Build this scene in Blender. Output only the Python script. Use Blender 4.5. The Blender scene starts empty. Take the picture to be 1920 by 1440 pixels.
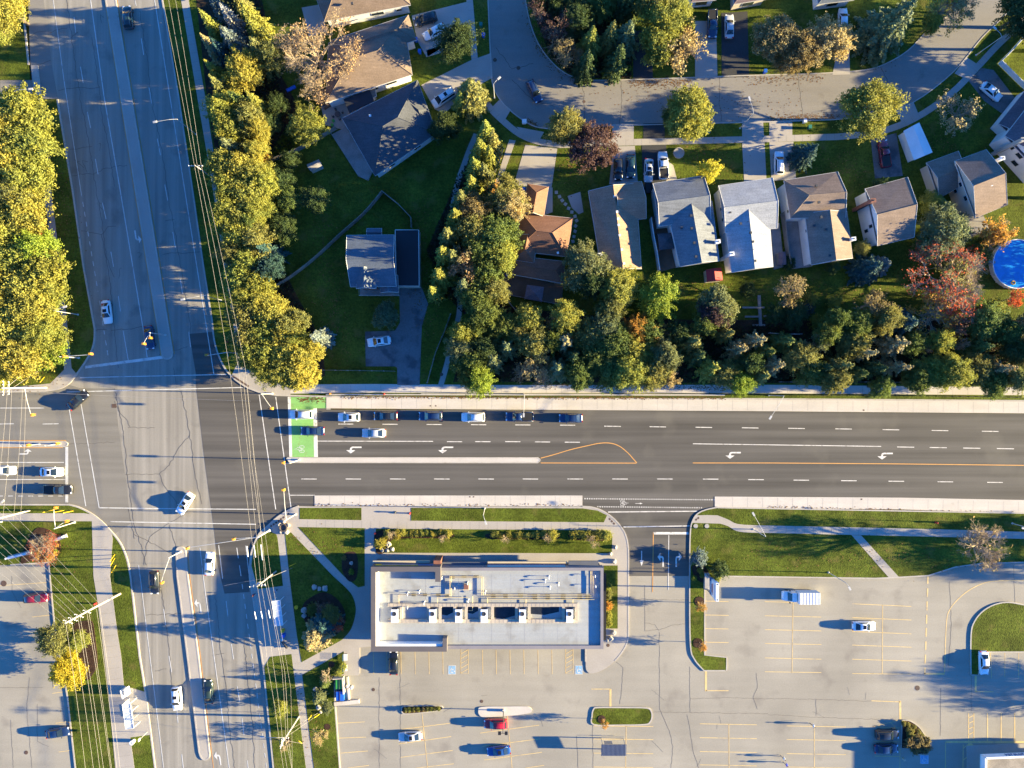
import bpy, bmesh, math, random
import numpy as np
from mathutils import Vector, Matrix, Euler
from mathutils.geometry import tessellate_polygon
R = math.radians
S = 9.4            # photo pixels per metre on the ground
H = 142.0          # camera height above the roads
scene = bpy.context.scene
C = scene.collection

# ---------------------------------------------------------------- camera
cam_d = bpy.data.cameras.new('camera'); cam = bpy.data.objects.new('camera', cam_d); C.objects.link(cam)
cam.location = (0, 0, H); cam.rotation_euler = (0, 0, 0)
cam_d.sensor_width = 36.0; cam_d.lens = 36.0 * H / (1920 / S)
cam_d.clip_start = 0.5; cam_d.clip_end = 4000
scene.camera = cam
# ---------------------------------------------------------------- sky and sun
SUN_EL, SUN_AZ = R(11.2), R(-1.3)      # low sun from the right edge of the picture
d = Vector((math.cos(SUN_EL) * math.cos(SUN_AZ), math.cos(SUN_EL) * math.sin(SUN_AZ), math.sin(SUN_EL)))
w = bpy.data.worlds.new('World'); scene.world = w; w.use_nodes = True
nt = w.node_tree; bg = nt.nodes['Background']
sky = nt.nodes.new('ShaderNodeTexSky'); sky.sky_type = 'NISHITA'; sky.sun_disc = False
sky.sun_elevation = SUN_EL; sky.sun_rotation = math.pi / 2 - SUN_AZ
sky.altitude = 200; sky.air_density = 1.0; sky.dust_density = 0.1; sky.ozone_density = 9.0
bg.inputs[1].default_value = 0.087
nt.links.new(sky.outputs[0], bg.inputs[0])
sl = bpy.data.lights.new('sun', 'SUN'); sl.energy = 5.0; sl.angle = R(0.5); sl.color = (1.0, 0.82, 0.435)
so = bpy.data.objects.new('sun', sl); C.objects.link(so); so.rotation_euler = d.to_track_quat('Z', 'Y').to_euler()
so.location = (150, 0, 60)
scene.view_settings.view_transform = 'Standard'; scene.view_settings.look = 'None'
scene.view_settings.gamma = 1.0; scene.view_settings.exposure = 2.60
scene.render.engine = 'CYCLES'
scene.cycles.max_bounces = 5; scene.cycles.diffuse_bounces = 3; scene.cycles.glossy_bounces = 2
scene.cycles.transmission_bounces = 3; scene.cycles.transparent_max_bounces = 4
scene.cycles.use_denoising = True

# ---------------------------------------------------------------- placing
def G(px, py, z=0.0):
    f = (H - z) / H
    return Vector(((px - 960) / S * f, (720 - py) / S * f, z))
def GP(pts, z=0.0): return [G(x, y, z) for x, y in pts]
def cr(pts, n=6, closed=False):
    P = [Vector((p[0], p[1])) for p in pts]; out = []; m = len(P)
    rng = range(m) if closed else range(m - 1)
    for i in rng:
        if closed: p0, p1, p2, p3 = P[(i-1) % m], P[i], P[(i+1) % m], P[(i+2) % m]
        else: p0, p1, p2, p3 = P[max(i-1, 0)], P[i], P[i+1], P[min(i+2, m-1)]
        for k in range(n):
            t = k / n
            v = 0.5 * ((2*p1) + (p2-p0)*t + (2*p0-5*p1+4*p2-p3)*t*t + (3*p1-p0-3*p2+p3)*t**3)
            out.append((v.x, v.y))
    if not closed: out.append((P[-1].x, P[-1].y))
    return out
# ---------------------------------------------------------------- materials
def nd(t, kind, **kw):
    n = t.nodes.new(kind)
    for k, v in kw.items():
        if k in n.inputs: n.inputs[k].default_value = v
        else: setattr(n, k, v)
    return n
def noise_col(t, vec, scale, c1, c2, lo=0.35, hi=0.65, detail=4.0):
    n = nd(t, 'ShaderNodeTexNoise'); n.inputs['Scale'].default_value = scale; n.inputs['Detail'].default_value = detail
    t.links.new(vec, n.inputs['Vector'])
    r = nd(t, 'ShaderNodeValToRGB'); e = r.color_ramp.elements
    e[0].position, e[1].position = lo, hi
    e[0].color = (*c1, 1); e[1].color = (*c2, 1)
    t.links.new(n.outputs['Fac'], r.inputs[0])
    return r.outputs[0]
def mixn(t, a, b, fac, mode='MIX'):
    m = nd(t, 'ShaderNodeMix', data_type='RGBA', blend_type=mode)
    if isinstance(fac, (int, float)): m.inputs[0].default_value = fac
    else: t.links.new(fac, m.inputs[0])
    for s, v in ((6, a), (7, b)):
        if isinstance(v, tuple): m.inputs[s].default_value = (*v[:3], 1)
        else: t.links.new(v, m.inputs[s])
    return m.outputs[2]
MATS = {}
def surf(name, col, var=0.12, big=0.12, fine=6.0, rough=0.85, streak=None, bump=0.0, bscale=8.0, stain=None, spec=0.25, metal=0.0, world=True, big_amt=None):
    """procedural surface: base colour x large patches x fine grain, optional streaks, stains and bump"""
    m = bpy.data.materials.new(name); m.use_nodes = True; t = m.node_tree; b = t.nodes['Principled BSDF']
    if world: vec = nd(t, 'ShaderNodeNewGeometry').outputs['Position']
    else: vec = nd(t, 'ShaderNodeTexCoord').outputs['Object']
    k = big_amt if big_amt is not None else var
    out = noise_col(t, vec, big, tuple(c*(1-k) for c in col), tuple(min(1, c*(1+k)) for c in col), 0.3, 0.7)
    f = noise_col(t, vec, fine, (1-var,)*3, (1+var,)*3, 0.3, 0.7, 3.0)
    out = mixn(t, out, f, 1.0, 'MULTIPLY')
    if streak:   # (rotation, scale along, scale across, amount)
        rot, sx, sy, amt = streak
        mp = nd(t, 'ShaderNodeMapping'); mp.inputs['Rotation'].default_value = (0, 0, rot); mp.inputs['Scale'].default_value = (sx, sy, 1)
        t.links.new(vec, mp.inputs['Vector'])
        s_ = noise_col(t, mp.outputs[0], 1.0, (1-amt,)*3, (1+amt,)*3, 0.3, 0.7, 3.0)
        out = mixn(t, out, s_, 1.0, 'MULTIPLY')
    if stain:    # (colour, scale, threshold, amount)
        sc, ss, th, am = stain
        n = nd(t, 'ShaderNodeTexNoise'); n.inputs['Scale'].default_value = ss; n.inputs['Detail'].default_value = 6
        t.links.new(vec, n.inputs['Vector'])
        mr = nd(t, 'ShaderNodeMapRange'); mr.inputs[1].default_value = th; mr.inputs[2].default_value = th + .12; mr.inputs[4].default_value = am
        t.links.new(n.outputs['Fac'], mr.inputs[0]); out = mixn(t, out, sc, mr.outputs[0])
    t.links.new(out, b.inputs['Base Color'])
    b.inputs['Roughness'].default_value = rough; b.inputs['Specular IOR Level'].default_value = spec; b.inputs['Metallic'].default_value = metal
    if bump:
        n = nd(t, 'ShaderNodeTexNoise'); n.inputs['Scale'].default_value = bscale; n.inputs['Detail'].default_value = 3
        t.links.new(vec, n.inputs['Vector'])
        bp = nd(t, 'ShaderNodeBump'); bp.inputs['Strength'].default_value = bump; bp.inputs['Distance'].default_value = 0.08
        t.links.new(n.outputs['Fac'], bp.inputs['Height']); t.links.new(bp.outputs[0], b.inputs['Normal'])
    MATS[name] = m; return m
def plain(name, col, rough=0.5, metal=0.0, spec=0.4, var=0.06):
    return surf(name, col, var=var, big=0.6, fine=9.0, rough=rough, metal=metal, spec=spec, world=False)
def objcol(name, rough, coat=0.0, metal=0.0, var=0.05, spec=0.5):
    m = bpy.data.materials.new(name); m.use_nodes = True; t = m.node_tree; b = t.nodes['Principled BSDF']
    oi = nd(t, 'ShaderNodeObjectInfo'); tc = nd(t, 'ShaderNodeTexCoord')
    f = noise_col(t, tc.outputs['Object'], 2.5, (1-var,)*3, (1+var,)*3)
    t.links.new(mixn(t, oi.outputs['Color'], f, 1.0, 'MULTIPLY'), b.inputs['Base Color'])
    b.inputs['Roughness'].default_value = rough; b.inputs['Coat Weight'].default_value = coat; b.inputs['Metallic'].default_value = metal
    b.inputs['Specular IOR Level'].default_value = spec
    MATS[name] = m; return m
def foliage(name, trans=0.35):
    """leaves: object colour varied clump by clump (two autumn tones per tree) and leaf by leaf"""
    m = bpy.data.materials.new(name); m.use_nodes = True; t = m.node_tree; b = t.nodes['Principled BSDF']
    oi = nd(t, 'ShaderNodeObjectInfo'); tc = nd(t, 'ShaderNodeTexCoord'); at = nd(t, 'ShaderNodeAttribute', attribute_name='leaf')
    off = nd(t, 'ShaderNodeVectorMath', operation='ADD'); t.links.new(tc.outputs['Object'], off.inputs[0])
    cb = nd(t, 'ShaderNodeCombineXYZ'); ml = nd(t, 'ShaderNodeMath', operation='MULTIPLY'); ml.inputs[1].default_value = 37.0
    t.links.new(oi.outputs['Random'], ml.inputs[0]); t.links.new(ml.outputs[0], cb.inputs[0]); t.links.new(cb.outputs[0], off.inputs[1])
    f = noise_col(t, off.outputs[0], 2.2, (0.86, 0.95, 1.12), (1.15, 1.07, 0.88), 0.3, 0.7)
    r = nd(t, 'ShaderNodeValToRGB'); r.color_ramp.elements[0].color = (.80, .82, .84, 1); r.color_ramp.elements[1].color = (1.20, 1.18, 1.14, 1)
    t.links.new(at.outputs['Fac'], r.inputs[0])
    c = mixn(t, oi.outputs['Color'], f, 1.0, 'MULTIPLY'); c = mixn(t, c, r.outputs[0], 1.0, 'MULTIPLY')
    t.links.new(c, b.inputs['Base Color']); b.inputs['Roughness'].default_value = 0.6; b.inputs['Specular IOR Level'].default_value = 0.2
    tr = nd(t, 'ShaderNodeBsdfTranslucent'); t.links.new(c, tr.inputs[0])
    mx = nd(t, 'ShaderNodeMixShader'); mx.inputs[0].default_value = trans
    t.links.new(b.outputs[0], mx.inputs[1]); t.links.new(tr.outputs[0], mx.inputs[2])
    t.links.new(mx.outputs[0], t.nodes['Material Output'].inputs[0])
    MATS[name] = m; return m
# ---------------------------------------------------------------- mesh collecting
class MB:
    def __init__(s): s.v = []; s.f = []; s.mi = []
    def add(s, vs, fs, mi=0):
        o = len(s.v); s.v += [tuple(v) for v in vs]; s.f += [tuple(i + o for i in f) for f in fs]; s.mi += [mi] * len(fs); return s
    def poly(s, pts, mi=0):
        pts = [Vector(p) for p in pts]
        a = sum(pts[i].x * pts[(i+1) % len(pts)].y - pts[(i+1) % len(pts)].x * pts[i].y for i in range(len(pts)))
        if a < 0: pts = pts[::-1]
        tri = tessellate_polygon([pts])
        fs = []
        for t in tri:
            p = [pts[i] for i in t]
            n = (p[1]-p[0]).cross(p[2]-p[0])
            fs.append(t if n.z >= 0 else t[::-1])
        return s.add(pts, fs, mi)
    def face(s, pts, mi=0): return s.add(pts, [tuple(range(len(pts)))], mi)
    def prism(s, pts, z0, z1, mi=0, bottom=False):
        top = [Vector((p[0], p[1], z1)) for p in pts]
        a = sum(top[i].x * top[(i+1) % len(top)].y - top[(i+1) % len(top)].x * top[i].y for i in range(len(top)))
        if a < 0: top = top[::-1]
        s.poly(top, mi); n = len(top)
        bot = [Vector((p.x, p.y, z0)) for p in top]
        s.add(bot + top, [(i, (i+1) % n, n + (i+1) % n, n + i) for i in range(n)], mi)
        return s
    def box(s, c, size, rz=0.0, mi=0, tilt=None):
        x, y, z = size[0]/2, size[1]/2, size[2]/2
        M = Matrix.Rotation(rz, 3, 'Z')
        if tilt is not None: M = tilt
        vs = [M @ Vector((a*x, b*y, e*z)) + Vector(c) for a in (-1, 1) for b in (-1, 1) for e in (-1, 1)]
        return s.add(vs, [(0,1,3,2), (4,6,7,5), (0,4,5,1), (2,3,7,6), (0,2,6,4), (1,5,7,3)], mi)
    def tube(s, path, r0, r1=None, n=6, mi=0, cap=True):
        path = [Vector(p) for p in path]; r1 = r0 if r1 is None else r1; rings = []; m = len(path)
        for i, p in enumerate(path):
            t = (path[min(i+1, m-1)] - path[max(i-1, 0)]); t = t.normalized() if t.length > 1e-9 else Vector((0, 0, 1))
            a = t.cross(Vector((0, 0, 1)));
            if a.length < 1e-3: a = Vector((1, 0, 0))
            a.normalize(); b = t.cross(a); r = r0 + (r1 - r0) * i / max(m-1, 1)
            rings.append([p + a * (r * math.cos(2*math.pi*k/n)) + b * (r * math.sin(2*math.pi*k/n)) for k in range(n)])
        vs = [v for rg in rings for v in rg]
        fs = [(i*n+k, i*n+(k+1) % n, (i+1)*n+(k+1) % n, (i+1)*n+k) for i in range(m-1) for k in range(n)]
        if cap: fs += [tuple(range(n))[::-1], tuple((m-1)*n+k for k in range(n))]
        return s.add(vs, fs, mi)
    def lathe(s, prof, c=(0, 0, 0), n=16, mi=0):
        vs = [Vector((c[0] + r*math.cos(2*math.pi*k/n), c[1] + r*math.sin(2*math.pi*k/n), c[2] + z)) for r, z in prof for k in range(n)]
        fs = [(i*n+k, i*n+(k+1) % n, (i+1)*n+(k+1) % n, (i+1)*n+k) for i in range(len(prof)-1) for k in range(n)]
        return s.add(vs, fs, mi)
    def strip(s, pts, wd, z, mi=0):
        """flat ribbon along a ground path (metres)"""
        P = [Vector((p[0], p[1])) for p in pts]; L = []; m = len(P)
        for i, p in enumerate(P):
            t = (P[min(i+1, m-1)] - P[max(i-1, 0)]); t = t.normalized() if t.length else Vector((1, 0)); nrm = Vector((-t.y, t.x)) * wd/2
            L += [Vector((*(p + nrm), z)), Vector((*(p - nrm), z))]
        return s.add(L, [(2*i, 2*i+1, 2*i+3, 2*i+2) for i in range(m-1)], mi)
    def kerb(s, pts, wd, z0, z1, mi=0):
        P = [Vector((p[0], p[1])) for p in pts]; m = len(P); L = []
        for i, p in enumerate(P):
            t = (P[min(i+1, m-1)] - P[max(i-1, 0)]); t = t.normalized() if t.length else Vector((1, 0)); nr = Vector((-t.y, t.x)) * wd/2
            L += [Vector((*(p+nr), z0)), Vector((*(p+nr), z1)), Vector((*(p-nr), z1)), Vector((*(p-nr), z0))]
        fs = []
        for i in range(m-1):
            a, b = 4*i, 4*i+4
            fs += [(a+1, a+2, b+2, b+1), (a, a+1, b+1, b), (a+2, a+3, b+3, b+2)]
        fs += [(0, 3, 2, 1), (4*(m-1), 4*(m-1)+1, 4*(m-1)+2, 4*(m-1)+3)]
        return s.add(L, fs, mi)
    def mesh(s, name, mats):
        me = bpy.data.meshes.new(name); me.from_pydata(s.v, [], s.f)
        for m in (mats if isinstance(mats, (list, tuple)) else [mats]): me.materials.append(MATS[m] if isinstance(m, str) else m)
        if len(me.polygons) == len(s.mi): me.polygons.foreach_set('material_index', s.mi)
        me.update(); return me
    def obj(s, name, mats, parent=None, loc=None, smooth=False):
        me = s.mesh(name, mats)
        if smooth: me.polygons.foreach_set('use_smooth', [True]*len(me.polygons))
        o = bpy.data.objects.new(name, me); C.objects.link(o)
        if parent: o.parent = parent
        if loc is not None: o.location = loc
        return o
def tag(o, label=None, cat=None, group=None, kind=None):
    if label: o['label'] = label
    if cat: o['category'] = cat
    if group: o['group'] = group
    if kind: o['kind'] = kind
    return o
def thing(name, label, cat, loc=(0, 0, 0), rz=0.0, group=None, scale=None):
    o = bpy.data.objects.new(name, None); C.objects.link(o); o.location = loc; o.rotation_euler = (0, 0, rz); o.empty_display_size = 0.3
    if scale is not None: o.scale = scale
    return tag(o, label, cat, group)
def copy_tree(o, parent=None):
    c = o.copy(); C.objects.link(c); c.parent = parent
    for ch in list(o.children): copy_tree(ch, c)
    return c
def struct(name, mb, mat, parent=None):
    o = mb.obj(name, mat, parent)
    if not parent: o['kind'] = 'structure'
    return o
_o1 = 'zeroth first second third fourth fifth sixth seventh eighth ninth tenth eleventh twelfth thirteenth fourteenth fifteenth sixteenth seventeenth eighteenth nineteenth'.split()
def ordinal(n):
    if n < 20: return _o1[n]
    tens = ['', '', 'twent', 'thirt', 'fort', 'fift', 'sixt', 'sevent', 'eight', 'ninet'][n // 10]
    return tens + 'ieth' if n % 10 == 0 else tens + 'y-' + _o1[n % 10]
ORD = [ordinal(i+1) for i in range(99)]
# ---------------------------------------------------------------- material set
surf('grass', (0.076, 0.096, 0.012), var=0.34, big=0.22, fine=3.2, rough=0.9, bump=0.9, bscale=5.0, stain=((0.13, 0.115, 0.03), 0.35, 0.56, 0.6), spec=0.1, big_amt=0.32, streak=(R(20), .5, 2.2, .14))
surf('grass_dry', (0.075, 0.075, 0.02), var=0.30, big=0.3, fine=3.2, rough=0.9, bump=0.9, bscale=5.0, stain=((0.10, 0.06, 0.025), 0.5, 0.52, 0.7), spec=0.1)
surf('soil', (0.045, 0.032, 0.022), var=0.35, big=0.5, fine=5.0, rough=0.95, bump=0.8, stain=((0.10, 0.055, 0.025), 0.8, 0.52, 0.6), spec=0.05)
surf('mulch', (0.055, 0.033, 0.024), var=0.3, big=1.2, fine=9.0, rough=0.95, bump=0.8, spec=0.05)
surf('old_asphalt', (0.262, 0.241, 0.205), var=0.07, big=0.09, fine=5.0, rough=0.9, streak=(R(-9.5), 0.95, 0.02, 0.20), bump=0.15, stain=((0.12, 0.11, 0.10), 0.22, 0.58, 0.45))
surf('lot_asphalt', (0.305, 0.279, 0.230), var=0.06, big=0.07, fine=4.0, rough=0.9, streak=(0.0, 0.05, 0.6, 0.05), bump=0.12, stain=((0.17, 0.15, 0.13), 0.20, 0.58, 0.42), big_amt=0.14)
surf('west_asphalt', (0.192, 0.178, 0.152), var=0.06, big=0.09, fine=5.0, rough=0.9, streak=(0.0, 0.035, 0.8, 0.10), bump=0.12)
surf('new_asphalt', (0.098, 0.090, 0.080), var=0.07, big=0.06, fine=6.0, rough=0.85, streak=(0.0, 0.012, 0.60, 0.30), bump=0.15, stain=((0.17, 0.155, 0.125), 0.09, 0.58, 0.40))
surf('street_asphalt', (0.222, 0.205, 0.182), var=0.07, big=0.08, fine=5.0, rough=0.9, streak=(0.0, 0.05, 0.5, 0.06), bump=0.15, stain=((0.11, 0.09, 0.07), 0.3, 0.63, 0.4))
surf('dark_drive', (0.045, 0.045, 0.047), var=0.12, big=0.2, fine=5.0, rough=0.8, bump=0.12)
surf('worn_drive', (0.15, 0.15, 0.15), var=0.12, big=0.25, fine=4.0, rough=0.85, bump=0.15, stain=((0.07, 0.07, 0.075), 0.35, 0.50, 0.8))
surf('concrete', (0.36, 0.325, 0.285), var=0.07, big=0.25, fine=6.0, rough=0.85, bump=0.12, stain=((0.24, 0.20, 0.16), 0.5, 0.64, 0.4))
surf('new_concrete', (0.50, 0.455, 0.400), var=0.05, big=0.3, fine=5.0, rough=0.85, bump=0.1, streak=(0.0, 0.08, 0.9, 0.06), stain=((0.30, 0.25, 0.20), 0.45, 0.66, 0.5))
surf('kerb_concrete', (0.40, 0.365, 0.32), var=0.1, big=0.4, fine=5.0, rough=0.85, stain=((0.2, 0.16, 0.12), 0.8, 0.60, 0.5))
surf('white_paint', (0.64, 0.61, 0.56), var=0.14, big=0.7, fine=7.0, rough=0.7, stain=((0.26, 0.24, 0.22), 1.6, 0.54, 0.7))
surf('worn_white_paint', (0.56, 0.55, 0.52), var=0.12, big=0.7, fine=7.0, rough=0.75, stain=((0.26, 0.24, 0.22), 1.0, 0.55, 0.7))
surf('yellow_paint', (0.62, 0.45, 0.20), var=0.12, big=0.7, fine=7.0, rough=0.75, stain=((0.30, 0.26, 0.21), 0.9, 0.56, 0.6))
surf('orange_paint', (0.58, 0.29, 0.085), var=0.08, big=0.7, fine=7.0, rough=0.7)
surf('green_paint', (0.21, 0.43, 0.13), var=0.10, big=0.3, fine=5.0, rough=0.75, streak=(0.0, 0.05, 0.9, 0.08), stain=((0.22, 0.14, 0.08), 0.6, 0.60, 0.6))
surf('blue_paint', (0.22, 0.38, 0.55), var=0.12, big=0.9, fine=7.0, rough=0.75, stain=((0.35, 0.42, 0.5), 1.6, 0.55, 0.6))
surf('crack_seal', (0.105, 0.095, 0.083), var=0.15, big=0.5, fine=5.0, rough=0.8)
surf('litter', (0.16, 0.085, 0.030), var=0.45, big=1.5, fine=6.0, rough=0.9)
foliage('leaves', 0.45); foliage('needles', 0.2)
surf('bark', (0.13, 0.10, 0.075), var=0.2, big=2.0, fine=9.0, rough=0.9, world=False)
surf('pale_bark', (0.31, 0.24, 0.155), var=0.15, big=2.0, fine=9.0, rough=0.9, world=False)
# ================================================================ GROUND, ROADS, PAVEMENTS
def sheet(mb, pts, z, mi=0): return mb.poly([Vector((p.x, p.y, z)) for p in GP(pts)], mi)
g = MB(); g.poly([(-1500, -1500, -.16), (1500, -1500, -.16), (1500, 1500, -.16), (-1500, 1500, -.16)])
struct('ground', g, 'grass_dry')
# -- asphalt
LE = [(60,-200),(82,0),(97,120),(109,190),(137,360),(157,500),(178,617)]           # west edge of the avenue
RE = [(275,-200),(305,0),(335,180),(362,360),(382,500),(398,600)]                   # east edge
NWC = cr([(178,617),(177,640),(171,660),(156,685),(142,704),(128,720),(110,729),(85,733)], 4)
NEC = cr([(398,600),(402,637),(411,668),(424,693),(441,711),(462,725),(490,736),(520,741)], 4)
SWC = cr([(130,946),(148,951),(170,962),(190,977),(212,1000),(228,1022),(239,1050),(245,1080)], 4)
SEC = cr([(560,949),(540,957),(520,970),(503,985),(487,1000),(477,1020),(470,1045),(468,1080)], 4)
SL = [(245,1080),(262,1230),(273,1297),(291,1440),(325,1700)]
SR = [(468,1080),(481,1165),(494,1250),(513,1440),(540,1700)]
a = MB()
sheet(a, LE + NWC[1:] + [(0,735),(-400,735),(-400,946),(0,946)] + SWC + SL[1:] + SR[::-1] + SEC[::-1][1:] + [(620,949),(620,741)] + NEC[::-1] + RE[::-1][1:], 0.0)
avenue = struct('avenue', a, 'old_asphalt')
a = MB(); sheet(a, [(-400,735.5),(0,735.5),(84,733.5),(128,721),(150,728),(214,728),(222,800),(236,900),(245,982),(215,1001),(190,977.5),(148,951.5),(130,946.5),(-400,946.5)], 0.008)
struct('west_road', a, 'west_asphalt')
a = MB()
EB = [(367,700),(367,720),(383,860),(402,1000),(408,1060),(421,1113),(468,1110),(466,1075),(469,1048)] + SEC[::-1][1:]
sheet(a, [(355,626),(401,622)] + NEC[1:] + [(612,743),(612,768),(960,768.5),(1440,771.5),(1920,776),(2500,781),(2500,948),(1920,944),(1340,954),(1300,966),(1291,1080),(1180,1080),(1174,1010),(1140,960),(1092,950),(590,950)] + EB[::-1], 0.012)
main_road = struct('main_road', a, 'new_asphalt')
a = MB(); sheet(a, [(480,1030),(1178,1040),(1178,1079),(1294,1079),(1294,1030),(2600,1020),(2600,1900),(480,1900)], -0.006)
lot = struct('parking_lot', a, 'lot_asphalt')
a = MB(); sheet(a, [(-500,1030),(180,1030),(250,1900),(-500,1900)], -0.006)
west_lot = struct('west_parking_lot', a, 'lot_asphalt')
a = MB(); sheet(a, [(50,-80),(76,-40),(82,0),(97,120),(108,186),(0,186),(0,150),(60,150),(57,123)], 0.004)
struct('side_lane', a, 'street_asphalt')

# -- raised blocks
def block(name, pts, mat, z=0.13, kerbs=(), kw=0.32, kz=0.155):
    b = MB(); b.prism([(p.x, p.y) for p in GP(pts)], -0.1, z); o = struct(name, b, mat)
    k = MB()
    for path in kerbs: k.kerb([(p.x, p.y) for p in GP(path)], kw, -0.05, kz)
    if k.v: k.obj('kerb', 'kerb_concrete', o)
    return o
nw1 = [(108,188)] + LE[3:] [0:] 
block('west_verge', [(-500,186),(108,186),(137,360),(157,500)] + NWC + [(0,735),(-500,735)], 'grass', kerbs=[[(108,187),(137,360),(157,500)] + NWC + [(0,735),(-400,735)]])
block('northwest_verge', [(-500,-300),(35,-300),(42,0),(54,122),(57,150),(-500,150)], 'grass', kerbs=[[(35,-200),(42,0),(54,122)]])
block('residential_ground', [(262,-300),(275,-200),(305,0),(335,180),(362,360),(382,500)] + NEC + [(612,743),(960,746.5),(1440,748),(1920,751.5),(2600,757),(2600,-300)], 'grass',
      kerbs=[RE + NEC[1:] + [(612,743.5),(960,746.5),(1440,748),(1920,751.5),(2500,757)]])
block('southwest_verge', [(-500,946)] + SWC + [(262,1230),(273,1297),(282,1377),(291,1440),(325,1700),(190,1700),(142,1440),(127,1305),(102,1162),(92,1054),(20,1059),(-500,1063)], 'grass',
      kerbs=[[(-400,946)] + SWC + SL[1:], [(20,1059),(92,1054),(102,1162),(127,1305),(142,1440),(190,1700)]], kw=0.3)
shopb = [(590,949.5),(1092,949.5)] + cr([(1092,949.5),(1110,951),(1130,958),(1148,970),(1163,986),(1173,1003),(1178,1030),(1178,1080)], 4)[1:] + [(1178,1195)] + cr([(1178,1195),(1172,1213),(1157,1234),(1138,1251),(1120,1260),(1106,1262),(1099,1255),(1098,1240)], 4)[1:] + [(1098,1212),(690,1212),(675,1214),(675,1262),(672,1266),(644,1266),(627,1270),(628,1320),(637,1440),(650,1700)] + SR[::-1] + SEC[::-1][1:]
block('shop_pavement', shopb, 'concrete', kerbs=[SEC + SR[1:], shopb[1:40], [(1098,1212),(1098,1240)], [(627,1272),(628,1320),(637,1440),(650,1700)]], kw=0.28)
eastb = cr([(1345,951),(1325,955),(1309,962),(1299,975),(1294,1000),(1293,1080),(1294,1205),(1302,1236),(1320,1257)], 4) + [(1362,1257),(1362,1232),(1321,1228),(1321,1099),(1348,1098),(1350,1080),(1640,1084),(1668,1083),(1740,1079),(1790,1063),(1840,1056),(1920,1054),(2600,1050),(2600,968),(1920,962)]
block('east_lawn', eastb, 'grass', kerbs=[[(1920,962),(1345,951.5)] + cr([(1345,951),(1325,955),(1309,962),(1299,975),(1294,1000),(1293,1080),(1294,1205),(1302,1236),(1320,1257)], 4) + [(1360,1257)] , [(1362,1257),(1362,1232),(1321,1228),(1321,1099),(1348,1098),(1350,1080),(1640,1084),(1668,1083),(1740,1079),(1790,1063),(1840,1056),(1920,1054)]], kw=0.24)
isl = cr([(1820,1265),(1820,1190),(1827,1164),(1843,1145),(1865,1133),(1890,1129),(1920,1134)], 5) + [(2300,1150),(2300,1222),(1834,1222),(1834,1265)]
block('grass_island', isl, 'grass', kerbs=[isl[:32], [(1920,1222),(1834,1222),(1834,1265),(1820,1265)]], kw=0.22)
isl = cr([(1113,1358),(1110,1342),(1113,1329),(1122,1326),(1170,1326),(1212,1327),(1221,1334),(1222,1345),(1218,1354),(1208,1358),(1160,1359)], 4, True)
block('lot_island', isl, 'grass', kerbs=[isl + isl[:1]], kw=0.25)
isl = cr([(897,1332),(903,1325),(950,1324),(985,1324),(995,1327),(997,1333),(990,1337),(960,1341),(910,1344),(899,1340)], 4, True)
block('concrete_island', isl, 'new_concrete', z=0.15)
isl = cr([(753,1330),(758,1324),(790,1323),(822,1323),(830,1326),(826,1331),(790,1336),(762,1338),(755,1336)], 4, True)
block('planter_island', isl, 'mulch', kerbs=[isl + isl[:1]], kw=0.2)
isl = cr([(1691,1350),(1705,1351),(1722,1362),(1733,1378),(1737,1395)], 5) + [(1736,1412),(1722,1414),(1708,1404),(1689,1402)]
block('planted_island', isl, 'mulch', kerbs=[isl + isl[:1]], kw=0.2)
# medians
def median(name, pts, mat='concrete', kw=0.28):
    b = MB(); P = [(p.x, p.y) for p in GP(pts)]; b.prism(P, -0.05, 0.15); o = struct(name, b, mat)
    k = MB(); k.kerb(P + P[:1], kw, -0.05, 0.17); k.obj('kerb', 'kerb_concrete', o); return o
m1 = [(180,-200),(199,0),(255,360),(297,617),(304,663)] + cr([(304,663),(307,671),(315,673),(322,669),(324,660)], 4)[1:] + [(317,617),(276,360),(217,0),(198,-200)]
median('avenue_median', m1)
m2 = [(331,1034)] + cr([(331,1034),(334,1027),(341,1026),(347,1030),(349,1040)], 4)[1:] + [(352,1080),(372,1230),(393,1412)] + cr([(393,1412),(392,1420),(385,1424),(378,1420),(374,1410)], 4)[1:] + [(352,1230),(333,1080)]
median('south_median', m2)
m3 = cr([(540,862),(538,860),(540,858)], 4) + [(1008,858)] + cr([(1008,858),(1012,861),(1012,864),(1008,867.5)], 4)[1:] + [(543,867)]
median('main_median', m3, 'new_concrete', 0.2)
m4 = [(-300,828),(122,828)] + cr([(122,828),(127,831),(126,835),(122,837)], 4)[1:] + [(-300,837)]
median('west_median', m4, 'concrete', 0.2)

# -- slabs on the blocks
def slab(name, polys, mat, z0=0.1, z1=0.15, joints=None):
    b = MB()
    for p in polys: b.prism([(q.x, q.y) for q in GP(p)], z0, z1)
    return struct(name, b, mat)
def band(path, wpx):
    P = [Vector(p) for p in path]; L, Rr = [], []
    for i, p in enumerate(P):
        t = (P[min(i+1, len(P)-1)] - P[max(i-1, 0)]).normalized(); n = Vector((-t.y, t.x)) * wpx/2
        L.append((p.x+n.x, p.y+n.y)); Rr.append((p.x-n.x, p.y-n.y))
    return L + Rr[::-1]
slab('west_sidewalk', [[(59,123),(72,123),(79,188),(79,200),(97,360),(112,480),(125,590),(135,690),(146,703),(128,721),(110,729),(92,733),(0,735),(-400,735),(-400,728),(0,728),(95,719),(121,693),(112,580),(98,480),(83,360),(66,195)]], 'concrete', 0.0, 0.148)
slab('verge_sidewalk', [[(324,-100),(340,0),(370,180),(398,345),(424,520),(437,600),(446,680),(434,706),(446,716),(465,729),(490,738),(545,741),(545,722),(500,712),(478,700),(459,690),(449,600),(437,520),(410,345),(385,180),(354,0),(338,-100)]], 'concrete')
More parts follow.
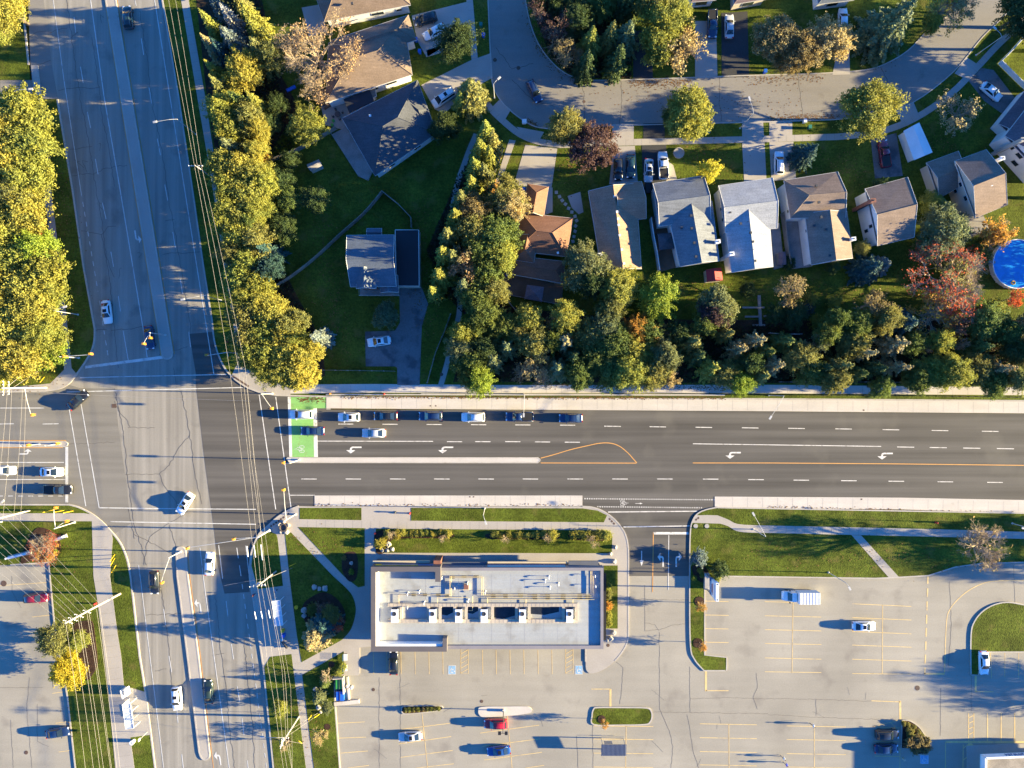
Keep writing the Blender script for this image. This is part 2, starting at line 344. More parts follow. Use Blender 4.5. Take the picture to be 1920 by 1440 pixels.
slab('north_path', [[(520,722),(545,721),(700,720),(960,722),(1440,721.5),(1920,726),(2500,731),(2500,747),(1920,741),(1440,737.5),(960,737),(700,736),(545,738),(520,738)]], 'new_concrete', 0.1, 0.145)
slab('cycle_track', [[(612,744),(960,747),(1440,749),(1920,752),(2500,757),(2500,781),(1920,775),(1440,771),(960,768),(612,765.5)], [(590,929),(1092,929),(1092,949),(590,949)], [(1340,931),(1440,931.5),(1690,933),(1920,937.5),(2500,944),(2500,970),(1920,963),(1690,955),(1440,953),(1340,951.5)]], 'new_concrete', -0.02, 0.06)
slab('north_kerb_wall', [[(612,738.5),(790,738.6),(790,741),(612,741)], [(790,737.6),(1358,739),(1358,742),(790,741)]], 'kerb_concrete', 0.1, 0.42)
slab('bed_strip', [[(640,741.5),(790,741.5),(960,742.5),(1358,742.8),(1358,747),(960,746),(640,743)]], 'grass_dry', 0.1, 0.16)
slab('southwest_sidewalk', [[(-400,963),(158,962),(172,964),(190,978),(210,1000),(212,1010),(207,1080),(221,1187),(228,1230),(233,1285),(273,1297),(282,1377),(245,1382),(253,1440),(280,1700),(240,1700),(217,1440),(204,1297),(184,1130),(176,1080),(173,977),(-400,977)]], 'concrete')
slab('east_sidewalk', [cr([(1296,980),(1300,972),(1305,966)],3) + [(1325,965.5)] + cr([(1345,966),(1365,974),(1382,982),(1415,984.5),(1440,985)],4) + [(1760,992),(1920,997),(2500,1010),(2500,1024),(1920,1010),(1440,999)] + cr([(1440,999),(1400,998),(1380,995),(1365,986.5),(1350,981.5)],4)[1:], [(1596,1003),(1614,1003.5),(1686,1083),(1667,1084)]], 'concrete')
# lawns of the shop block
lawnA = [(535,1001),(546,998),(625,1080)] + cr([(625,1080),(648,1101),(661,1117),(667,1137),(666,1155),(658,1180),(642,1199)], 4)[1:] + [(566,1241),(557,1190),(543,1080)]
lawnE = [(559,988),(684,990),(684,1098),(672,1101),(645,1080)]
lawnB = [(476,1026),(482,1013),(492,1003),(507,996),(519,1002),(521,1010),(531,1098),(484,1104),(472,1060)]
lawnC = [(507,1231),(547,1226),(551,1260),(574,1440),(590,1600),(530,1600),(515,1440),(496,1250)]
lawnD = [(645,1221),(645,1263),(626,1266),(627,1320),(636,1440),(645,1600),(600,1600),(589,1440),(567,1265)]
lawnF = [(705,991),(1138,994),(1145,998),(1148,1006),(1147,1037),(705,1036)]
lawnG = [(562,952),(678,952),(678,975),(562,973)]; lawnH = [(771,952),(1092,953),(1120,957),(1138,966),(1132,979),(771,976)]
lawnI = [(1132,1060),(1158,1060),(1158,1178),(1132,1178)]
slab('shop_lawn', [lawnA, lawnE, lawnB, lawnC, lawnD, lawnF, lawnG, lawnH, lawnI], 'grass', 0.1, 0.165)
# verge south of the west road keeps its grass; beds
def bed(name, pts, mat='mulch', z=0.2): 
    b = MB(); b.prism([(q.x, q.y) for q in GP(cr(pts, 4, True))], 0.1, z); return struct(name, b, mat)
bed('flower_bed', [(70,990),(95,994),(110,1008),(115,1025),(110,1042),(95,1051),(60,1052),(40,1055),(50,1020)])
bed('flower_bed', [(585,1118),(610,1110),(635,1125),(648,1150),(644,1175),(625,1192),(590,1190),(570,1160),(568,1135)])
bed('flower_bed', [(645,1040),(655,1034),(668,1037),(672,1060),(668,1085),(656,1090),(644,1075),(641,1055)])
bed('flower_bed', [(706,996),(760,996),(842,999),(843,1008),(760,1009),(735,1012),(722,1035),(706,1035)])
bed('flower_bed', [(920,999),(1010,1000),(1045,1001),(1045,1011),(1010,1011),(920,1010)])
bed('flower_bed', [(1070,999),(1110,998),(1142,999),(1143,1012),(1110,1014),(1070,1010)])
bed('flower_bed', [(170,1163),(176,1170),(180,1200),(184,1240),(176,1262),(160,1270),(140,1180),(150,1166)])
for x, y, r in ((1311,1127,9),(1308,1205,9),(1128,1348,7.5),(622,1245,6),(614,1362,6),(540,1388,6),(534,1318,6)):
    bed('tree_ring', [(x+r*math.cos(k*math.pi/4), y+r*math.sin(k*math.pi/4)) for k in range(8)], 'mulch', 0.19)
bed('drive_bed', [(1297,1062),(1318,1060),(1330,1078),(1322,1092),(1305,1085)])
# -- residential street
ST_T = [(985,-80),(985,0)] + cr([(985,0),(993,40),(1008,80),(1030,112),(1060,138),(1100,150),(1180,150),(1350,144),(1440,141),(1540,138),(1620,132),(1660,120),(1702,95),(1740,57),(1790,20),(1830,-20)], 4)[1:]
ST_B = [(915,-80),(915,0)] + cr([(915,0),(918,70),(921,130),(924,160),(936,185),(955,206),(978,224),(1004,238),(1040,243)], 4)[1:] + [(1150,236),(1440,229),(1560,225)] + cr([(1560,225),(1640,216),(1712,192),(1787,135),(1840,72),(1880,33),(1930,-20)], 4)[1:]
st = MB(); sheet(st, ST_T + ST_B[::-1], 0.145); street = struct('residential_street', st, 'street_asphalt')
k = MB()
for p in (ST_T, ST_B): k.kerb([(q.x, q.y) for q in GP(p)], 0.2, 0.05, 0.20)
k.obj('kerb', 'kerb_concrete', street)
sw = cr([(877,-40),(884,40),(890,110),(897,165),(915,198),(942,226),(975,252),(1010,266),(1050,272)], 4) + [(1150,268),(1440,261),(1570,257)] + cr([(1570,257),(1650,247),(1715,222),(1780,178),(1830,128),(1870,85),(1920,38),(1980,-20)], 4)[1:]
slab('street_sidewalk', [band(sw, 12)], 'concrete', 0.1, 0.17)
wk = cr([(893,252),(880,282),(868,315),(858,345),(850,400),(862,560),(856,610),(846,650),(836,690),(826,724)], 4)
slab('walkway', [band(wk, 10), [(955,262),(967,264),(938,345),(928,345)]], 'concrete', 0.1, 0.16)
slab('concrete_driveway', [[(1148,233),(1188,233),(1188,262),(1148,264)], [(1150,275),(1190,274),(1196,345),(1142,346)], [(1249,300),(1262,310),(1270,340),(1249,345)], [(1391,225),(1430,225),(1432,256),(1391,257)], [(1391,268),(1433,267),(1437,345),(1395,345)],
     [(1442,228),(1485,226),(1485,255),(1442,256)], [(1442,267),(1487,266),(1492,335),(1446,340)], [(968,238),(1020,248),(1012,262),(985,256)], [(985,272),(1045,279),(1034,352),(963,348)],
     [(1303,40),(1342,40),(1345,147),(1303,148)], [(1575,70),(1592,70),(1593,140),(1560,141)], [(772,30),(876,4),(880,60),(862,70),(800,108),(783,78)], [(800,95),(862,75),(862,90),(802,107)], [(790,160),(880,115),(921,100),(924,146),(902,158),(870,182),(832,214),(815,205)],
     [(936,188),(958,206),(945,228),(922,202)],[(1678,205),(1712,192),(1722,216),(1690,230)],[(1789,138),(1812,108),(1833,122),(1812,150)]], 'concrete', 0.1, 0.158)
slab('dark_driveway', [[(1206,232),(1246,231),(1246,260),(1206,261)], [(1203,273),(1249,272),(1249,340),(1238,350),(1207,350),(1205,330)], [(1352,25),(1401,22),(1404,145),(1353,146)], [(1187,60),(1222,55),(1224,151),(1187,152)]], 'dark_drive', 0.1, 0.158)
slab('worn_driveway', [[(742,537),(790,537),(803,570),(791,612),(787,722),(745,722),(745,690),(741,687),(686,687),(685,622),(741,620),(750,605),(749,545)], [(1632,262),(1680,250),(1692,330),(1640,335)], [(1815,152),(1840,128),(1862,132),(1905,188),(1880,215),(1845,190)], [(1205,335),(1220,335),(1224,362),(1210,362)]], 'worn_drive', 0.1, 0.156)
slab('patio', [[(566,15),(606,8),(612,60),(580,70)], [(600,190),(668,180),(700,205),(650,245),(610,235)], [(1028,352),(1036,352),(1036,398),(1022,403)], [(1064,368),(1088,360),(1094,398),(1085,402),(1072,390)]], 'concrete', 0.1, 0.16)
# belts of soil below the trees
slab('woodland_floor', [[(362,-60),(480,-60),(515,120),(560,200),(500,300),(520,480),(560,560),(605,640),(610,705),(545,716),(470,690),(452,600),(440,520),(412,340),(388,180)],
     [(890,560),(960,575),(1080,590),(1300,600),(1500,600),(1920,600),(2300,600),(2300,722),(1920,720),(1440,718),(850,716),(868,640)], [(1003,30),(1020,-60),(1185,-60),(1184,148),(1100,147),(1062,136),(1032,108)],
     [(800,470),(860,330),(885,260),(930,250),(905,360),(955,400),(930,560),(870,590),(850,560)]], 'soil', 0.1, 0.15)
# -- markings
def dash(mb, p, q, w=0.14, z=0.02):
    a_, b_ = G(*p), G(*q); mb.strip([a_, b_], w, z)
def pline(mb, pts, w=0.14, z=0.02): mb.strip(GP(pts), w, z)
def dashes(mb, pts, on, off, w=0.13, z=0.02, start=0.0):
    P = [Vector((q.x, q.y)) for q in GP(pts)]; seg = [(P[i], P[i+1]) for i in range(len(P)-1)]
    pos = start; acc = 0.0
    for A, B in seg:
        L = (B-A).length
        while pos < acc + L:
            t0 = max(pos - acc, 0); t1 = min(pos + on - acc, L); u = (B-A)/L
            mb.strip([A+u*t0, A+u*t1], w, z); pos += on + off
        acc += L
def shape(mb, pts, px, py, ang, sc, z=0.021):
    c, s_ = math.cos(ang), math.sin(ang); o = G(px, py)
    mb.poly([Vector((o.x + (x*c-y*s_)*sc, o.y + (x*s_+y*c)*sc, z)) for x, y in pts])
TURN = [(1.55,.28),(1.55,.0),(-.1,0),(-.28,-.05),(-.36,-.2),(-.38,-.42),(.35,-.42),(-.55,-1.05),(-1.45,-.42),(-.75,-.42),(-.72,-.1),(-.6,.12),(-.38,.25),(-.1,.28)]
STRAIGHT = [(-1.5,.09),(.4,.09),(.4,.38),(1.5,0),(.4,-.38),(.4,-.09),(-1.5,-.09)]
mk = MB()
for x in (634,717,800,883,966,1050): dash(mk, (x,795+(x-634)*.005), (x+28.5,795+(x-605)*.005))
for x, y in ((1133,799),(1218,800),(1304,801),(1391,802),(1478,803),(1566,804),(1655,805.5),(1747,807),(1841,808.5)): dash(mk, (x,y), (x+31,y+.5))
pline(mk, [(594,827),(812,827.5)])
for x, y in ((838,828),(891,828),(947,828),(1003,828.5),(1059,829)): dash(mk, (x,y), (x+28.5,y+.2))
pline(mk, [(1299,832),(1440,834),(1652,837)])
for x, y in ((1682,838),(1743,839),(1806,840),(1869,841)): dash(mk, (x,y), (x+32,y+.5))
for i, x in enumerate((565,648,731,814,897,980,1064,1148,1232,1318,1403,1488,1577,1666,1758,1851)): y = 898 if x < 1300 else 898 + (x-1300)*.0115; dash(mk, (x,y), (x+29,y+.2))
for px, py in ((663,842),(835,842),(1374,852),(1659,853.5)): shape(mk, TURN, px, py-2, 0, 1.02)
dashes(mk, [(1096,935),(1340,937)], .20, .26, .24); dashes(mk, [(1120,950),(1316,952)], .20, .26, .24)
pline(mk, [(1140,960),(1307,958.5)], .18); pline(mk, [(1169,988),(1293,986)], .18)
mk.poly([Vector((q.x,q.y,.02)) for q in GP([(1225,997.5),(1291,997.5),(1291,1002),(1225,1002)])])
pline(mk, [(1254,1003),(1253,1106)], .13)
shape(mk, STRAIGHT, 1203, 1047, R(-90), 1.0); shape(mk, TURN, 1242, 1049, R(-90), .95); shape(mk, [(x,-y) for x, y in TURN], 1269, 1049, R(-90), .95)
shape(mk, STRAIGHT, 1198, 944, 0, .48)
def bike(mb, px, py, ang, sc, z=.022):
    o = G(px, py); c, s_ = math.cos(ang), math.sin(ang)
    T = lambda x, y: (o.x + (x*c-y*s_)*sc, o.y + (x*s_+y*c)*sc)
    for cx in (-.55, .55): mb.strip([T(cx+.38*math.cos(k*math.pi/6), .38*2.0*math.sin(k*math.pi/6)*.9) for k in range(13)], .08*sc*1.4, z)
    for q in ([(-.55,0),(-.2,.9),(.4,.8),(0,-.05),(-.55,0)], [(.55,0),(.36,1.15),(.6,1.25)], [(-.35,.95),(-.1,1.0)], [(-.05,1.7),(.0,1.9),(.15,1.75),(-.05,1.7)], [(-.2,1.1),(.1,1.5),(.4,1.2)]): mb.strip([T(*p) for p in q], .075*sc*1.4, z + .001)
bike(mk, 1167, 943, R(-90), .62)
mk.poly([Vector((q.x,q.y,.024)) for q in GP([(539.5,744),(545.2,744),(548,857),(542.5,857)])])
mk.poly([Vector((q.x,q.y,.024)) for q in GP([(587.3,765.5),(594.2,765.5),(596.2,857),(589,857)])])
pline(mk, [(542,928.5),(590,928.5),(590,949)], .12)
pline(mk, [(486,740),(517,955)], .17); pline(mk, [(517,744),(546,954)], .17)
mk.obj('lane_markings', 'white_paint', main_road)
gp = MB(); sheet(gp, [(545.2,744.5),(611.5,744.5),(611.5,765.4),(587.3,765.4),(589,857),(548,857)], .020); gp.obj('bike_box', 'green_paint', main_road)
bk = MB(); bike(bk, 566, 842, R(90), .75, .0275); bk.obj('bike_symbol', 'worn_white_paint', main_road)
op = MB(); pline(op, [(1014,868),(1193,868.3)], .16); pline(op, cr([(1014,859),(1040,852),(1070,843),(1100,836),(1125,831),(1145,831),(1162,837),(1177,849),(1187,860),(1194,868)], 4), .16)
pline(op, [(1299,868),(1440,868),(1660,869.5),(1920,872.5),(2200,876)], .16); pline(op, [(1225,998),(1223.5,1110)], .16); op.obj('centre_line', 'orange_paint', main_road)
mk = MB()
pline(mk, [(90,-60),(100,0),(120,150),(152,360)], .13); dashes(mk, [(152,360),(184,547),(196,627),(204,675)], 1.0, 1.0, .13)
for p, q in (((139,32),(142,61)),((151,125),(156,155)),((164,210),(170,240)),((179,298),(184,327)),((192,380),(199,411)),((208,472),(213,500)),((222,555),(226,584))): dash(mk, p, q)
pline(mk, [(231,620),(241,678)]); pline(mk, [(162,-60),(170,0),(195,180),(226,360),(250,505),(269,620),(276,670)], .17)
for p, q in (((245,-60),(249,-30)),((253.5,0),(255.5,11)),((265,72),(269.5,103)),((279.5,164),(284.5,194)),((295,260),(301,291)),((309,346),(314.5,376)),((324,435),(329,465)),((338,523),(342.5,551)),((354,622),(357.5,651))): dash(mk, p, q)
pline(mk, [(281,-60),(290,0),(347,360),(401,701)], .16)
mk.poly([Vector((q.x,q.y,.02)) for q in GP([(160,686),(305,667),(305,672.5),(160,691)])])
pline(mk, [(150,708),(425,702)], .17); pline(mk, [(125,735),(350,729),(456,726.5)], .17)
shape(mk, TURN, 256, 445, R(98), .9)
pline(mk, [(186,952),(300,953.5),(480,955)], .17); pline(mk, [(207,978),(480,983)], .17)
for p in ([(-200,765),(83,765)], [(-200,867),(120,867)], [(-200,899),(122,899)]): pline(mk, p, .15)
for x in (-90,-4,80): dash(mk, (x,795), (x+30,794.5))
dashes(mk, [(-60,930),(120,930)], 1.0, 1.0, .13)
mk.poly([Vector((q.x,q.y,.02)) for q in GP([(122.5,838),(128,838),(128,942),(122.5,942)])])
pline(mk, [(130,768),(161,949)], .17); pline(mk, [(152,757),(186,952)], .17)
shape(mk, [(-x,-y) for x, y in TURN], 48, 850, 0, .85)
pline(mk, [(260,1060),(264,1090),(307,1440),(330,1640)], .13)
for p, q in (((307,1142),(311,1172)),((317,1230),(322,1260)),((331,1325),(334,1355)),((341,1414),(344,1440)),((424,1127),(427.5,1156)),((434,1207),(438,1236)),((445,1287),(449.5,1316)),((454,1347),(457.5,1378)),((464,1426),(467,1455)),((444,1027),(447,1047)),((449,1060),(452,1080))): dash(mk, p, q)
pline(mk, [(375,1027),(381,1080),(430,1440),(452,1600)], .15); pline(mk, [(410,1022),(417.5,1085)], .15)
dashes(mk, [(454,1095),(476,1255),(500,1440)], 1.0, 1.0, .12); pline(mk, [(461,1023),(467,1078)], .13)
shape(mk, TURN, 374, 1135, R(-82), .95); shape(mk, TURN, 411, 1421, R(-82), .95)
mk.obj('lane_markings', 'worn_white_paint', avenue)
yp = MB(); pline(yp, [(177,-200),(196.5,0),(252,360),(294.5,617),(302,668)], .12); pline(yp, [(201,-200),(220,0),(279,360),(320,617),(327,664)], .12)
pline(yp, [(-300,826),(124,826)], .13); pline(yp, [(-300,839.3),(118,839.3)], .13); pline(yp, [(352.5,1036),(356,1080),(376,1230),(398,1420),(404,1470)], .13); yp.obj('centre_line', 'orange_paint', avenue)
# -- parking stalls
ps = MB(); L = lambda *p, w=.11: pline(ps, list(p), w, .006)
for a_, b_ in (((1487,1129),(1485,1262)),((1655,1134),(1654,1264)),((1366.5,1357),(1367,1460)),((1527,1360),(1527,1460)),((791,1336),(803,1450)),((951,1340),(962,1460)),((1174,1359),(1173,1460))): L(a_, b_, w=.13)
for y0, y1 in ((1128.5,1131),(1155,1157),(1181,1183),(1207,1208.5),(1234,1236),(1260,1261)): L((1434,y0-.5),(1540,y1))
for y0, y1 in ((1132,1137),(1158,1162.5),(1184,1188.5),(1209.5,1213.5),(1236,1239.5),(1263,1264)): L((1598,y0),(1709,y1))
for y in (1127,1153,1178.5,1204): L((1322,y),(1366,y+.8))
for y in (1357,1383,1409,1434): L((1312,y),(1419,y+2))
for y in (1361,1386.5,1413,1438): L((1475,y),(1586,y+2))
for p in ([(752.5,1367.5),(844,1356)],[(747.5,1395),(846,1381)],[(751,1420),(849,1407)],[(780,1440),(851,1432)],[(632.5,1356),(684,1353.5)],[(635,1384),(686,1382)],[(639,1412),(690,1408)],[(652,1440),(692,1435)],
          [(900,1374.5),(1011,1359.5)],[(905,1399),(1014,1385)],[(907.5,1425),(1016,1410.5)],[(985,1440),(1020,1435)]): L(*p)
for y in (1361,1385.5,1412,1438): L((1113,y),(1225,y+1.2))
for x in (700,725,751.5,778,804,830,904.5,930,956,982,1008.5,1034.5): L((x,1219),(x+.8,1264))
for x in (864,1060.5):
    L((x,1217),(x,1263),(x+14,1263),(x+14,1217)); 
    for k_ in range(5): L((x,1226+k_*9),(x+14,1218+k_*9))
for p in ([(1109,1292),(1145,1292)],[(1323,1295),(1366,1295)],[(1634,1314),(1688,1316)],[(1829,1297),(1863,1297)]): L(*p, w=.15)
for p in ([(1144.5,1292),(1144.5,1325)],[(1323.5,1258),(1323.5,1296)],[(1687.5,1314),(1688,1349)],[(1829.5,1267),(1829.5,1298)]): L(*p, w=.42)
dashes(ps, [(1740,1078),(1734,1264)], 1.75, .9, .26, .006)
L(*cr([(1960,1087),(1920,1088),(1865,1089.5),(1840,1095),(1815,1108),(1795,1125),(1781,1143),(1774.5,1168),(1771,1262)], 4), w=.16); L((1733,1263.5),(1771,1263.5), w=.4)
for a_, b_ in (((1857,1224),(1859,1272)),((1884,1224),(1884,1272)),((1910,1224),(1910,1272))): L(a_, b_)
for x in (1816,1826): L((x,1337),(x,1390), w=.16)
for k_ in range(5): L((1816,1346+k_*10.5),(1826,1341+k_*10.5), w=.14)
for x in (1851.5,1877,1902.5): L((x,1337),(x,1390), w=.2)
L((1773,1391),(1935,1391.5), w=.42); L((1773,1391),(1772,1480), w=.16); L((1806,1396),(1805,1480), w=.16); L((1816,1396),(1815,1480), w=.3)
for k_ in range(2): L((1806,1403+k_*22),(1815,1396+k_*22), w=.16)
ps.poly([Vector((q.x,q.y,.012)) for q in GP([(1815,1393.5),(1822,1393.5),(1827.5,1400),(1827.5,1418),(1815,1418)])])
L((1636,1362.5),(1670,1354.5),(1688,1349)); L((1636,1362.5),(1688,1365)); L((1670,1355),(1680,1364)); L((1638,1390),(1687,1391)); L((1640,1417.5),(1687,1418.5)); L((1687.5,1402),(1687,1480))
ps.obj('stall_markings', 'yellow_paint', lot)
bl = MB(); wl = MB()
for x, y, w_, h_ in ((847.5,1256,13,15),(1085.5,1256,12.5,15),(1733,1424,16,15.5)):
    bl.poly([Vector((q.x,q.y,.009)) for q in GP([(x-w_/2,y-h_/2),(x+w_/2,y-h_/2),(x+w_/2,y+h_/2),(x-w_/2,y+h_/2)])])
    o = G(x, y); T = lambda a_, b_: (o.x+a_, o.y+b_)
    for q in ([(-.75,-.85),(.75,-.85),(.75,.85),(-.75,.85),(-.75,-.85)],): wl.strip([T(*p) for p in q], .08, .013)
    for q in ([(-.1,.6),(-.1,.1),(.3,.1),(.5,-.4),(.65,-.35)], [(.3*math.cos(R(a_)+.3)-.02, .38*math.sin(R(a_)+.3)-.2) for a_ in range(80,330,25)], [(-.16,.52),(-.04,.52)]): wl.strip([T(*p) for p in q], .12, .014)
bl.obj('accessible_stall_sign', 'blue_paint', lot); wl.obj('wheelchair_symbol', 'white_paint', lot)
mp = MB(); L2 = lambda *p: pline(mp, list(p), .1, .006)
for x0, y0, x1, y1 in ((60,1130,97,1125),(60,1157,104,1152),(0,1098,90,1092),(98,1300,128,1296),(104,1356,134,1352),(110,1410,140,1406)): L2((x0,y0),(x1,y1))
mp.obj('stall_markings', 'yellow_paint', west_lot)
# -- sealed cracks
rnd = random.Random(5)
def crack(mb, pts, w=.07, z=.016, jit=1.5):
    out = []
    for i in range(len(pts)-1):
        a_, b_ = Vector(pts[i]), Vector(pts[i+1]); n = max(2, int((b_-a_).length/6))
        for k_ in range(n): q = a_ + (b_-a_)*k_/n; out.append((q.x + rnd.uniform(-jit,jit)*(k_>0), q.y + rnd.uniform(-jit,jit)*(k_>0)))
    out.append(pts[-1]); mb.strip(GP(out), w, z)
ck = MB()
for p in ([(125,0),(142,125),(150,180),(166,260),(176,330),(190,410),(205,520),(214,610),(222,690)], [(172,70),(182,140),(192,220),(206,290),(215,350)], [(262,20),(276,110),(285,190),(305,290),(317,380),(331,450),(343,520),(355,600),(360,640)],
          [(93,62),(105,56),(126,53)], [(52,70),(70,60),(87,58)], [(57,123),(80,120),(95,113)], [(110,170),(140,165),(170,166),(188,163)], [(135,330),(150,326),(176,327),(200,315),(238,310)], [(152,433),(170,436),(190,440),(202,425),(218,424)],
          [(130,280),(150,278),(172,275)], [(190,440),(196,470),(205,500),(214,520)], [(306,477),(335,474),(380,472)], [(310,414),(327,412)], [(208,620),(240,617),(270,612)], [(178,620),(200,618)], [(325,690),(330,720)], [(298,665),(352,650)],
          [(215,728),(232,810),(240,900),(250,975),(275,1060)], [(215,752),(222,770),(240,790),(244,800)], [(340,735),(352,790),(356,815),(335,840),(318,872),(299,888),(306,908),(330,940),(340,965)], [(240,802),(290,802)], [(235,890),(299,889)], [(128,833),(170,832),(215,829)],
          [(356,815),(366,890),(378,945)], [(345,965),(310,985),(285,1003),(275,1020),(270,1060)], [(318,985),(325,1010),(330,1028)], [(240,950),(252,1010)], [(252,1002),(290,1020),(325,1040)],
          [(300,1090),(310,1160),(318,1230),(322,1290)], [(403,1110),(412,1200),(425,1300),(432,1380),(440,1440)], [(270,1153),(310,1152),(345,1150)], [(458,1200),(465,1280),(474,1360),(478,1440)], [(290,1258),(312,1254)], [(398,1230),(420,1225)]): crack(ck, p, .08)
for i in range(9):
    x, y = rnd.uniform(110,390), rnd.uniform(20,640); x = 100 + (y/620)*90 + rnd.uniform(0,200)*.9
    crack(ck, [(x,y),(x+rnd.uniform(-14,14),y+rnd.uniform(-6,6)),(x+rnd.uniform(-8,8),y+rnd.uniform(8,20))], .07)
ck.obj('crack_seal', 'crack_seal', avenue)
ck = MB(); cl = lambda *p, w=.07: crack(ck, list(p), w, .005, .8)
for p in ([(1209,1097),(1209,1183)], [(1178,1123),(1293,1125)], [(1209,1183),(1235,1180)], [(1236,1185),(1237,1330)], [(1293,1250),(1294,1336)], [(1225,1335),(1440,1338)], [(1210,1168),(1228,1171),(1235,1182),(1260,1172),(1285,1170)], [(1237,1330),(1255,1370),(1262,1400),(1258,1440)], [(1288,1340),(1294,1370),(1300,1410),(1310,1440)],
          [(1155,1241),(1168,1252),(1166,1290),(1162,1320)], [(1294,1310),(1370,1308),(1440,1310)], [(1412,1308),(1420,1290),(1418,1262)], [(1412,1308),(1420,1330)], [(1440,1310),(1530,1311),(1640,1315)], [(1440,1340),(1560,1346),(1690,1350)], [(1530,1311),(1530,1342)], [(1822,1265),(1821,1335)], [(1764,1290),(1763,1380)], [(1630,1263),(1735,1264)], [(1340,1110),(1342,1090)],
          [(750,1215),(751,1440)], [(711,1270),(711,1440)], [(1111,1360),(1112,1440)], [(1081,1380),(1084,1440)], [(22,1080),(23,1110),(40,1140)], [(55,1270),(50,1330),(60,1440)], [(0,1289),(80,1289)], [(20,1350),(25,1440)], [(70,1320),(70,1390),(92,1400)], [(95,1240),(100,1290)], [(1900,1060),(1903,1130)], [(1780,1090),(1784,1170),(1778,1250)]): cl(*p)
for i in range(14):
    x, y = rnd.uniform(1180,1900), rnd.uniform(1280,1440)
    if i % 3 == 0: x, y = rnd.uniform(640,1100), rnd.uniform(1270,1440)
    cl((x,y),(x+rnd.uniform(-30,30),y+rnd.uniform(-25,25)), w=.045)
surf('lot_crack', (.15,.132,.115), var=.2, big=.6); ck.obj('crack_seal', 'lot_crack', lot)
ck = MB()
for p in ([(1092,152),(1096,200),(1096,236)], [(1163,150),(1166,190),(1160,236)], [(1349,146),(1348,190),(1352,228)], [(1495,140),(1500,180),(1505,224)], [(1650,125),(1668,160)], [(960,150),(1000,190),(1040,200)], [(930,90),(960,130),(1000,120)]): crack(ck, p, .10, .149)
ck.obj('crack_seal', 'crack_seal', street)
# -- pavement joints
jt = MB()
def joints(path, wpx, step, z):
    P = [Vector((q.x,q.y)) for q in GP(path)]; acc = 0; nxt = step
    for i in range(len(P)-1):
        A, B = P[i], P[i+1]; Ln = (B-A).length; u = (B-A)/max(Ln,1e-6); n = Vector((-u.y,u.x))*wpx/S/2
        while nxt < acc+Ln:
            c_ = A+u*(nxt-acc); jt.strip([c_+n, c_-n], .03, z); nxt += step
        acc += Ln
joints(sw, 11.5, 1.6, .174); joints([(545,729),(960,729.5),(1440,729.5),(1920,734)], 15, 3.0, .149); joints([(612,755),(960,757.5),(1440,760),(1920,764)], 19, 3.0, .064); joints([(1345,941),(1690,944),(1920,950)], 18, 3.0, .064); joints([(590,939),(1092,939)], 18, 3.0, .064)
joints([(560,982),(960,987),(1135,988)], 14, 1.8, .134); joints([(1440,992),(1920,1004)], 13, 1.8, .154); joints([(66,130),(90,360),(120,600),(128,690)], 13, 1.8, .152); joints([(347,0),(378,180),(404,345),(430,520),(443,600)], 12, 1.8, .154); joints([(190,985),(191,1080),(200,1150),(216,1290),(235,1440)], 26, 2.2, .154); joints([(525,1005),(537,1080),(555,1225),(582,1440)], 12, 1.7, .134); joints([(555,993),(635,1080)], 14, 1.7, .134)
surf('joint', (.20,.18,.155), var=.1); jt.obj('pavement_joints', 'joint')['kind'] = 'structure'
# drains and manholes
dr = MB()
for x, y, w_, z in ((214,761,16,.02),(178,619,5,.02),(1619,769,6,.064),(1615,936,6,.064),(881,931.5,5,.064),(888,931.5,5,.064),(807,761,5,.064),(817,761,5,.064)): c_ = G(x,y); dr.box((c_.x,c_.y,z), (w_/S*.55,w_/S*.45,.012))
for x, y, r, z in ((700,1293,.33,.002),(903,1315,.33,.002),(1140,1209.5,.33,.136),(1095,191,.3,.15),(928,113,.4,.15),(972,128,.4,.15),(7,1094,.6,.002),(49,1411,.4,.002),(1720,1290,.5,.002),(828,702,.35,.165)): c_ = G(x,y); dr.lathe([(r,0),(r,.012),(0,.012)], (c_.x,c_.y,z), 12)
surf('iron', (0.10, 0.065, 0.05), var=.2, big=2, fine=9, rough=.7); dr.obj('drain_covers', 'iron')['kind'] = 'structure'
bx = MB()
for p in ([(398,705),(402,703),(409,714),(405,716)],): pass
for i in range(9): c_ = G(438+i*3.4, 706+i*2.2); bx.box((c_.x,c_.y,.153), (.42,.36,.01), R(-33))
for i in range(8): c_ = G(509+i*4.6, 986-i*3.2); bx.box((c_.x,c_.y,.138), (.42,.36,.01), R(35))
for i in range(3): c_ = G(1143+i*4, 973+i*4.2); bx.box((c_.x,c_.y,.138), (.42,.36,.01), R(-45))
for i in range(2): c_ = G(1305+i*4, 974-i*3); bx.box((c_.x,c_.y,.155), (.42,.36,.01), R(40))
bx.obj('tactile_plates', 'iron')['kind'] = 'structure'
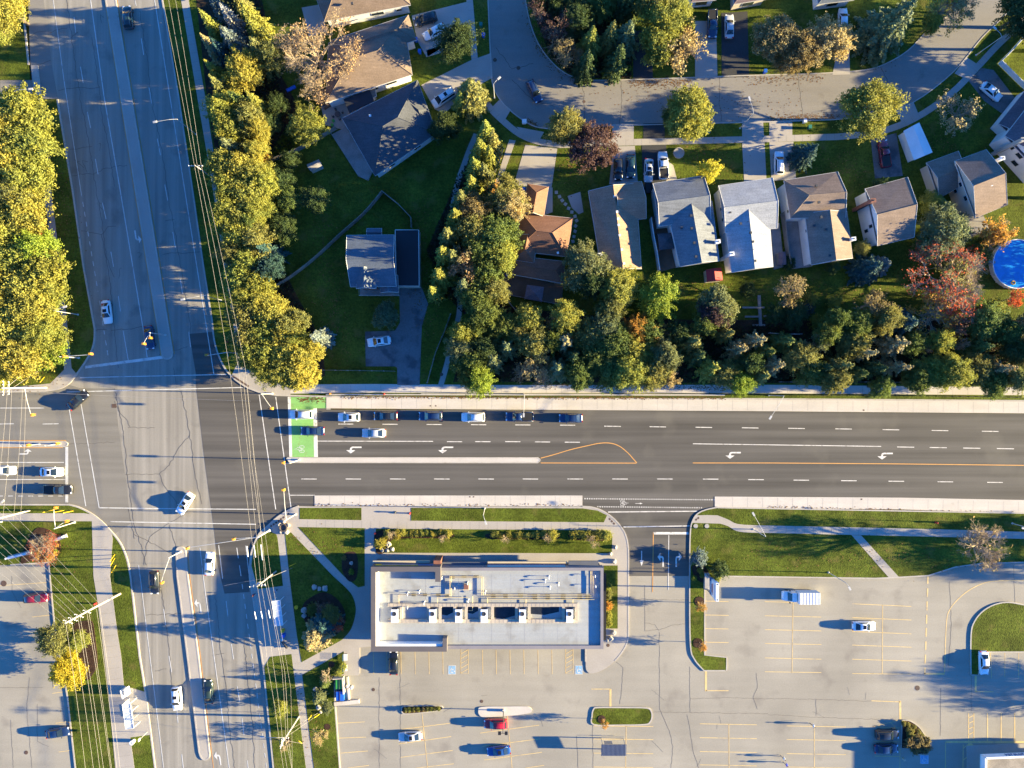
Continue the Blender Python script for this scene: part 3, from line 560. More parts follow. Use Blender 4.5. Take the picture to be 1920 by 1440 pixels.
# fallen leaves along the kerbs
lf = MB(); rl = random.Random(11)
def litter(path, n, spread, z):
    for _ in range(n):
        i = rl.randrange(len(path)-1); t = rl.random(); x = path[i][0]+(path[i+1][0]-path[i][0])*t + rl.gauss(0,spread); y = path[i][1]+(path[i+1][1]-path[i][1])*t + rl.gauss(0,spread)
        c_ = G(x,y); s_ = rl.uniform(.06,.16); a_ = rl.uniform(0,6.3)
        lf.add([(c_.x+s_*math.cos(a_+k*1.57), c_.y+s_*math.sin(a_+k*1.57)*.8, z+rl.uniform(.008,.03)) for k in range(4)], [(0,1,2,3)])
litter([(990,30),(1010,85),(1035,118),(1070,143),(1110,155)], 500, 5, .15); litter([(1180,157),(1290,155)], 380, 5, .15); litter([(1440,222),(1570,220)], 420, 4, .15); litter([(1400,150),(1540,146)], 250, 6, .15)
litter([(985,226),(1010,240)], 160, 3, .15); litter([(640,745),(1358,747)], 700, 1.2, .16); litter([(560,750),(610,749)], 160, 3, .03); litter([(1440,950),(1900,962)], 260, 1.5, .07); litter([(590,947),(1090,947)], 200, 1.5, .07); litter([(1050,160),(1500,200)], 260, 18, .15); litter([(1000,718),(1360,727)], 900, 4, .15)
for q_, n_ in (([(600,400),(640,680)],500),([(780,380),(800,620)],420),([(1060,330),(1080,300)],160),([(1280,280),(1380,320)],200),([(1500,300),(1620,330)],220),([(1750,250),(1850,330)],220),([(1240,540),(1700,560)],500),([(1600,70),(1650,120)],200),([(440,250),(420,60)],300),([(90,240),(140,620)],500),([(20,700),(100,705)],200),([(560,1010),(640,1040)],90),([(540,1280),(600,1420)],120),([(120,1000),(160,1400)],160),([(1400,1040),(1860,1040)],300)): litter(q_, n_, 16, .17)
tag(lf.obj('fallen_leaves', 'litter'), 'brown fallen leaves on the lawns and along the kerbs', 'leaves', kind='stuff')
# ================================================================ TREES AND SHRUBS
def leafmesh(name, P, N, size, rs, mat, extra=None, aspect=1.0, lift=0.6):
    """P points, N outward directions: one small folded leaf clump (two triangles each side of a fold) at each point"""
    n = len(P); rng = np.random.default_rng(rs)
    D = N*lift + rng.normal(size=(n, 3))*(1-lift); D /= np.linalg.norm(D, axis=1)[:, None] + 1e-9
    A = np.cross(D, rng.normal(size=(n, 3))); A /= np.linalg.norm(A, axis=1)[:, None] + 1e-9
    B = np.cross(D, A)
    s = (size*rng.uniform(.6, 1.35, n))[:, None]
    V = np.stack([P + A*s*aspect, P + B*s*.62 + D*s*.22, P - A*s*aspect, P - B*s*.62 + D*s*.22], 1).reshape(-1, 3)
    F = np.arange(n*4).reshape(n, 4)
    me = bpy.data.meshes.new(name); 
    vv = V.tolist(); ff = F.tolist(); mi = [0]*n
    if extra: 
        o = len(vv); vv += [tuple(v) for v in extra.v]; ff += [tuple(i+o for i in f) for f in extra.f]; mi += [1]*len(extra.f)
    me.from_pydata(vv, [], ff); me.materials.append(MATS[mat])
    if extra: me.materials.append(MATS['pale_bark'])
    me.polygons.foreach_set('material_index', mi)
    at = me.attributes.new('leaf', 'FLOAT', 'FACE'); at.data.foreach_set('value', np.concatenate([rng.random(n), np.full(len(mi)-n, .5)]).astype(np.float32))
    me.update(); return me
def crown_broad(seed, lobes=15, n=5200, size=.058, spread=.62, zs=.95, lr=(.26, .46), z0=1.5, name='crown'):
    rng = np.random.default_rng(seed); P, N = [], []
    cs = [(np.array([0, 0, .25]), .62)]
    for k in range(lobes):
        a = 2*math.pi*(k*.618 + rng.uniform(-.1, .1)); el = rng.uniform(-.75, 1.2); rr = spread*rng.uniform(.75, 1.12)
        cs.append((np.array([rr*math.cos(a)*math.cos(el), rr*math.sin(a)*math.cos(el), rr*math.sin(el)]), rng.uniform(*lr)))
    tot = sum(r*r for _, r in cs)
    for c, r in cs:
        m = int(n*r*r/tot); u = rng.normal(size=(m*2, 3)); u /= np.linalg.norm(u, axis=1)[:, None]
        out = c/(np.linalg.norm(c)+1e-6)
        keep = (u @ out + .35*u[:, 2]) > rng.uniform(-.75, .15, m*2); u = u[keep][:m]
        # leaf tufts: points gather round small centres
        tuft = rng.normal(size=(max(4, m//26), 3)); tuft /= np.linalg.norm(tuft, axis=1)[:, None]
        near = tuft[np.argmax(u @ tuft.T, 1)]
        w_ = rng.uniform(0, .6, len(u))[:, None]; u2 = u*(1-w_) + near*w_; u2 /= np.linalg.norm(u2, axis=1)[:, None]
        rad = r*(1.06*np.power(rng.uniform(.22, 1.0, len(u2)), .40) + .10*np.sin(9*u2[:, 0]+seed) + .12*rng.normal(size=len(u2)) - .22*(1-np.sum(u*near, 1)))
        P.append(c + u2*rad[:, None]); N.append(u2)
    # sprigs that break up the outline, and an uneven overall shape
    m = n//6; u = rng.normal(size=(m, 3)); u /= np.linalg.norm(u, axis=1)[:, None]; u[:, 2] = np.abs(u[:, 2])*.8 - .15
    sp = rng.normal(size=(46, 3)); sp /= np.linalg.norm(sp, axis=1)[:, None]; near = sp[np.argmax(u @ sp.T, 1)]; u = u*.35 + near*.65
    P.append(u*(.62 + .50*rng.random(m)[:, None]**.7)); N.append(u/np.linalg.norm(u, axis=1)[:, None])
    P = np.concatenate(P); N = np.concatenate(N)
    ph = rng.uniform(0, 6.3, 4); az = np.arctan2(P[:, 1], P[:, 0]); P[:, :2] *= (1 + .10*np.sin(2*az+ph[0]) + .08*np.sin(3*az+ph[1]) + .05*np.sin(5*az+ph[2]))[:, None]; P += .03*rng.normal(size=P.shape)
    P[:, 2] = P[:, 2]*zs + z0
    return leafmesh(name, P, N, size, seed, 'leaves', lift=.5)
def crown_spruce(seed, n_lev=17, size=.075, z0=.35, top=4.0, droop=.30, per=11, jag=.28):
    rng = np.random.default_rng(seed); P, N = [], []
    for i in range(n_lev):
        t = i/(n_lev-1); z = z0 + (top-z0)*t; rad = (1-t)**.85*1.0 + .035
        nb = max(4, int(per*(1-t*.6)))
        a0 = rng.uniform(0, 6.3)
        for b in range(nb):
            a = a0 + 2*math.pi*b/nb + rng.normal()*.12; L = rad*rng.uniform(1-jag, 1+jag*.55); m = max(4, int(L*26))
            tt = np.linspace(.12, 1, m); wd = .14*L*np.sin(math.pi*np.clip(tt*.9+.12, 0, 1))
            for sgn in (-1, 0, 1):
                x = tt*L; y = sgn*wd*rng.uniform(.6, 1.2, m); zz = z + .20*tt*L*(.5-tt)*2 - droop*L*tt**2*.8 - abs(sgn)*.03
                ca, sa = math.cos(a), math.sin(a)
                P.append(np.stack([x*ca-y*sa, x*sa+y*ca, zz], 1) + rng.normal(size=(m, 3))*.012)
                N.append(np.stack([np.full(m, ca*.5), np.full(m, sa*.5), np.full(m, .75)], 1))
    P = np.concatenate(P); N = np.concatenate(N)
    return leafmesh('crown', P, N, size, seed, 'needles', aspect=1.0, lift=.62)
def twigs(seed, depth=4, n0=9, spread=1.0, z0=.7, height=2.1, fine=.012):
    rng = random.Random(seed); mb = MB(); tips = []
    def grow(p, dirn, L, r, dep):
        q = p + dirn*L; mb.tube([p, p.lerp(q, .55) + Vector((rng.gauss(0, .03), rng.gauss(0, .03), .02))*L*2, q], r, r*.55, 3, cap=False)
        if dep == 0: tips.append(q); return
        for k in range(rng.choice((3, 3, 4))):
            dn = (dirn + Vector((rng.gauss(0, .55), rng.gauss(0, .55), rng.gauss(.12, .35)))).normalized()
            grow(p.lerp(q, rng.uniform(.45, 1.0)), dn, L*rng.uniform(.55, .8), r*.6, dep-1)
    for k in range(n0):
        a = 2*math.pi*k/n0 + rng.gauss(0, .2); e = rng.uniform(.25, 1.25)
        grow(Vector((0, 0, z0 + rng.uniform(-.1, .3))), Vector((math.cos(a)*math.cos(e), math.sin(a)*math.cos(e), math.sin(e))), .52*spread*rng.uniform(.8, 1.15), .028, depth)
    return mb, tips
def crown_sparse(seed, leaf_n=1200, size=.045, depth=4, n0=9, **kw):
    mb, tips = twigs(seed, depth, n0, **kw); rng = np.random.default_rng(seed)
    T = np.array([tuple(t) for t in tips]); idx = rng.integers(0, len(T), max(leaf_n, 1)); P = T[idx] + rng.normal(size=(len(idx), 3))*.05
    # leaves hold on in patches
    ph = np.sin(P[:, 0]*3.1+seed) + np.sin(P[:, 1]*3.7+seed*2) + rng.normal(size=len(P))*.5; P = P[ph > -.5]
    N = P - np.array([0, 0, .9]); N /= np.linalg.norm(N, axis=1)[:, None]
    return leafmesh('crown', P, N, size, seed, 'leaves', extra=mb, lift=.4)
def trunk_mesh(h, r, limbs=5, seed=0, mat='bark', lz=.55):
    rng = random.Random(seed); mb = MB(); mb.tube([(0, 0, -.03), (0, 0, h*.25), (.02, .01, h*.6), (.0, .03, h)], r, r*.45, 8)
    for k in range(limbs):
        a = 2*math.pi*k/limbs + rng.uniform(-.3, .3); z = h*rng.uniform(lz, .95)
        mb.tube([(0, 0, z), (.22*math.cos(a), .22*math.sin(a), z+.22), (.5*math.cos(a), .5*math.sin(a), z+.42)], r*.5, r*.12, 5)
    return mb.mesh('trunk', mat)
BROAD = [crown_broad(100+i, lobes=13+i % 4*2, n=11500, size=.037+.004*(i % 3), spread=.54+.03*(i % 3), lr=(.30, .48)) for i in range(7)]
OPEN = [crown_broad(200+i, lobes=22, n=9000, size=.039, spread=.68, lr=(.20, .32), zs=.85) for i in range(4)]
SPRUCE = [crown_spruce(300+i, n_lev=17+i, per=10+i, jag=.25+.06*i) for i in range(4)]
SPRUCE.append(crown_spruce(330, n_lev=11, per=7, jag=.45, size=.085, droop=.1))
SPARSE = [crown_sparse(400, 3800, .05, 4, 10), crown_sparse(401, 2600, .05, 4, 9), crown_sparse(402, 150, .04, 5, 9), crown_sparse(403, 1500, .05, 4, 8), crown_sparse(404, 60, .04, 4, 7)]
SPARSE.append(crown_sparse(405, 3200, .026, 5, 11, spread=1.0))
BALL = [crown_broad(500+i, lobes=24, n=2600, size=.07, spread=.60, lr=(.26, .36), z0=.72, zs=.8, name='foliage') for i in range(3)]
TALL = [crown_broad(520, lobes=26, n=3000, size=.07, spread=.60, lr=(.24, .34), z0=1.9, zs=1.9, name='foliage')]
TR_B, TR_S, TR_P = trunk_mesh(1.5, .085, 6, 1), trunk_mesh(3.6, .07, 0, 2), trunk_mesh(1.1, .07, 5, 3, 'pale_bark')
STEM = trunk_mesh(.6, .06, 4, 4)
KIND = dict(B=(BROAD, TR_B, 2.5, 'broadleaf_tree', 'tree'), O=(OPEN, TR_B, 2.4, 'broadleaf_tree', 'tree'), C=(SPRUCE[:4], TR_S, 4.0, 'spruce_tree', 'tree'), K=(SPRUCE[4:], TR_S, 4.0, 'spruce_tree', 'tree'),
            R=(SPARSE[:2], TR_P, 2.1, 'thinning_tree', 'tree'), N=(SPARSE[2:3], TR_P, 2.1, 'bare_tree', 'tree'), M=(SPARSE[3:4], TR_P, 2.1, 'thinning_tree', 'tree'), P=(SPARSE[5:6], TR_P, 2.1, 'thinning_tree', 'tree'), D=(SPARSE[4:5], TR_P, 2.1, 'bare_tree', 'tree'),
            S=(BALL, STEM, 1.5, 'shrub', 'shrub'), T=(TALL, STEM, 3.8, 'cedar_shrub', 'shrub'))
COL = dict(bry=((.56,.47,.05), 'bright yellow'), yel=((.380,.350,.075), 'golden yellow'), ylg=((.300,.305,.065), 'yellow-green'), grn=((.150,.190,.050), 'mid green'), dgr=((.075,.110,.038), 'dark green'), olv=((.250,.240,.075), 'olive'),
           tan=((0.412,0.334,0.163), 'tan'), blu=((0.213,0.256,0.234), 'pale blue-grey'), teal=((0.050,0.106,0.099), 'blue-green'), lime=((.260,.330,.050), 'lime green'), red=((.480,.100,.042), 'red'),
           org=((0.511,0.284,0.064), 'orange'), pur=((0.121,0.071,0.064), 'dark reddish-brown'), brn=((0.270,0.213,0.099), 'brownish'), pch=((0.469,0.305,0.156), 'peach'), wht=((0.426,0.398,0.355), 'whitish'), gry=((.200,.225,.105), 'grey-green'))
WORD = dict(B='broadleaf tree', O='open-crowned tree', C='spruce', K='ragged spruce', R='half-bare tree', N='bare twiggy tree', M='sparse tree', D='leafless tree', S='round shrub', T='tall cedar')
rt = random.Random(3); _n = {}
PEND = []
def tree(px, py, r, kind, col, h=None, label=None, zone=None, group=None, stretch=None):
    """px, py: middle of the crown in the photo; r: crown radius in photo px"""
    cr_, tm, uh, nm, cat = KIND[kind]; rm = r/S*(1.2 if kind in 'BO' and r > 17 and zone in ('wd', 'av', 'lt', 'md') else 1.25 if kind == 'R' and r > 25 else 1.04)
    if h is None: h = {'B': rm*1.9+2.0, 'O': rm*1.9+2, 'C': rm*3.2+2, 'K': rm*3+3, 'R': rm*1.5+2.5, 'N': rm*1.6+2, 'P': rm*1.6+2, 'M': rm*1.7+2, 'D': rm*2+2, 'S': rm*1.35, 'T': rm*3}[kind]
    p = G(px, py, h*.6); p.z = .12
    i = _n.get(kind, 0); _n[kind] = i+1
    root = thing(nm, label, cat, p, rt.uniform(0, 6.28), group, (rm*rt.uniform(.95, 1.08), rm*rt.uniform(.95, 1.08), h/uh))
    cm = cr_[i % len(cr_)]
    o = bpy.data.objects.new(cm.name.split('.')[0], cm); C.objects.link(o); o.parent = root
    c, cn = COL[col]; v = rt.uniform(.86, 1.14); wv = rt.uniform(.93, 1.07); o.color = (c[0]*v*wv, c[1]*v, c[2]*v/wv, 1)
    t = bpy.data.objects.new('stem' if kind in 'ST' else 'trunk', tm); C.objects.link(t); t.parent = root
    if label is None: PEND.append((cn, WORD[kind], zone, root, px, py))
    return root
def finish_labels():
    grp = {}
    for e in PEND: grp.setdefault((e[0], e[1], e[2]), []).append(e)
    for (cn, wd, zone), L in grp.items():
        ztxt, axis = ZONES[zone]
        L.sort(key=lambda e: e[5] if axis == 'north' else e[4])
        for i, e in enumerate(L):
            if len(L) == 1: s = f'only {cn} {wd} {ztxt}'
            else: s = f'{cn} {wd} {ztxt}, {ORD[i]} from the {axis}'
            e[3]['label'] = s; e[3]['group'] = ('shrubs ' if 'shrub' in wd or 'cedar' in wd else 'trees ') + ztxt
ZONES = dict(av=('in the belt east of the avenue', 'north'), lt=('west of the avenue', 'north'), wd=('in the belt above the main road', 'west'), md=('in the row beside the brown hip roofs', 'north'), st=('along the residential street', 'west'),
             yd=('in the yards behind the houses', 'west'), gr=('in the grove inside the street bend', 'west'), cn=('in the corner lawns by the shop', 'north'), hd=('in the hedge beds before the shop', 'west'), pl=('in the narrow lot planter', 'west'), pb=('in the rounded planted island', 'north'), ea=('beside the entrance sign', 'west'), of=('beyond the east edge of the lot', 'north'))
for t in [(10,14,36,'B','yel','lt'),(-25,40,34,'B','ylg','lt'),(45,215,40,'B','ylg','lt'),(12,235,46,'B','yel','lt'),(52,275,42,'B','ylg','lt'),(8,300,46,'B','yel','lt'),(48,330,42,'B','ylg','lt'),(12,370,44,'O','olv','lt'),(50,400,40,'B','yel','lt'),(58,442,17,'B','red','lt'),(10,440,36,'B','ylg','lt'),
          (72,468,32,'B','lime','lt'),(25,490,40,'B','ylg','lt'),(85,515,36,'B','ylg','lt'),(10,535,44,'B','yel','lt'),(55,540,38,'O','yel','lt'),(92,555,30,'B','ylg','lt'),(62,590,38,'B','yel','lt'),(20,615,46,'B','yel','lt'),(80,625,38,'B','ylg','lt'),(35,665,42,'B','yel','lt'),(92,660,26,'B','lime','lt'),(-20,560,44,'B','yel','lt'),(-25,690,40,'B','yel','lt'),(-20,250,42,'B','yel','lt'),(-22,420,40,'B','yel','lt')]:
    tree(*t[:5], zone=t[5], h=10.5 if t[2] > 30 else 7.5)
for t in [(392,40,19,'C','ylg'),(403,6,17,'C','blu'),(430,30,20,'C','wht'),(447,0,20,'C','olv'),(470,30,28,'C','ylg'),(480,55,22,'C','ylg'),(432,72,30,'C','blu'),(395,85,18,'C','tan'),(412,92,20,'C','teal'),(485,92,30,'C','olv'),(510,105,22,'O','olv'),(458,135,30,'O','yel'),(398,128,16,'C','ylg'),(410,160,20,'C','olv'),(478,190,22,'C','ylg'),
          (420,205,26,'B','ylg'),(432,240,26,'B','ylg'),(446,190,22,'C','grn'),(470,225,24,'B','olv'),(485,245,18,'B','yel'),(432,275,26,'C','gry'),(485,285,18,'B','yel'),(420,310,26,'B','yel'),(452,318,32,'B','yel'),(480,325,30,'B','yel'),(430,350,28,'O','ylg'),(470,362,32,'B','yel'),(498,345,22,'B','ylg'),(427,395,26,'O','ylg'),(455,402,30,'B','yel'),(482,400,24,'B','ylg'),(425,420,22,'O','ylg'),
          (450,440,28,'B','ylg'),(478,452,28,'B','olv'),(440,475,26,'B','olv'),(466,490,28,'O','ylg'),(498,470,22,'C','teal'),(455,520,28,'B','ylg'),(482,530,26,'B','ylg'),(505,505,24,'O','teal'),(462,560,28,'B','ylg'),(490,575,28,'B','yel'),(466,595,28,'O','olv'),(515,590,28,'B','yel'),(545,610,24,'B','olv'),(470,630,28,'B','olv'),(500,625,28,'B','ylg'),(535,630,26,'B','yel'),(560,640,20,'B','ylg'),
          (478,665,28,'O','ylg'),(508,662,28,'B','ylg'),(540,665,28,'B','yel'),(572,668,24,'B','yel'),(500,695,24,'B','ylg'),(532,697,26,'B','yel'),(565,698,26,'B','yel'),(595,632,22,'C','blu'),(470,420,20,'B','grn')]:
    tree(*t, zone='av', h={'C': 11}.get(t[3], 10.0) if t[2] > 17 else 9)
for t in [(577,235,36,'O','ylg'),(525,345,30,'O','dgr'),(545,375,26,'O','grn'),(592,375,26,'B','dgr'),(528,425,30,'O','dgr'),(505,235,20,'O','dgr'),(520,200,22,'O','dgr'),(545,300,18,'O','dgr'),(835,240,26,'B','dgr'),(500,300,16,'R','org')]: tree(*t, zone='yd', h=6.5)
tree(724,593,23,'B','gry', h=4.5, label='round pale grey-green tree beside the asphalt driveway of the steel blue house', group='yard trees')
tree(590,105,72,'P','pch', h=11, label='big half-bare peach-leaved tree overhanging the brown hip roof', group='yard trees')
for t in [(857,76,36,'B','dgr'),(883,168,34,'C','olv'),(865,185,20,'C','ylg'),(1060,238,34,'B','olv'),(1292,213,43,'B','ylg'),(1262,222,22,'B','grn'),(1628,207,54,'B','ylg'),(1798,213,30,'R','tan'),(1112,275,42,'O','pur'),(1518,283,23,'C','teal'),(1250,40,44,'B','ylg'),(1235,88,34,'B','ylg'),(1275,95,36,'R','tan'),(1230,0,38,'B','olv'),(1455,75,42,'O','brn'),(1550,78,42,'O','tan'),(1500,95,36,'O','brn'),(1475,115,26,'O','brn'),(1680,35,52,'C','gry'),(1765,20,30,'R','yel'),(1795,8,26,'R','tan'),(1915,25,44,'B','dgr'),(1745,45,18,'B','ylg')]:
    tree(*t, zone='st', h=(9.5 if t[2] > 30 else 5.5) if t[3] != 'C' else t[2]/S*2.3+3)
tree(1331,320,21,'T','bry', h=9.5, label='tall bright yellow cedar beside the slate blue roof', group='yard shrubs')
for t in [(1108,72,26,'C','ylg'),(1146,62,24,'C','olv'),(1176,62,28,'C','gry'),(1080,38,36,'O','dgr'),(1040,55,36,'M','pur'),(1012,15,30,'M','pur'),(1062,100,30,'M','brn'),(1128,5,28,'B','grn'),(1100,115,26,'C','dgr'),(1160,105,26,'C','dgr'),(1030,0,30,'O','dgr'),(1175,0,28,'C','dgr')]: tree(*t, zone='gr', h=11 if t[3] == 'C' else 8)
for i, (x, y) in enumerate(((1133,138),(1146,133),(1163,126),(1166,136),(1179,128))): tree(x, y, 6, 'S', 'lime', h=1.0, zone='gr')
for t in [(912,245,22,'C','ylg'),(925,262,18,'C','olv'),(900,278,22,'C','ylg'),(918,290,18,'C','ylg'),(890,312,22,'C','ylg'),(908,322,20,'C','olv'),(885,345,22,'C','ylg'),(866,372,24,'C','olv'),(855,405,24,'C','ylg'),(840,440,24,'C','olv'),(832,475,24,'C','ylg'),(825,515,24,'C','ylg'),(812,545,16,'C','ylg'),(850,480,24,'C','olv'),
          (890,395,26,'O','brn'),(945,372,32,'O','olv'),(925,358,14,'R','org'),(960,385,26,'B','tan'),(885,430,28,'B','olv'),(928,440,36,'B','grn'),(900,470,30,'B','grn'),(935,478,30,'B','ylg'),(880,505,30,'R','pch'),(910,515,30,'B','grn'),(895,550,30,'B','grn'),(925,545,24,'B','olv'),(870,535,24,'C','gry'),(905,585,28,'B','grn'),(870,480,20,'R','tan')]: tree(*t, zone='md', h=13 if t[3] == 'C' else 10.5)
for t in [(1095,500,40,'B','gry'),(1110,530,30,'B','dgr'),(1158,540,38,'B','yel'),(1145,580,26,'O','olv'),(1235,560,38,'O','lime'),(1345,575,34,'B','gry'),(1335,590,28,'O','pur'),(1480,545,30,'M','brn'),(1487,590,24,'O','dgr'),(1635,500,32,'C','teal'),(1658,495,20,'C','blu'),(1638,570,28,'M','brn'),(1605,610,28,'O','grn'),(1770,432,46,'B','gry'),(1735,455,24,'B','olv'),(1748,383,22,'B','ylg'),(1868,440,26,'R','org'),(1835,470,20,'B','grn'),(1845,600,36,'B','grn'),(1862,580,22,'B','ylg'),(1880,620,26,'B','grn'),(1700,605,34,'C','teal'),(1560,500,14,'O','dgr'),(1450,590,18,'O','dgr'),(1400,545,14,'O','dgr'),(1615,465,14,'O','olv'),(1650,350,16,'O','dgr'),(1900,560,20,'M','red')]: tree(*t, zone='yd', h=8.5 if t[2] > 25 else 5.5)
tree(1785,528,74,'P','red', h=8.5, label='wide half-bare tree with red leaves left of the round pool', group='yard trees')
tree(1752,588,34,'R','org', zone='yd', h=7); tree(1790,515,44,'M','olv', zone='yd', h=7.4)
for x, y, c in ((1520,562,'ylg'),(1566,566,'ylg'),(1513,580,'teal'),(1530,602,'ylg'),(1478,492,'dgr')): tree(x, y, 14, 'S', c, h=2.2, zone='yd')
for t in [(870,625,24,'B','ylg'),(895,615,24,'B','grn'),(862,655,22,'B','gry'),(880,675,26,'B','grn'),(905,650,26,'O','dgr'),(900,715,24,'B','lime'),(880,705,18,'B','grn'),(925,675,24,'K','gry'),(950,650,22,'K','gry'),(945,610,26,'O','grn'),(992,598,24,'O','yel'),(975,625,22,'O','olv'),(1000,640,26,'O','olv'),(1010,665,24,'M','gry'),(1062,595,26,'O','yel'),(1045,605,20,'R','pch'),(1035,640,20,'O','grn'),(1060,640,28,'K','tan'),(1075,670,28,'C','dgr'),(1045,690,26,'C','gry'),(1000,690,30,'M','tan'),(1020,710,24,'D','wht'),(975,700,22,'D','tan'),(1085,700,22,'B','grn'),
          (1110,630,30,'O','olv'),(1135,615,28,'B','gry'),(1120,665,34,'B','grn'),(1155,645,30,'B','grn'),(1150,690,34,'B','grn'),(1190,620,24,'B','org'),(1215,625,24,'B','grn'),(1235,630,24,'R','org'),(1188,655,22,'B','yel'),(1220,660,28,'B','ylg'),(1185,695,32,'B','ylg'),(1245,665,24,'B','gry'),(1225,695,26,'B','olv'),(1255,710,20,'R','tan'),(1300,640,26,'C','olv'),(1310,665,24,'C','dgr'),(1335,690,26,'K','ylg'),(1318,610,20,'O','grn'),(1365,625,20,'C','olv'),(1388,655,22,'K','tan'),(1360,700,24,'O','olv'),(1385,715,22,'B','lime'),(1422,638,22,'K','tan'),(1440,660,20,'C','grn'),(1455,685,24,'K','tan'),(1430,705,20,'C','olv'),(1405,680,20,'O','dgr'),
          (1475,640,24,'C','grn'),(1500,670,26,'O','olv'),(1530,645,22,'M','gry'),(1520,700,24,'O','grn'),(1545,690,20,'C','dgr'),(1580,685,26,'K','olv'),(1562,715,20,'B','olv'),(1550,625,22,'O','grn'),(1600,640,26,'B','olv'),(1625,662,20,'K','tan'),(1610,700,22,'C','grn'),(1645,690,20,'C','dgr'),(1682,645,28,'K','tan'),(1688,688,20,'K','tan'),(1710,645,20,'B','grn'),(1735,655,12,'D','wht'),(1760,640,20,'O','ylg'),(1800,645,18,'D','wht'),(1745,695,28,'B','ylg'),(1785,700,28,'B','ylg'),(1715,710,20,'B','grn'),(1830,690,26,'O','olv'),(1840,650,22,'C','grn'),(1878,690,24,'K','tan'),(1905,660,24,'B','dgr'),(1910,710,22,'B','olv'),(1860,720,20,'B','grn'),(1915,610,26,'M','gry'),(1660,600,24,'O','olv'),(1570,600,20,'O','grn'),(1795,610,22,'M','pur'),(1270,625,20,'O','dgr'),(1650,725,18,'O','grn')]: tree(*t, zone='wd', h={'K': 10.5, 'C': 9.0}.get(t[3], rt.uniform(7.5, 9.8) if t[3] in 'BO' else 7.5))
# corner lawns, hedge beds and lot islands
tree(105,1195,34,'O','olv', h=6.5, label='olive tree under the wires beside the southwest verge', group='verge trees'); tree(128,1258,32,'B','bry', h=6.5, label='bright yellow tree under the wires beside the southwest verge', group='verge trees'); tree(148,1200,20,'B','ylg', h=5, label='small yellow-green tree between the olive tree and the mulch strip', group='verge trees')
tree(84,1024,30,'P','red', h=3.6, label='spreading red-leaved shrub in the southwest corner flower bed', group='corner shrubs'); tree(90,1035,20,'R','org', h=2.8, label='orange-tan shrub merging with the red shrub in the corner bed', group='corner shrubs')
tree(104,1013,4,'S','ylg', h=.7, zone='cn'); tree(104,1033,4,'S','lime', h=.7, zone='cn')
for t in [(586,1202,31,'C','tan',8.5),(606,1172,30,'C','teal',6),(587,1143,13,'S','grn',1.9),(620,1152,18,'O','olv',4),(607,1140,16,'M','pur',3),(632,1170,16,'M','red',2.5),(659,1072,6,'S','lime',.9),(612,1268,14,'D','wht',4.5),(642,1250,9,'S','ylg',1.2),(634,1260,8,'S','ylg',1.0),(608,1283,13,'C','grn',4),(595,1312,16,'C','gry',4.6),(614,1326,11,'O','gry',3.6),(525,1328,16,'O','ylg',4.5),(600,1380,15,'M','tan',4.5),(534,1400,12,'D','tan',4.5),(645,1046,5,'S','olv',.8)]: tree(*t[:5], zone='cn', h=t[5])
hs = [(727,1001,7),(745,1002,7.5),(755,999,6),(763,1001,4.5),(771.5,1001.5,5),(781,1001.5,5),(791,1001,5),(801,1000,4.5),(810,1002,5),(818,1001,4),(827,998,5),(840,1001,6.5),(712,1020,9),(718,1012,6),
      (925,1003,5),(932,1002,5),(940,1006,5),(954,1003,6),(963,1004,4.5),(972,1004,6),(980,1004,5),(989,1004,5.5),(999,1003,5),(1008,1003,6),(1020,1003,6),(1036,1004,9),(1075,1003,7),(1084,1002,7),(1094,1004,8),(1103,1003,7),(1117,1005,8),(1126,1002,8),(1137,1004,9)]
for x, y, r in hs: tree(x, y, r*1.25, 'S', 'yel' if r != 4.5 else 'ylg', h=r/S*1.7, zone='hd')
for x, y in ((734,1003),(830,1010),(947,1012),(1026,1010),(1108,1010),(1115,1022)): tree(x, y, 10, 'D', 'wht', h=3.0, zone='hd')
for y, c in ((1098,'ylg'),(1116,'olv'),(1136,'org'),(1152,'ylg'),(1167,'ylg')): tree(1140, y, 9, 'S', c, h=1.6, zone='cn')
for i, x in enumerate((761,768,776,785,794,802,809,816,822)): tree(x, 1331-i*.3, 4.6, 'S', ('olv','ylg','olv','ylg','brn')[i % 5], h=.8, zone='pl')
for t in [(1694,1356,5),(1703,1359,5),(1713,1363,5),(1722,1372,5),(1729,1379,4.5),(1706,1371,8),(1709,1379,7)]: tree(*t, 'S', 'olv', h=t[2]/S*1.6, zone='pb')
for t in [(1722,1390,13),(1735,1402,11),(1716,1402,12),(1705,1392,10),(1738,1388,7)]: tree(*t, 'S', 'brn', h=1.9, zone='pb')
tree(1311,1046,17,'S','blu', h=2.6, zone='ea'); tree(1350,1068,19,'S','dgr', h=2.0, zone='ea'); tree(1313,1070,6,'S','yel', h=.9, zone='ea'); tree(1317,1079,5,'S','ylg', h=.8, zone='ea'); tree(1301,1084,6,'S','lime', h=.7, zone='ea'); tree(1343,1084,8,'S','ylg', h=.9, zone='ea')
tree(1314,1137,11,'M','org', h=4.2, label='small orange-leaved tree in the upper ring of the driveway verge', group='lot trees'); tree(1317,1212,10,'M','org', h=4.0, label='small orange-leaved tree in the lower ring of the driveway verge', group='lot trees'); tree(1133,1357,8,'M','org', h=3.6, label='thin orange tree in the grass lot island', group='lot trees')
tree(1838,1024,58,'N','brn', h=9.5, label='large bare grey tree by the curved lot entrance', group='lot trees')
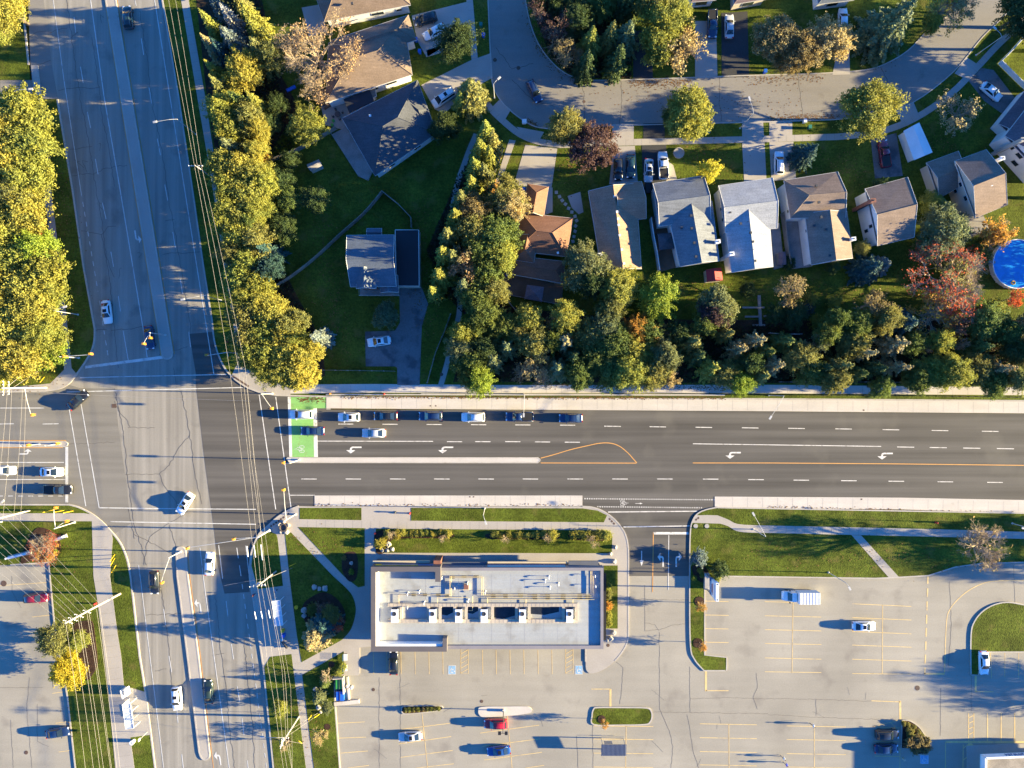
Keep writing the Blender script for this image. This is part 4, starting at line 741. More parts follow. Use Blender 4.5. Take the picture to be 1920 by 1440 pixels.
# trees just past the right edge that shade the picture
for t in [(1990,60,50,'B','dgr',13),(2040,150,55,'O','dgr',8.5),(2010,360,50,'B','dgr',8.5),(2080,480,60,'B','dgr',10),(2000,640,50,'B','dgr',11),(2200,1015,34,'O','olv',9),(2070,1035,34,'M','olv',10),(2250,1080,42,'N','wht',12),(2360,1095,42,'N','wht',13),(2200,1295,38,'N','wht',10),(2300,1310,42,'N','wht',12),(2420,1330,42,'N','wht',13),(2150,1345,30,'N','wht',8)]: tree(*t[:5], zone='of', h=t[5])
finish_labels()
# low growth under the belts
ug = np.random.default_rng(9); pts = []
def inpoly(x, y, poly):
    c = False; j = len(poly)-1
    for i in range(len(poly)):
        if (poly[i][1] > y) != (poly[j][1] > y) and x < (poly[j][0]-poly[i][0])*(y-poly[i][1])/(poly[j][1]-poly[i][1])+poly[i][0]: c = not c
        j = i
    return c
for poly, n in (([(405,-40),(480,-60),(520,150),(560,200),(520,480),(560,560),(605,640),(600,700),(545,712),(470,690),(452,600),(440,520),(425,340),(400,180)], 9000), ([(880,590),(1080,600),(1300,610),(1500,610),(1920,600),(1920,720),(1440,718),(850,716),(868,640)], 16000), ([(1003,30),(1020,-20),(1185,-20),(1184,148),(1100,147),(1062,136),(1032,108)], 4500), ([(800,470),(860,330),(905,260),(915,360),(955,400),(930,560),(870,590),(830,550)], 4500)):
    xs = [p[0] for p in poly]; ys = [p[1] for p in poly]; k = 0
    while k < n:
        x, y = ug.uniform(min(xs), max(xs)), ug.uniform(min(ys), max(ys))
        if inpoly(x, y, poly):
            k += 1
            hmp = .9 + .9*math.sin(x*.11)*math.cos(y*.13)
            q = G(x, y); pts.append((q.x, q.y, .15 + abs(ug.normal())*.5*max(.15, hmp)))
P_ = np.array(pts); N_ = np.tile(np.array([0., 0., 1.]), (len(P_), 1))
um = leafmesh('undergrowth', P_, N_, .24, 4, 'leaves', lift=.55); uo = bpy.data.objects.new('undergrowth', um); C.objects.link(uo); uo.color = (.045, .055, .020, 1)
tag(uo, 'low dark undergrowth covering the ground below the tree belts', 'undergrowth', kind='stuff')
# ================================================================ BUILDINGS
def shingle(name, col, amt=.10): surf(name, col, var=.16, big=.5, fine=4.5, rough=.92, streak=(R(8), .25, 3.2, amt), bump=.25, bscale=9, spec=.1, big_amt=.10)
shingle('brown_shingle', (.190, .140, .105)); shingle('slate_shingle', (.078, .082, .092)); shingle('blue_shingle', (.105, .125, .155)); shingle('pale_shingle', (.31, .32, .335)); shingle('rust_shingle', (.190, .100, .066)); shingle('tan_shingle', (.300, .195, .130)); shingle('taupe_shingle', (.205, .155, .125)); shingle('purple_shingle', (.14, .105, .115))
plain('white_siding', (.72, .71, .68), .7); plain('cream_siding', (.50, .44, .36), .8); plain('trim', (.52, .51, .49), .6); plain('glass', (.02, .03, .045), .08, spec=.8); plain('brick', (.20, .085, .06), .9, var=.2); plain('dark_wall', (.09, .075, .065), .8)
plain('deck_wood', (.14, .085, .055), .85, var=.2); plain('grey_wood', (.26, .24, .22), .9, var=.2); plain('dark_membrane', (.018, .02, .026), .7); plain('black', (.012, .012, .013), .5); plain('grey_metal', (.42, .42, .42), .4, .6); plain('white_metal', (.75, .75, .74), .45); plain('dark_metal', (.05, .05, .055), .5)
plain('red_plastic', (.45, .03, .03), .5); plain('blue_plastic', (.02, .12, .55), .4); plain('teal_plastic', (.02, .16, .13), .5); plain('green_plastic', (.05, .30, .06), .45); plain('yellow_plastic', (.75, .45, .02), .45); plain('stone', (.34, .32, .29), .9, var=.15); plain('fence_wood', (.27, .23, .19), .9, var=.25); plain('orange_plastic', (.75, .30, .03), .5); plain('galvanized', (.55, .55, .54), .45, .3)
def V3(v, z): return Vector((v.x, v.y, z))
def house(label, blocks, wall='white_siding', roof='brown_shingle', chim=(), vents=(), wins=(), group='houses on the residential streets', cat='house', base=.12):
    """blocks: (A, B, C, D photo corners of the eaves, eaves height, rise, hips 'AB' ends, options). Ridge runs along A-B."""
    cen = [sum((G(*blocks[0][k], blocks[0][4]) for k in range(4)), Vector()) / 4][0]
    root = thing('house', label, cat, (cen.x, cen.y, base), 0, group)
    O = Vector((cen.x, cen.y, base)); rf, wl, tr = MB(), MB(), MB(); walls = []
    for bi, bl in enumerate(blocks):
        A, B, Cc, D = [G(*bl[k], bl[4]) - O for k in range(4)]; ze, rise, hips = bl[4]-base, bl[5], bl[6]
        m1, m2 = (A+D)/2, (B+Cc)/2; axis = (m2-m1); half = (D-A).length/2; u = axis.normalized()
        r1 = m1 + u*(half*.95 if 'A' in hips else 0); r2 = m2 - u*(half*.95 if 'B' in hips else 0)
        r1, r2 = V3(r1, ze+rise), V3(r2, ze+rise); a, b, c, d_ = [V3(q, ze) for q in (A, B, Cc, D)]
        cc = (a+b+c+d_)/4
        tflat = rise < .05
        if tflat:
            rf.face([a, d_, c, b] if (b-a).cross(c-a).z < 0 else [a, b, c, d_])
        else:
            def up(*p):
                n = (p[1]-p[0]).cross(p[2]-p[0]); rf.face(list(p) if n.z > 0 else list(p)[::-1])
            up(a, b, r2, r1); up(c, d_, r1, r2)
            if 'A' in hips: up(d_, a, r1)
            if 'B' in hips: up(b, c, r2)
            for P_, Q_ in [(r1, r2)] + ([(a, r1), (d_, r1)] if 'A' in hips else []) + ([(b, r2), (c, r2)] if 'B' in hips else []):
                rf.tube([P_ + Vector((0, 0, .02)), Q_ + Vector((0, 0, .02))], .07, n=4)
        # soffit, fascia and walls
        rf.face([V3(q, ze-.06) for q in ((a, b, c, d_) if (b-a).cross(c-a).z < 0 else (d_, c, b, a))])
        tr.kerb([(q.x, q.y) for q in (a, b, c, d_, a)], .055, ze-.2, ze+.012)
        if not tflat:
            for s_, m, e1, e2 in ((('A'), r1, a, d_), (('B'), r2, b, c)):
                if s_ not in hips:
                    for e in (e1, e2): tr.tube([e + Vector((0, 0, .01)), m + Vector((0, 0, .01))], .045, n=4)
        ins = []
        for q in (a, b, c, d_):
            t = (cc-q); ins.append(V3(q + t*(.45*1.41/t.length), ze))
        w_ = wl if not (len(bl) > 7 and bl[7] == 'open') else None
        if w_ is not None:
            n = 4; bot = [V3(q, -.05) for q in ins]; top = [V3(q, ze-.07) for q in ins]
            w_.add(bot+top, [(i, (i+1) % n, n+(i+1) % n, n+i) for i in range(n)])
            if not tflat:
                if 'A' not in hips: w_.face([V3(ins[0], ze-.07), V3(ins[3], ze-.07), V3((ins[0]+ins[3])/2, ze+rise*.86-.1)])
                if 'B' not in hips: w_.face([V3(ins[1], ze-.07), V3(ins[2], ze-.07), V3((ins[1]+ins[2])/2, ze+rise*.86-.1)])
        walls.append(ins)
    wl.obj('wall', wall, root); ro = rf.obj('roof', roof, root); tr.obj('fascia', 'trim', root)
    for bi, e, t, z, ww, wh in wins:
        p, q = walls[bi][e], walls[bi][(e+1) % 4]; u = (q-p).normalized(); c_ = p + (q-p)*t; cen0 = sum(walls[bi], Vector())/4
        nrm = Vector((u.y, -u.x, 0)); nrm = nrm if nrm.dot(V3(c_-cen0, 0)) > 0 else -nrm
        fr = MB(); ang = math.atan2(u.y, u.x); fr.box(V3(c_, z)+nrm*.02, (ww+.2, .10, wh+.2), ang); f = fr.obj('window', 'trim', root)
        pn = MB(); pn.box(V3(c_, z)+nrm*.055, (ww, .06, wh), ang); pn.obj('pane', 'glass', f)
    for px, py, zt, sz, mt in chim:
        q = G(px, py, zt) - O; m = MB(); m.box((q.x, q.y, zt/2), (sz, sz*.8, zt), .1); m.box((q.x, q.y, zt+.05), (sz+.16, sz*.8+.16, .12), .1); ch = m.obj('chimney', mt, ro)
        m = MB(); m.lathe([(.14, 0), (.14, .2), (0, .2)], (q.x, q.y, zt+.11), 8); m.obj('flue', 'dark_metal', root)
    for px, py, z, k in vents:
        q = G(px, py, z) - O; m = MB()
        if k == 'p': m.tube([(q.x, q.y, z-base-.5), (q.x, q.y, z-base+.35)], .06, n=6)
        else: m.box((q.x, q.y, z-base-.1), (.42, .42, .4), .1)
        m.obj('roof_vent', 'white_metal' if k == 'w' else 'dark_metal', root)
    return root
house('long house with sunlit brown hip roof at the top edge beside the peach tree', [((575,-52),(742,-85),(770,9),(608,40),3.5,2.3,'AB')], 'white_siding', 'brown_shingle', vents=[(660,6,5.2,'b')], wins=[(0,2,.35,2.0,1.2,.8),(0,2,.42,2.0,1.2,.8),(0,2,.12,1.9,1,.6)])
house('brown hip-roofed house below the peach tree with a dark sunroom roof', [((622,75),(766,28),(781,75),(620,128),3.5,1.2,'AB'),((616,80),(757,40),(773,140),(610,193),3.5,2.5,'AB'),((690,170),(703,165),(706,180),(693,186),2.6,.02,'')], 'white_siding', 'brown_shingle', vents=[(672,93,5.0,'b'),(678,115,5.4,'p')], wins=[(1,2,.2,2.1,1.1,.7),(1,2,.26,2.1,.9,.7),(1,2,.42,1.9,.7,.7),(1,2,.48,1.9,.7,.7),(1,2,.54,1.9,.7,.7)])
m = MB(); q = [G(*p, 2.8) for p in ((644,186),(693,168),(702,190),(655,212))]; m.prism(q, 2.65, 2.75); 
sr = thing('sunroom', 'black flat-roofed sunroom lean-to below the brown hip roof', 'sunroom', tuple(V3(sum(q, Vector())/4, .12))); O = sr.location.copy()
m = MB(); m.prism([p-O for p in q], 2.6, 2.72); m.obj('roof', 'dark_membrane', sr); m = MB(); m.prism([(p-O)*.94 for p in q], 0, 2.6); m.obj('wall', 'white_siding', sr)
house('slate grey hip-roofed house with dappled light right of the yellow-green yard tree', [((641,222),(783,150),(819,250),(703,330),3.4,2.7,'AB'),((770,178),(803,205),(796,238),(765,214),3.3,1.3,'B')], 'white_siding', 'slate_shingle', vents=[(694,217,4.6,'w')], wins=[(0,2,.3,1.9,1.4,.9),(0,2,.75,1.9,1.4,.9)])
h4 = house('lone house with steel blue gable roof and black flat garage roof', [((650,441),(739,440),(743,537),(657,538),5.4,2.1,''),((667,503),(668,541),(705,541),(704,503),5.6,1.7,''),((713,516),(713,549),(747,548),(746,516),3.9,1.3,''),((688,428),(716,428),(716,446),(688,446),3.0,.5,'')], 'brick', 'blue_shingle', wins=[(0,2,.3,4.2,1.2,1.1),(0,2,.7,2,1.4,1.2)])
O = h4.location.copy(); q = [G(*p, 3.3)-O for p in ((741,431),(785,431),(786,536),(743,536))]; m = MB(); m.prism(q, 2.95, 3.12); m.obj('garage_roof', 'dark_membrane', h4); m = MB(); m.kerb([(p.x, p.y) for p in q+q[:1]], .16, 2.9, 3.2); m.obj('parapet', 'trim', h4); m = MB(); m.prism([p*1.0+Vector((0,0,0)) for p in q], -.05, 2.93); m.obj('garage_wall', 'cream_siding', h4)
m = MB(); q = [G(*p, 1.0) for p in ((674,540),(748,540),(748,554),(674,554))]; fp = thing('front_porch', 'grey railed front porch below the steel blue gable roof', 'porch', tuple(V3(sum(q, Vector())/4, .12))); O = fp.location.copy(); m.prism([p-O for p in q], 0, .5); m.obj('deck', 'grey_wood', fp); m = MB(); m.kerb([(p.x, p.y) for p in [p-O for p in q+q[:1]]], .06, 1.3, 1.37)
for p in [q[0]*(1-t)+q[1]*t for t in (0,.25,.5,.75,1)] + [q[3]*(1-t)+q[2]*t for t in (0,.2,.4,.6,.8,1)]: m.box((p.x-O.x, p.y-O.y, .9), (.08,.08,.9))
m.obj('railing', 'trim', fp)
house('rust brown hip-roofed house with stepping stones along its right side', [((1029,350),(1020,406),(978,400),(989,344),3.2,1.9,'A'),((978,399),(1075,409),(1062,481),(964,470),3.3,2.5,'AB'),((970,440),(961,487),(1001,493),(1009,445),3.3,1.7,'B'),((955,478),(1058,490),(1058,532),(956,514),2.75,.9,'AB')], 'cream_siding', 'rust_shingle', vents=[(1010,440,5.2,'w'),(1028,443,5.1,'w'),(998,387,4.6,'w'),(1046,474,4.0,'w'),(998,500,3.4,'w'),(1017,503,3.3,'w')], chim=())
house('long tan gable-roofed house with a row of white roof vents', [((1103,358),(1128,508),(1203,504),(1192,344),3.3,1.7,''),((1150,344),(1203,340),(1212,410),(1160,413),3.3,2.1,'')], 'dark_wall', 'tan_shingle', chim=[(1125,478,4.6,.7,'white_metal')], vents=[(1152,368,4.9,'w'),(1157,397,5,'w'),(1159,410,5,'w'),(1160,422,5,'w'),(1162,441,5,'w'),(1166,468,5,'w'),(1170,494,5,'w'),(1190,377,4.7,'w'),(1117,403,4.2,'p'),(1143,408,5,'p')])
shingle('speckled_shingle', (.165,.175,.19), .14)
house('two-level house with speckled blue-grey roof beside the tall yellow cedar', [((1224,344),(1320,329),(1333,413),(1236,424),5.2,1.9,''),((1250,388),(1275,500),(1349,489),(1335,377),5.1,1.5,'')], 'white_siding', 'speckled_shingle', chim=[(1346,453,6.3,.75,'white_metal')], vents=[(1265,387,6.4,'b'),(1318,380,6.4,'b'),(1296,404,6.8,'b'),(1278,427,6.2,'b'),(1297,428,6.6,'b'),(1302,455,6.6,'b'),(1305,481,6.5,'b')], wins=[(0,3,.3,3.8,.8,1.2),(1,0,.25,4,.9,1.1)])
house('two-level house with pale blue-white roof second right of the yellow cedar', [((1347,348),(1449,333),(1458,428),(1360,437),5.2,1.6,''),((1356,392),(1372,511),(1450,500),(1441,382),5.1,1.35,'')], 'white_siding', 'pale_shingle', chim=[(1372,476,6.4,.75,'white_metal')], vents=[(1369,398,6.4,'b'),(1424,388,6.4,'b'),(1389,419,6.8,'b'),(1403,415,6.9,'p'),(1408,436,6.7,'b'),(1412,453,6.7,'b'),(1412,468,6.6,'p'),(1416,489,6.5,'b')], wins=[(0,3,.55,3.6,.5,1.2),(0,3,.3,3.6,.5,1.2)])
house('two-level house with taupe roof and sun patch on its lower right corner', [((1470,338),(1571,322),(1586,408),(1482,409),5.2,2.0,'A'),((1509,400),(1521,497),(1599,484),(1588,396),5.0,1.8,'')], 'white_siding', 'taupe_shingle', chim=[(1600,448,6.0,.7,'white_metal')], vents=[(1531,348,6.8,'b'),(1536,379,7,'b'),(1540,407,6.8,'b'),(1549,430,6.5,'b'),(1556,479,6.4,'b'),(1505,373,6.2,'b'),(1527,423,6,'b'),(1541,426,6.3,'p')], wins=[(0,3,.2,3.6,.5,1),(1,0,.3,4,.5,1),(1,1,.3,1.5,2.4,1.5)])
house('brown gable-roofed house with white upper west wall and brick below', [((1622,354),(1702,332),(1714,445),(1645,461),5.3,2.2,'')], 'white_siding', 'taupe_shingle', chim=[(1637,376,7.6,.8,'brick')], wins=[(0,3,.35,3.9,.6,1.4),(0,3,.3,1.8,.6,1.3)], vents=[(1678,405,6.6,'w')])
house('house with brown roof and tall beige west gable behind the green tree', [((1790,302),(1849,280),(1889,384),(1829,409),5.4,2.5,''),((1737,305),(1797,283),(1800,350),(1760,372),3.3,1.7,'')], 'cream_siding', 'taupe_shingle', chim=[(1879,297,7.0,.7,'white_metal')], vents=[(1850,345,7.4,'b'),(1859,347,7.3,'w'),(1833,362,6.6,'p')], wins=[(0,3,.35,4.2,.9,.8),(0,3,.62,4.2,.8,.7),(0,3,.55,2.2,.8,.8),(0,3,.82,4.0,.8,.7)])
house('white-walled house with purple-brown roof on the right edge', [((1884,255),(1965,150),(2050,215),(1957,335),5.6,2.6,''),((1872,232),(1930,160),(1965,190),(1905,262),3.4,1.2,'')], 'white_siding', 'purple_shingle', chim=[(1918,262,8.4,.8,'stone')], wins=[(0,3,.55,4.2,1.3,1.0),(0,3,.78,4.2,1.3,1.0),(0,3,.45,2,1.3,1)])
house('brown-roofed house cut by the top edge above the dark paved driveway', [((1374,-85),(1445,-95),(1440,-2),(1376,8),3.4,2.2,'AB')], 'cream_siding', 'purple_shingle', wins=[(0,2,.5,1.6,2.2,1.4)]); house('dark-roofed house cut by the top edge left of the black strip hedge', [((1290,-85),(1345,-85),(1343,0),(1296,4),3.4,2.0,'AB')], 'white_siding', 'purple_shingle', wins=[(0,2,.5,1.6,2.2,1.4)])
house('pale house cut by the top edge above the pair of brown trees', [((1528,-80),(1600,-90),(1602,0),(1534,8),3.3,1.8,'AB')], 'white_siding', 'blue_shingle', wins=[(0,2,.5,1.6,2,1.3)])
# sheds, decks, garden things
def simple(name, label, cat, mb, mat, loc, group=None, parts=()):
    o = mb.obj(name, mat); o.location = loc; tag(o, label, cat, group); return o
def gable_shed(name, label, cat, quad, ze, rise, wall, roof, open_=False):
    q = [G(*p, ze) for p in quad]; c_ = sum(q, Vector())/4; root = thing(name, label, cat, (c_.x, c_.y, .13)); q = [V3(p-c_, ze) for p in q]
    r1, r2 = V3((q[0]+q[3])/2, ze+rise), V3((q[1]+q[2])/2, ze+rise); m = MB()
    for f in ((q[0], q[1], r2, r1), (q[2], q[3], r1, r2)):
        n = (f[1]-f[0]).cross(f[2]-f[0]); m.face(f if n.z > 0 else f[::-1])
    m.face([q[3], r1, q[0]]); m.face([q[1], r2, q[2]]); m.obj('roof', roof, root)
    if not open_: m = MB(); m.prism([p*.93 for p in q], 0, ze-.02); m.obj('wall', wall, root)
    else:
        for p in q: m = MB(); m.tube([(p.x*.95, p.y*.95, 0), (p.x*.95, p.y*.95, ze)], .06, n=6); m.obj('post', 'grey_metal', root)
    return root
gable_shed('garden_shed', 'small garden shed with red metal roof below the blue-grey roof', 'shed', ((1323,506),(1325,529),(1355,526),(1352,502)), 2.2, .5, 'cream_siding', 'red_plastic')
gable_shed('carport_tent', 'white gabled carport tent beside the dark red pickup', 'tent', ((1693,246),(1713,301),(1748,286),(1723,230)), 2.3, .6, 'white_siding', 'white_metal')
gable_shed('garden_shed', 'small grey shed roof in the dark yard left of the steel blue house fence', 'shed', ((575,309),(598,299),(604,311),(582,321)), 1.9, .35, 'cream_siding', 'grey_wood')
gable_shed('garden_shed', 'purple-grey lean-to shed against the fence beside the taupe roof', 'shed', ((1459,474),(1459,498),(1474,496),(1473,472)), 2.1, .3, 'grey_wood', 'purple_shingle')
def deck(label, pts, rail=True, z=.6, mat='deck_wood'):
    q = [G(*p, z) for p in pts]; c_ = sum(q, Vector())/len(q); root = thing('deck', label, 'deck', (c_.x, c_.y, .13), 0, 'back yard decks'); q = [p-V3(c_, 0) for p in q]
    m = MB(); m.prism(q, 0, z-.13); m.obj('floor', mat, root)
    if rail:
        m = MB(); m.kerb([(p.x, p.y) for p in q+q[:1]], .07, z+.75, z+.82)
        for i in range(len(q)):
            a_, b_ = q[i], q[(i+1) % len(q)]; n = max(1, int((b_-a_).length/1.6))
            for k in range(n): p = a_+(b_-a_)*k/n; m.box((p.x, p.y, (z-.13+z+.75)/2), (.09, .09, .88))
        m.obj('railing', 'grey_wood', root)
    return root
deck('brown timber deck below the rust brown hip roof', [(945,512),(1055,535),(1052,572),(945,552)]); deck('weathered deck left of the speckled blue-grey roof', [(1222,405),(1262,412),(1272,500),(1236,510)], False); deck('dark deck against the taupe roof house', [(1468,412),(1510,412),(1519,500),(1485,504)], mat='grey_wood')
deck('railed deck at the left corner of the slate grey hip roof', [(622,252),(648,238),(700,318),(690,338),(672,330)], mat='grey_wood'); deck('railed brown deck at the lower left of the brown hip roof', [(594,170),(622,165),(632,190),(608,205)]); deck('railed stone deck below the beige gable wall', [(1802,410),(1842,400),(1856,430),(1820,445)], mat='grey_wood'); deck('narrow deck between the pale roof and the fence', [(1445,420),(1462,418),(1470,500),(1452,505)], False, mat='grey_wood')
def pavilion(name, label, quad, ze, mat, cat):
    q = [G(*p, ze) for p in quad]; c_ = sum(q, Vector())/4; root = thing(name, label, cat, (c_.x, c_.y, .6)); q = [V3(p-c_, ze-.6) for p in q]; top = Vector((0, 0, ze+.1)); m = MB()
    for i in range(4):
        f = [q[i], q[(i+1) % 4], top]; n = (f[1]-f[0]).cross(f[2]-f[0]); m.face(f if n.z > 0 else f[::-1])
    m.obj('canopy', mat, root)
    for p in q: m = MB(); m.tube([(p.x*.95, p.y*.95, 0), (p.x*.95, p.y*.95, ze-.6)], .05, n=6); m.obj('post', 'dark_metal', root)
pavilion('gazebo', 'grey-purple square gazebo canopy on the brown timber deck', ((988,534),(1020,538),(1016,566),(983,560)), 2.9, 'purple_shingle', 'gazebo'); pavilion('gazebo', 'dark blue square gazebo canopy on the weathered deck', ((1233,438),(1262,436),(1265,466),(1236,469)), 2.9, 'slate_shingle', 'gazebo')
# pool
p = G(1907, 495, 1.2); root = thing('swimming_pool', 'round above-ground pool with bright blue water and a white rim', 'pool', (p.x, p.y, .13))
surf('pool_water', (.02, .25, .66), var=.12, big=.25, fine=1.2, rough=.1, spec=.5, bump=.15, bscale=2.0); m = MB(); m.lathe([(0, 1.02), (4.75, 1.02)], n=48); m.obj('water', 'pool_water', root); m = MB(); m.lathe([(4.86, 0), (4.86, 1.2), (4.9, 1.24), (4.75, 1.24), (4.75, .9)], n=48); m.obj('rim', 'white_metal', root)
for k in range(16): a_ = k*math.pi/8; m = MB(); m.box((4.9*math.cos(a_), 4.9*math.sin(a_), .6), (.14, .14, 1.2), a_); m.obj('post', 'white_metal', root)
p = G(1900, 530, 1.2); m = MB(); m.lathe([(.32+.12*math.cos(R(a_)), .12*math.sin(R(a_))) for a_ in range(0, 375, 30)], n=16); simple('swim_ring', 'yellow swim ring floating near the lower pool edge', 'swim ring', m, 'yellow_plastic', (p.x, p.y, 1.18))
p = G(1858, 492, 1.0); m = MB(); m.box((0, 0, .6), (1.4, .5, 1.1)); m.box((-.4, 0, .3), (.5, .5, .6)); simple('pool_ladder', 'grey steps on the left side of the pool', 'ladder', m, 'grey_wood', (p.x, p.y, .13))
# fences
def fence(label, pts, h=1.8, mat='fence_wood', th=.08, step=2.4, z0=.13, slat=False):
    P = GP(pts); c_ = P[0]; root = thing('fence', label, 'fence', (c_.x, c_.y, z0), 0, 'garden fences'); P = [p-c_ for p in P]; m = MB()
    if slat:
        for zz in (.15, h*.5, h-.08): m.kerb([(p.x, p.y) for p in P], .06, zz, zz+.07)
    else: m.kerb([(p.x, p.y) for p in P], th, .05, h)
    m.obj('panel', mat, root); acc, nxt = 0.0, 0.0; m = MB(); m.box((0, 0, h/2+.04), (.13, .13, h+.08)); pm = m.mesh('post', mat)
    for i in range(len(P)-1):
        a_, b_ = P[i], P[i+1]; ln = (b_-a_).length
        while nxt <= acc+ln+1e-6:
            p = a_+(b_-a_)*((nxt-acc)/max(ln, 1e-6)); o = bpy.data.objects.new('post', pm); C.objects.link(o); o.parent = root; o.location = (p.x, p.y, 0); nxt += step
        acc += ln
    return root
fence('long weathered board fence curving left of the steel blue house', cr([(512,543),(550,519),(595,484),(640,442),(685,402),(719,362)], 4)); fence('thin fence running from the apex to the steel blue house', [(719,362),(748,385),(772,410),(773,430)], 1.6); fence('grey board fence between the yard tree and slate roof house', cr([(495,309),(525,298),(560,284),(600,262),(632,243)], 4), 1.7)
fence('white board fence beside the weathered deck', [(1217,413),(1222,445),(1228,475),(1233,510)], 2.2, 'white_siding', .12); fence('tall grey fence between the pale roof and taupe roof houses', [(1463,402),(1468,440),(1473,480),(1476,498)], 2.0, 'grey_wood'); fence('low slatted fence along the walkway beside the row of spruces', [(943,282),(935,310),(922,340)], 1.3, 'grey_wood', slat=True); fence('chain link fence beside the walkway right of the asphalt driveway', [(846,590),(835,620),(818,660),(802,718)], 1.4, 'grey_metal', .03)
fence('wire fence along the path at the foot of the steel blue house lawn', [(608,694),(680,695),(742,696)], 1.1, 'grey_metal', .03); fence('wire fence strung above the north path at the wood edge', [(1460,716),(1520,716),(1640,716),(1760,718)], 1.2, 'grey_metal', .03); fence('white fence along the right edge walk behind the white house', [(1926,60),(1890,100),(1870,120),(1900,150),(1926,175)], 1.4, 'white_siding', .1); fence('thin fence below the brown timber deck', [(944,555),(960,575),(972,588)], 1.5, 'grey_wood'); fence('short pale rail fence in the wooded yards', [(1440,625),(1470,627),(1500,627)], 1.2, 'white_siding', .08, slat=True)
fence('black metal guard rail along the grass strip above the main road', [(1359,740),(1600,741),(1760,742.5),(1920,745),(2300,750)], 1.15, 'black', .05, 1.6, slat=True)
rb = thing('raised_bed', 'pale timber garden frame with cross boards in the yards', 'garden bed', tuple(V3(G(1425,582), .13))); O = rb.location.copy()
for k, (a_, b_) in enumerate((((1422,554),(1425,610)),((1391,577),(1432,577)),((1396,594),(1422,594)),((1431,593),(1464,593)),((1410,610),(1433,610)))): m = MB(); m.kerb([((q-O).x, (q-O).y) for q in (G(*a_), G(*b_))], .35 if k else .6, 0, .3+.02*k); m.obj('board', 'grey_wood', rb)
def spot(name, label, cat, px, py, mb, mat, z=.14, group=None, rz=0): 
    p = G(px, py); o = mb.obj(name, mat); o.location = (p.x, p.y, z); o.rotation_euler = (0, 0, rz); return tag(o, label, cat, group)
def bin_mb():
    m = MB(); m.add([(-.22,-.26,0),(.22,-.26,0),(.22,.26,0),(-.22,.26,0),(-.28,-.33,.95),(.28,-.33,.95),(.28,.33,.95),(-.28,.33,.95)], [(3,2,1,0),(0,1,5,4),(1,2,6,5),(2,3,7,6),(3,0,4,7)]); m.box((0,0,.99), (.62,.72,.09)); m.tube([(-.3,-.2,.95),(-.3,.2,.95)], .04); return m
for x, y, mt, lb in ((781,78,'blue_plastic','blue bin by the brick corner of the brown hip roof'),(982,357,'blue_plastic','blue bin beside the rust brown garage roof'),(960,424,'blue_plastic','blue bin left of the rust brown house'),(951,516,'blue_plastic','dark blue bin at the deck corner'),(1432,137,'blue_plastic','blue bin on the upper street kerb under brown trees'),(788,100,'blue_plastic','blue bin beside the lawn of the brown hip roof'),(902,50,'teal_plastic','dark green bin on the sidewalk strip by the street'),(907,70,'blue_plastic','dark bin beside the street kerb'),(1326,250,'teal_plastic','green bin at the sidewalk below the street tree'),(1515,241,'teal_plastic','dark green bin on the sidewalk strip'),(1506,230,'white_metal','white bin on the kerb of the street strip')): spot('wheeled_bin', lb, 'bin', x, y, bin_mb(), mt)
m = MB(); m.box((0,0,.3), (.75,.75,.6)); m.box((0,0,.65), (.9,.9,.1)); spot('utility_box', 'white utility box on the kerb of the street corner', 'box', 983, 230, m, 'white_metal')
m = MB(); m.tube([(-.8,-.5,.5),(.8,.5,.1)], .35, n=10); spot('play_slide', 'bright blue slide lying below the peach tree', 'slide', 547, 168, m, 'blue_plastic')
m = MB(); m.lathe([(0,.7),(.6,.7),(.6,.65),(.05,.65),(.05,0),(.35,0)], n=12)
for k in range(4): a_ = k*math.pi/2+.4; m.box((math.cos(a_),math.sin(a_),.42),(.42,.42,.06),a_); m.box((1.2*math.cos(a_),1.2*math.sin(a_),.7),(.05,.42,.5),a_)
spot('patio_table', 'dark patio table ringed by chairs left of the slate roof', 'patio table', 635, 217, m, 'dark_metal')
for x, y in ((626,228),(624,236)): m = MB(); m.lathe([(.25,0),(.3,.5),(0,.5)], n=10); spot('plant_pot', 'green pot on the patio left of the slate roof, %s one' % ('upper' if y < 230 else 'lower'), 'pot', x, y, m, 'green_plastic')
m = MB(); m.lathe([(1.05,0),(1.1,.35),(.95,.35),(.95,.2),(0,.2)], n=14); spot('stone_ring', 'round stone planter ring on the lawn right of the white pickup', 'planter', 1272, 288, m, 'stone')
for i, (x, y) in enumerate(((1043,361),(1049,369),(1054,376),(1060,383),(1066,391),(1072,398),(1078,406),(1081,414),(1079,424),(1078,434),(1076,444),(1074,453))): m = MB(); m.box((0,0,.03), (.62,.62,.06)); spot('stepping_stone', 'square stepping stone beside the rust brown house, %s from the top' % ORD[i], 'stepping stone', x, y, m, 'stone', .14, 'stepping stones', i*.3)
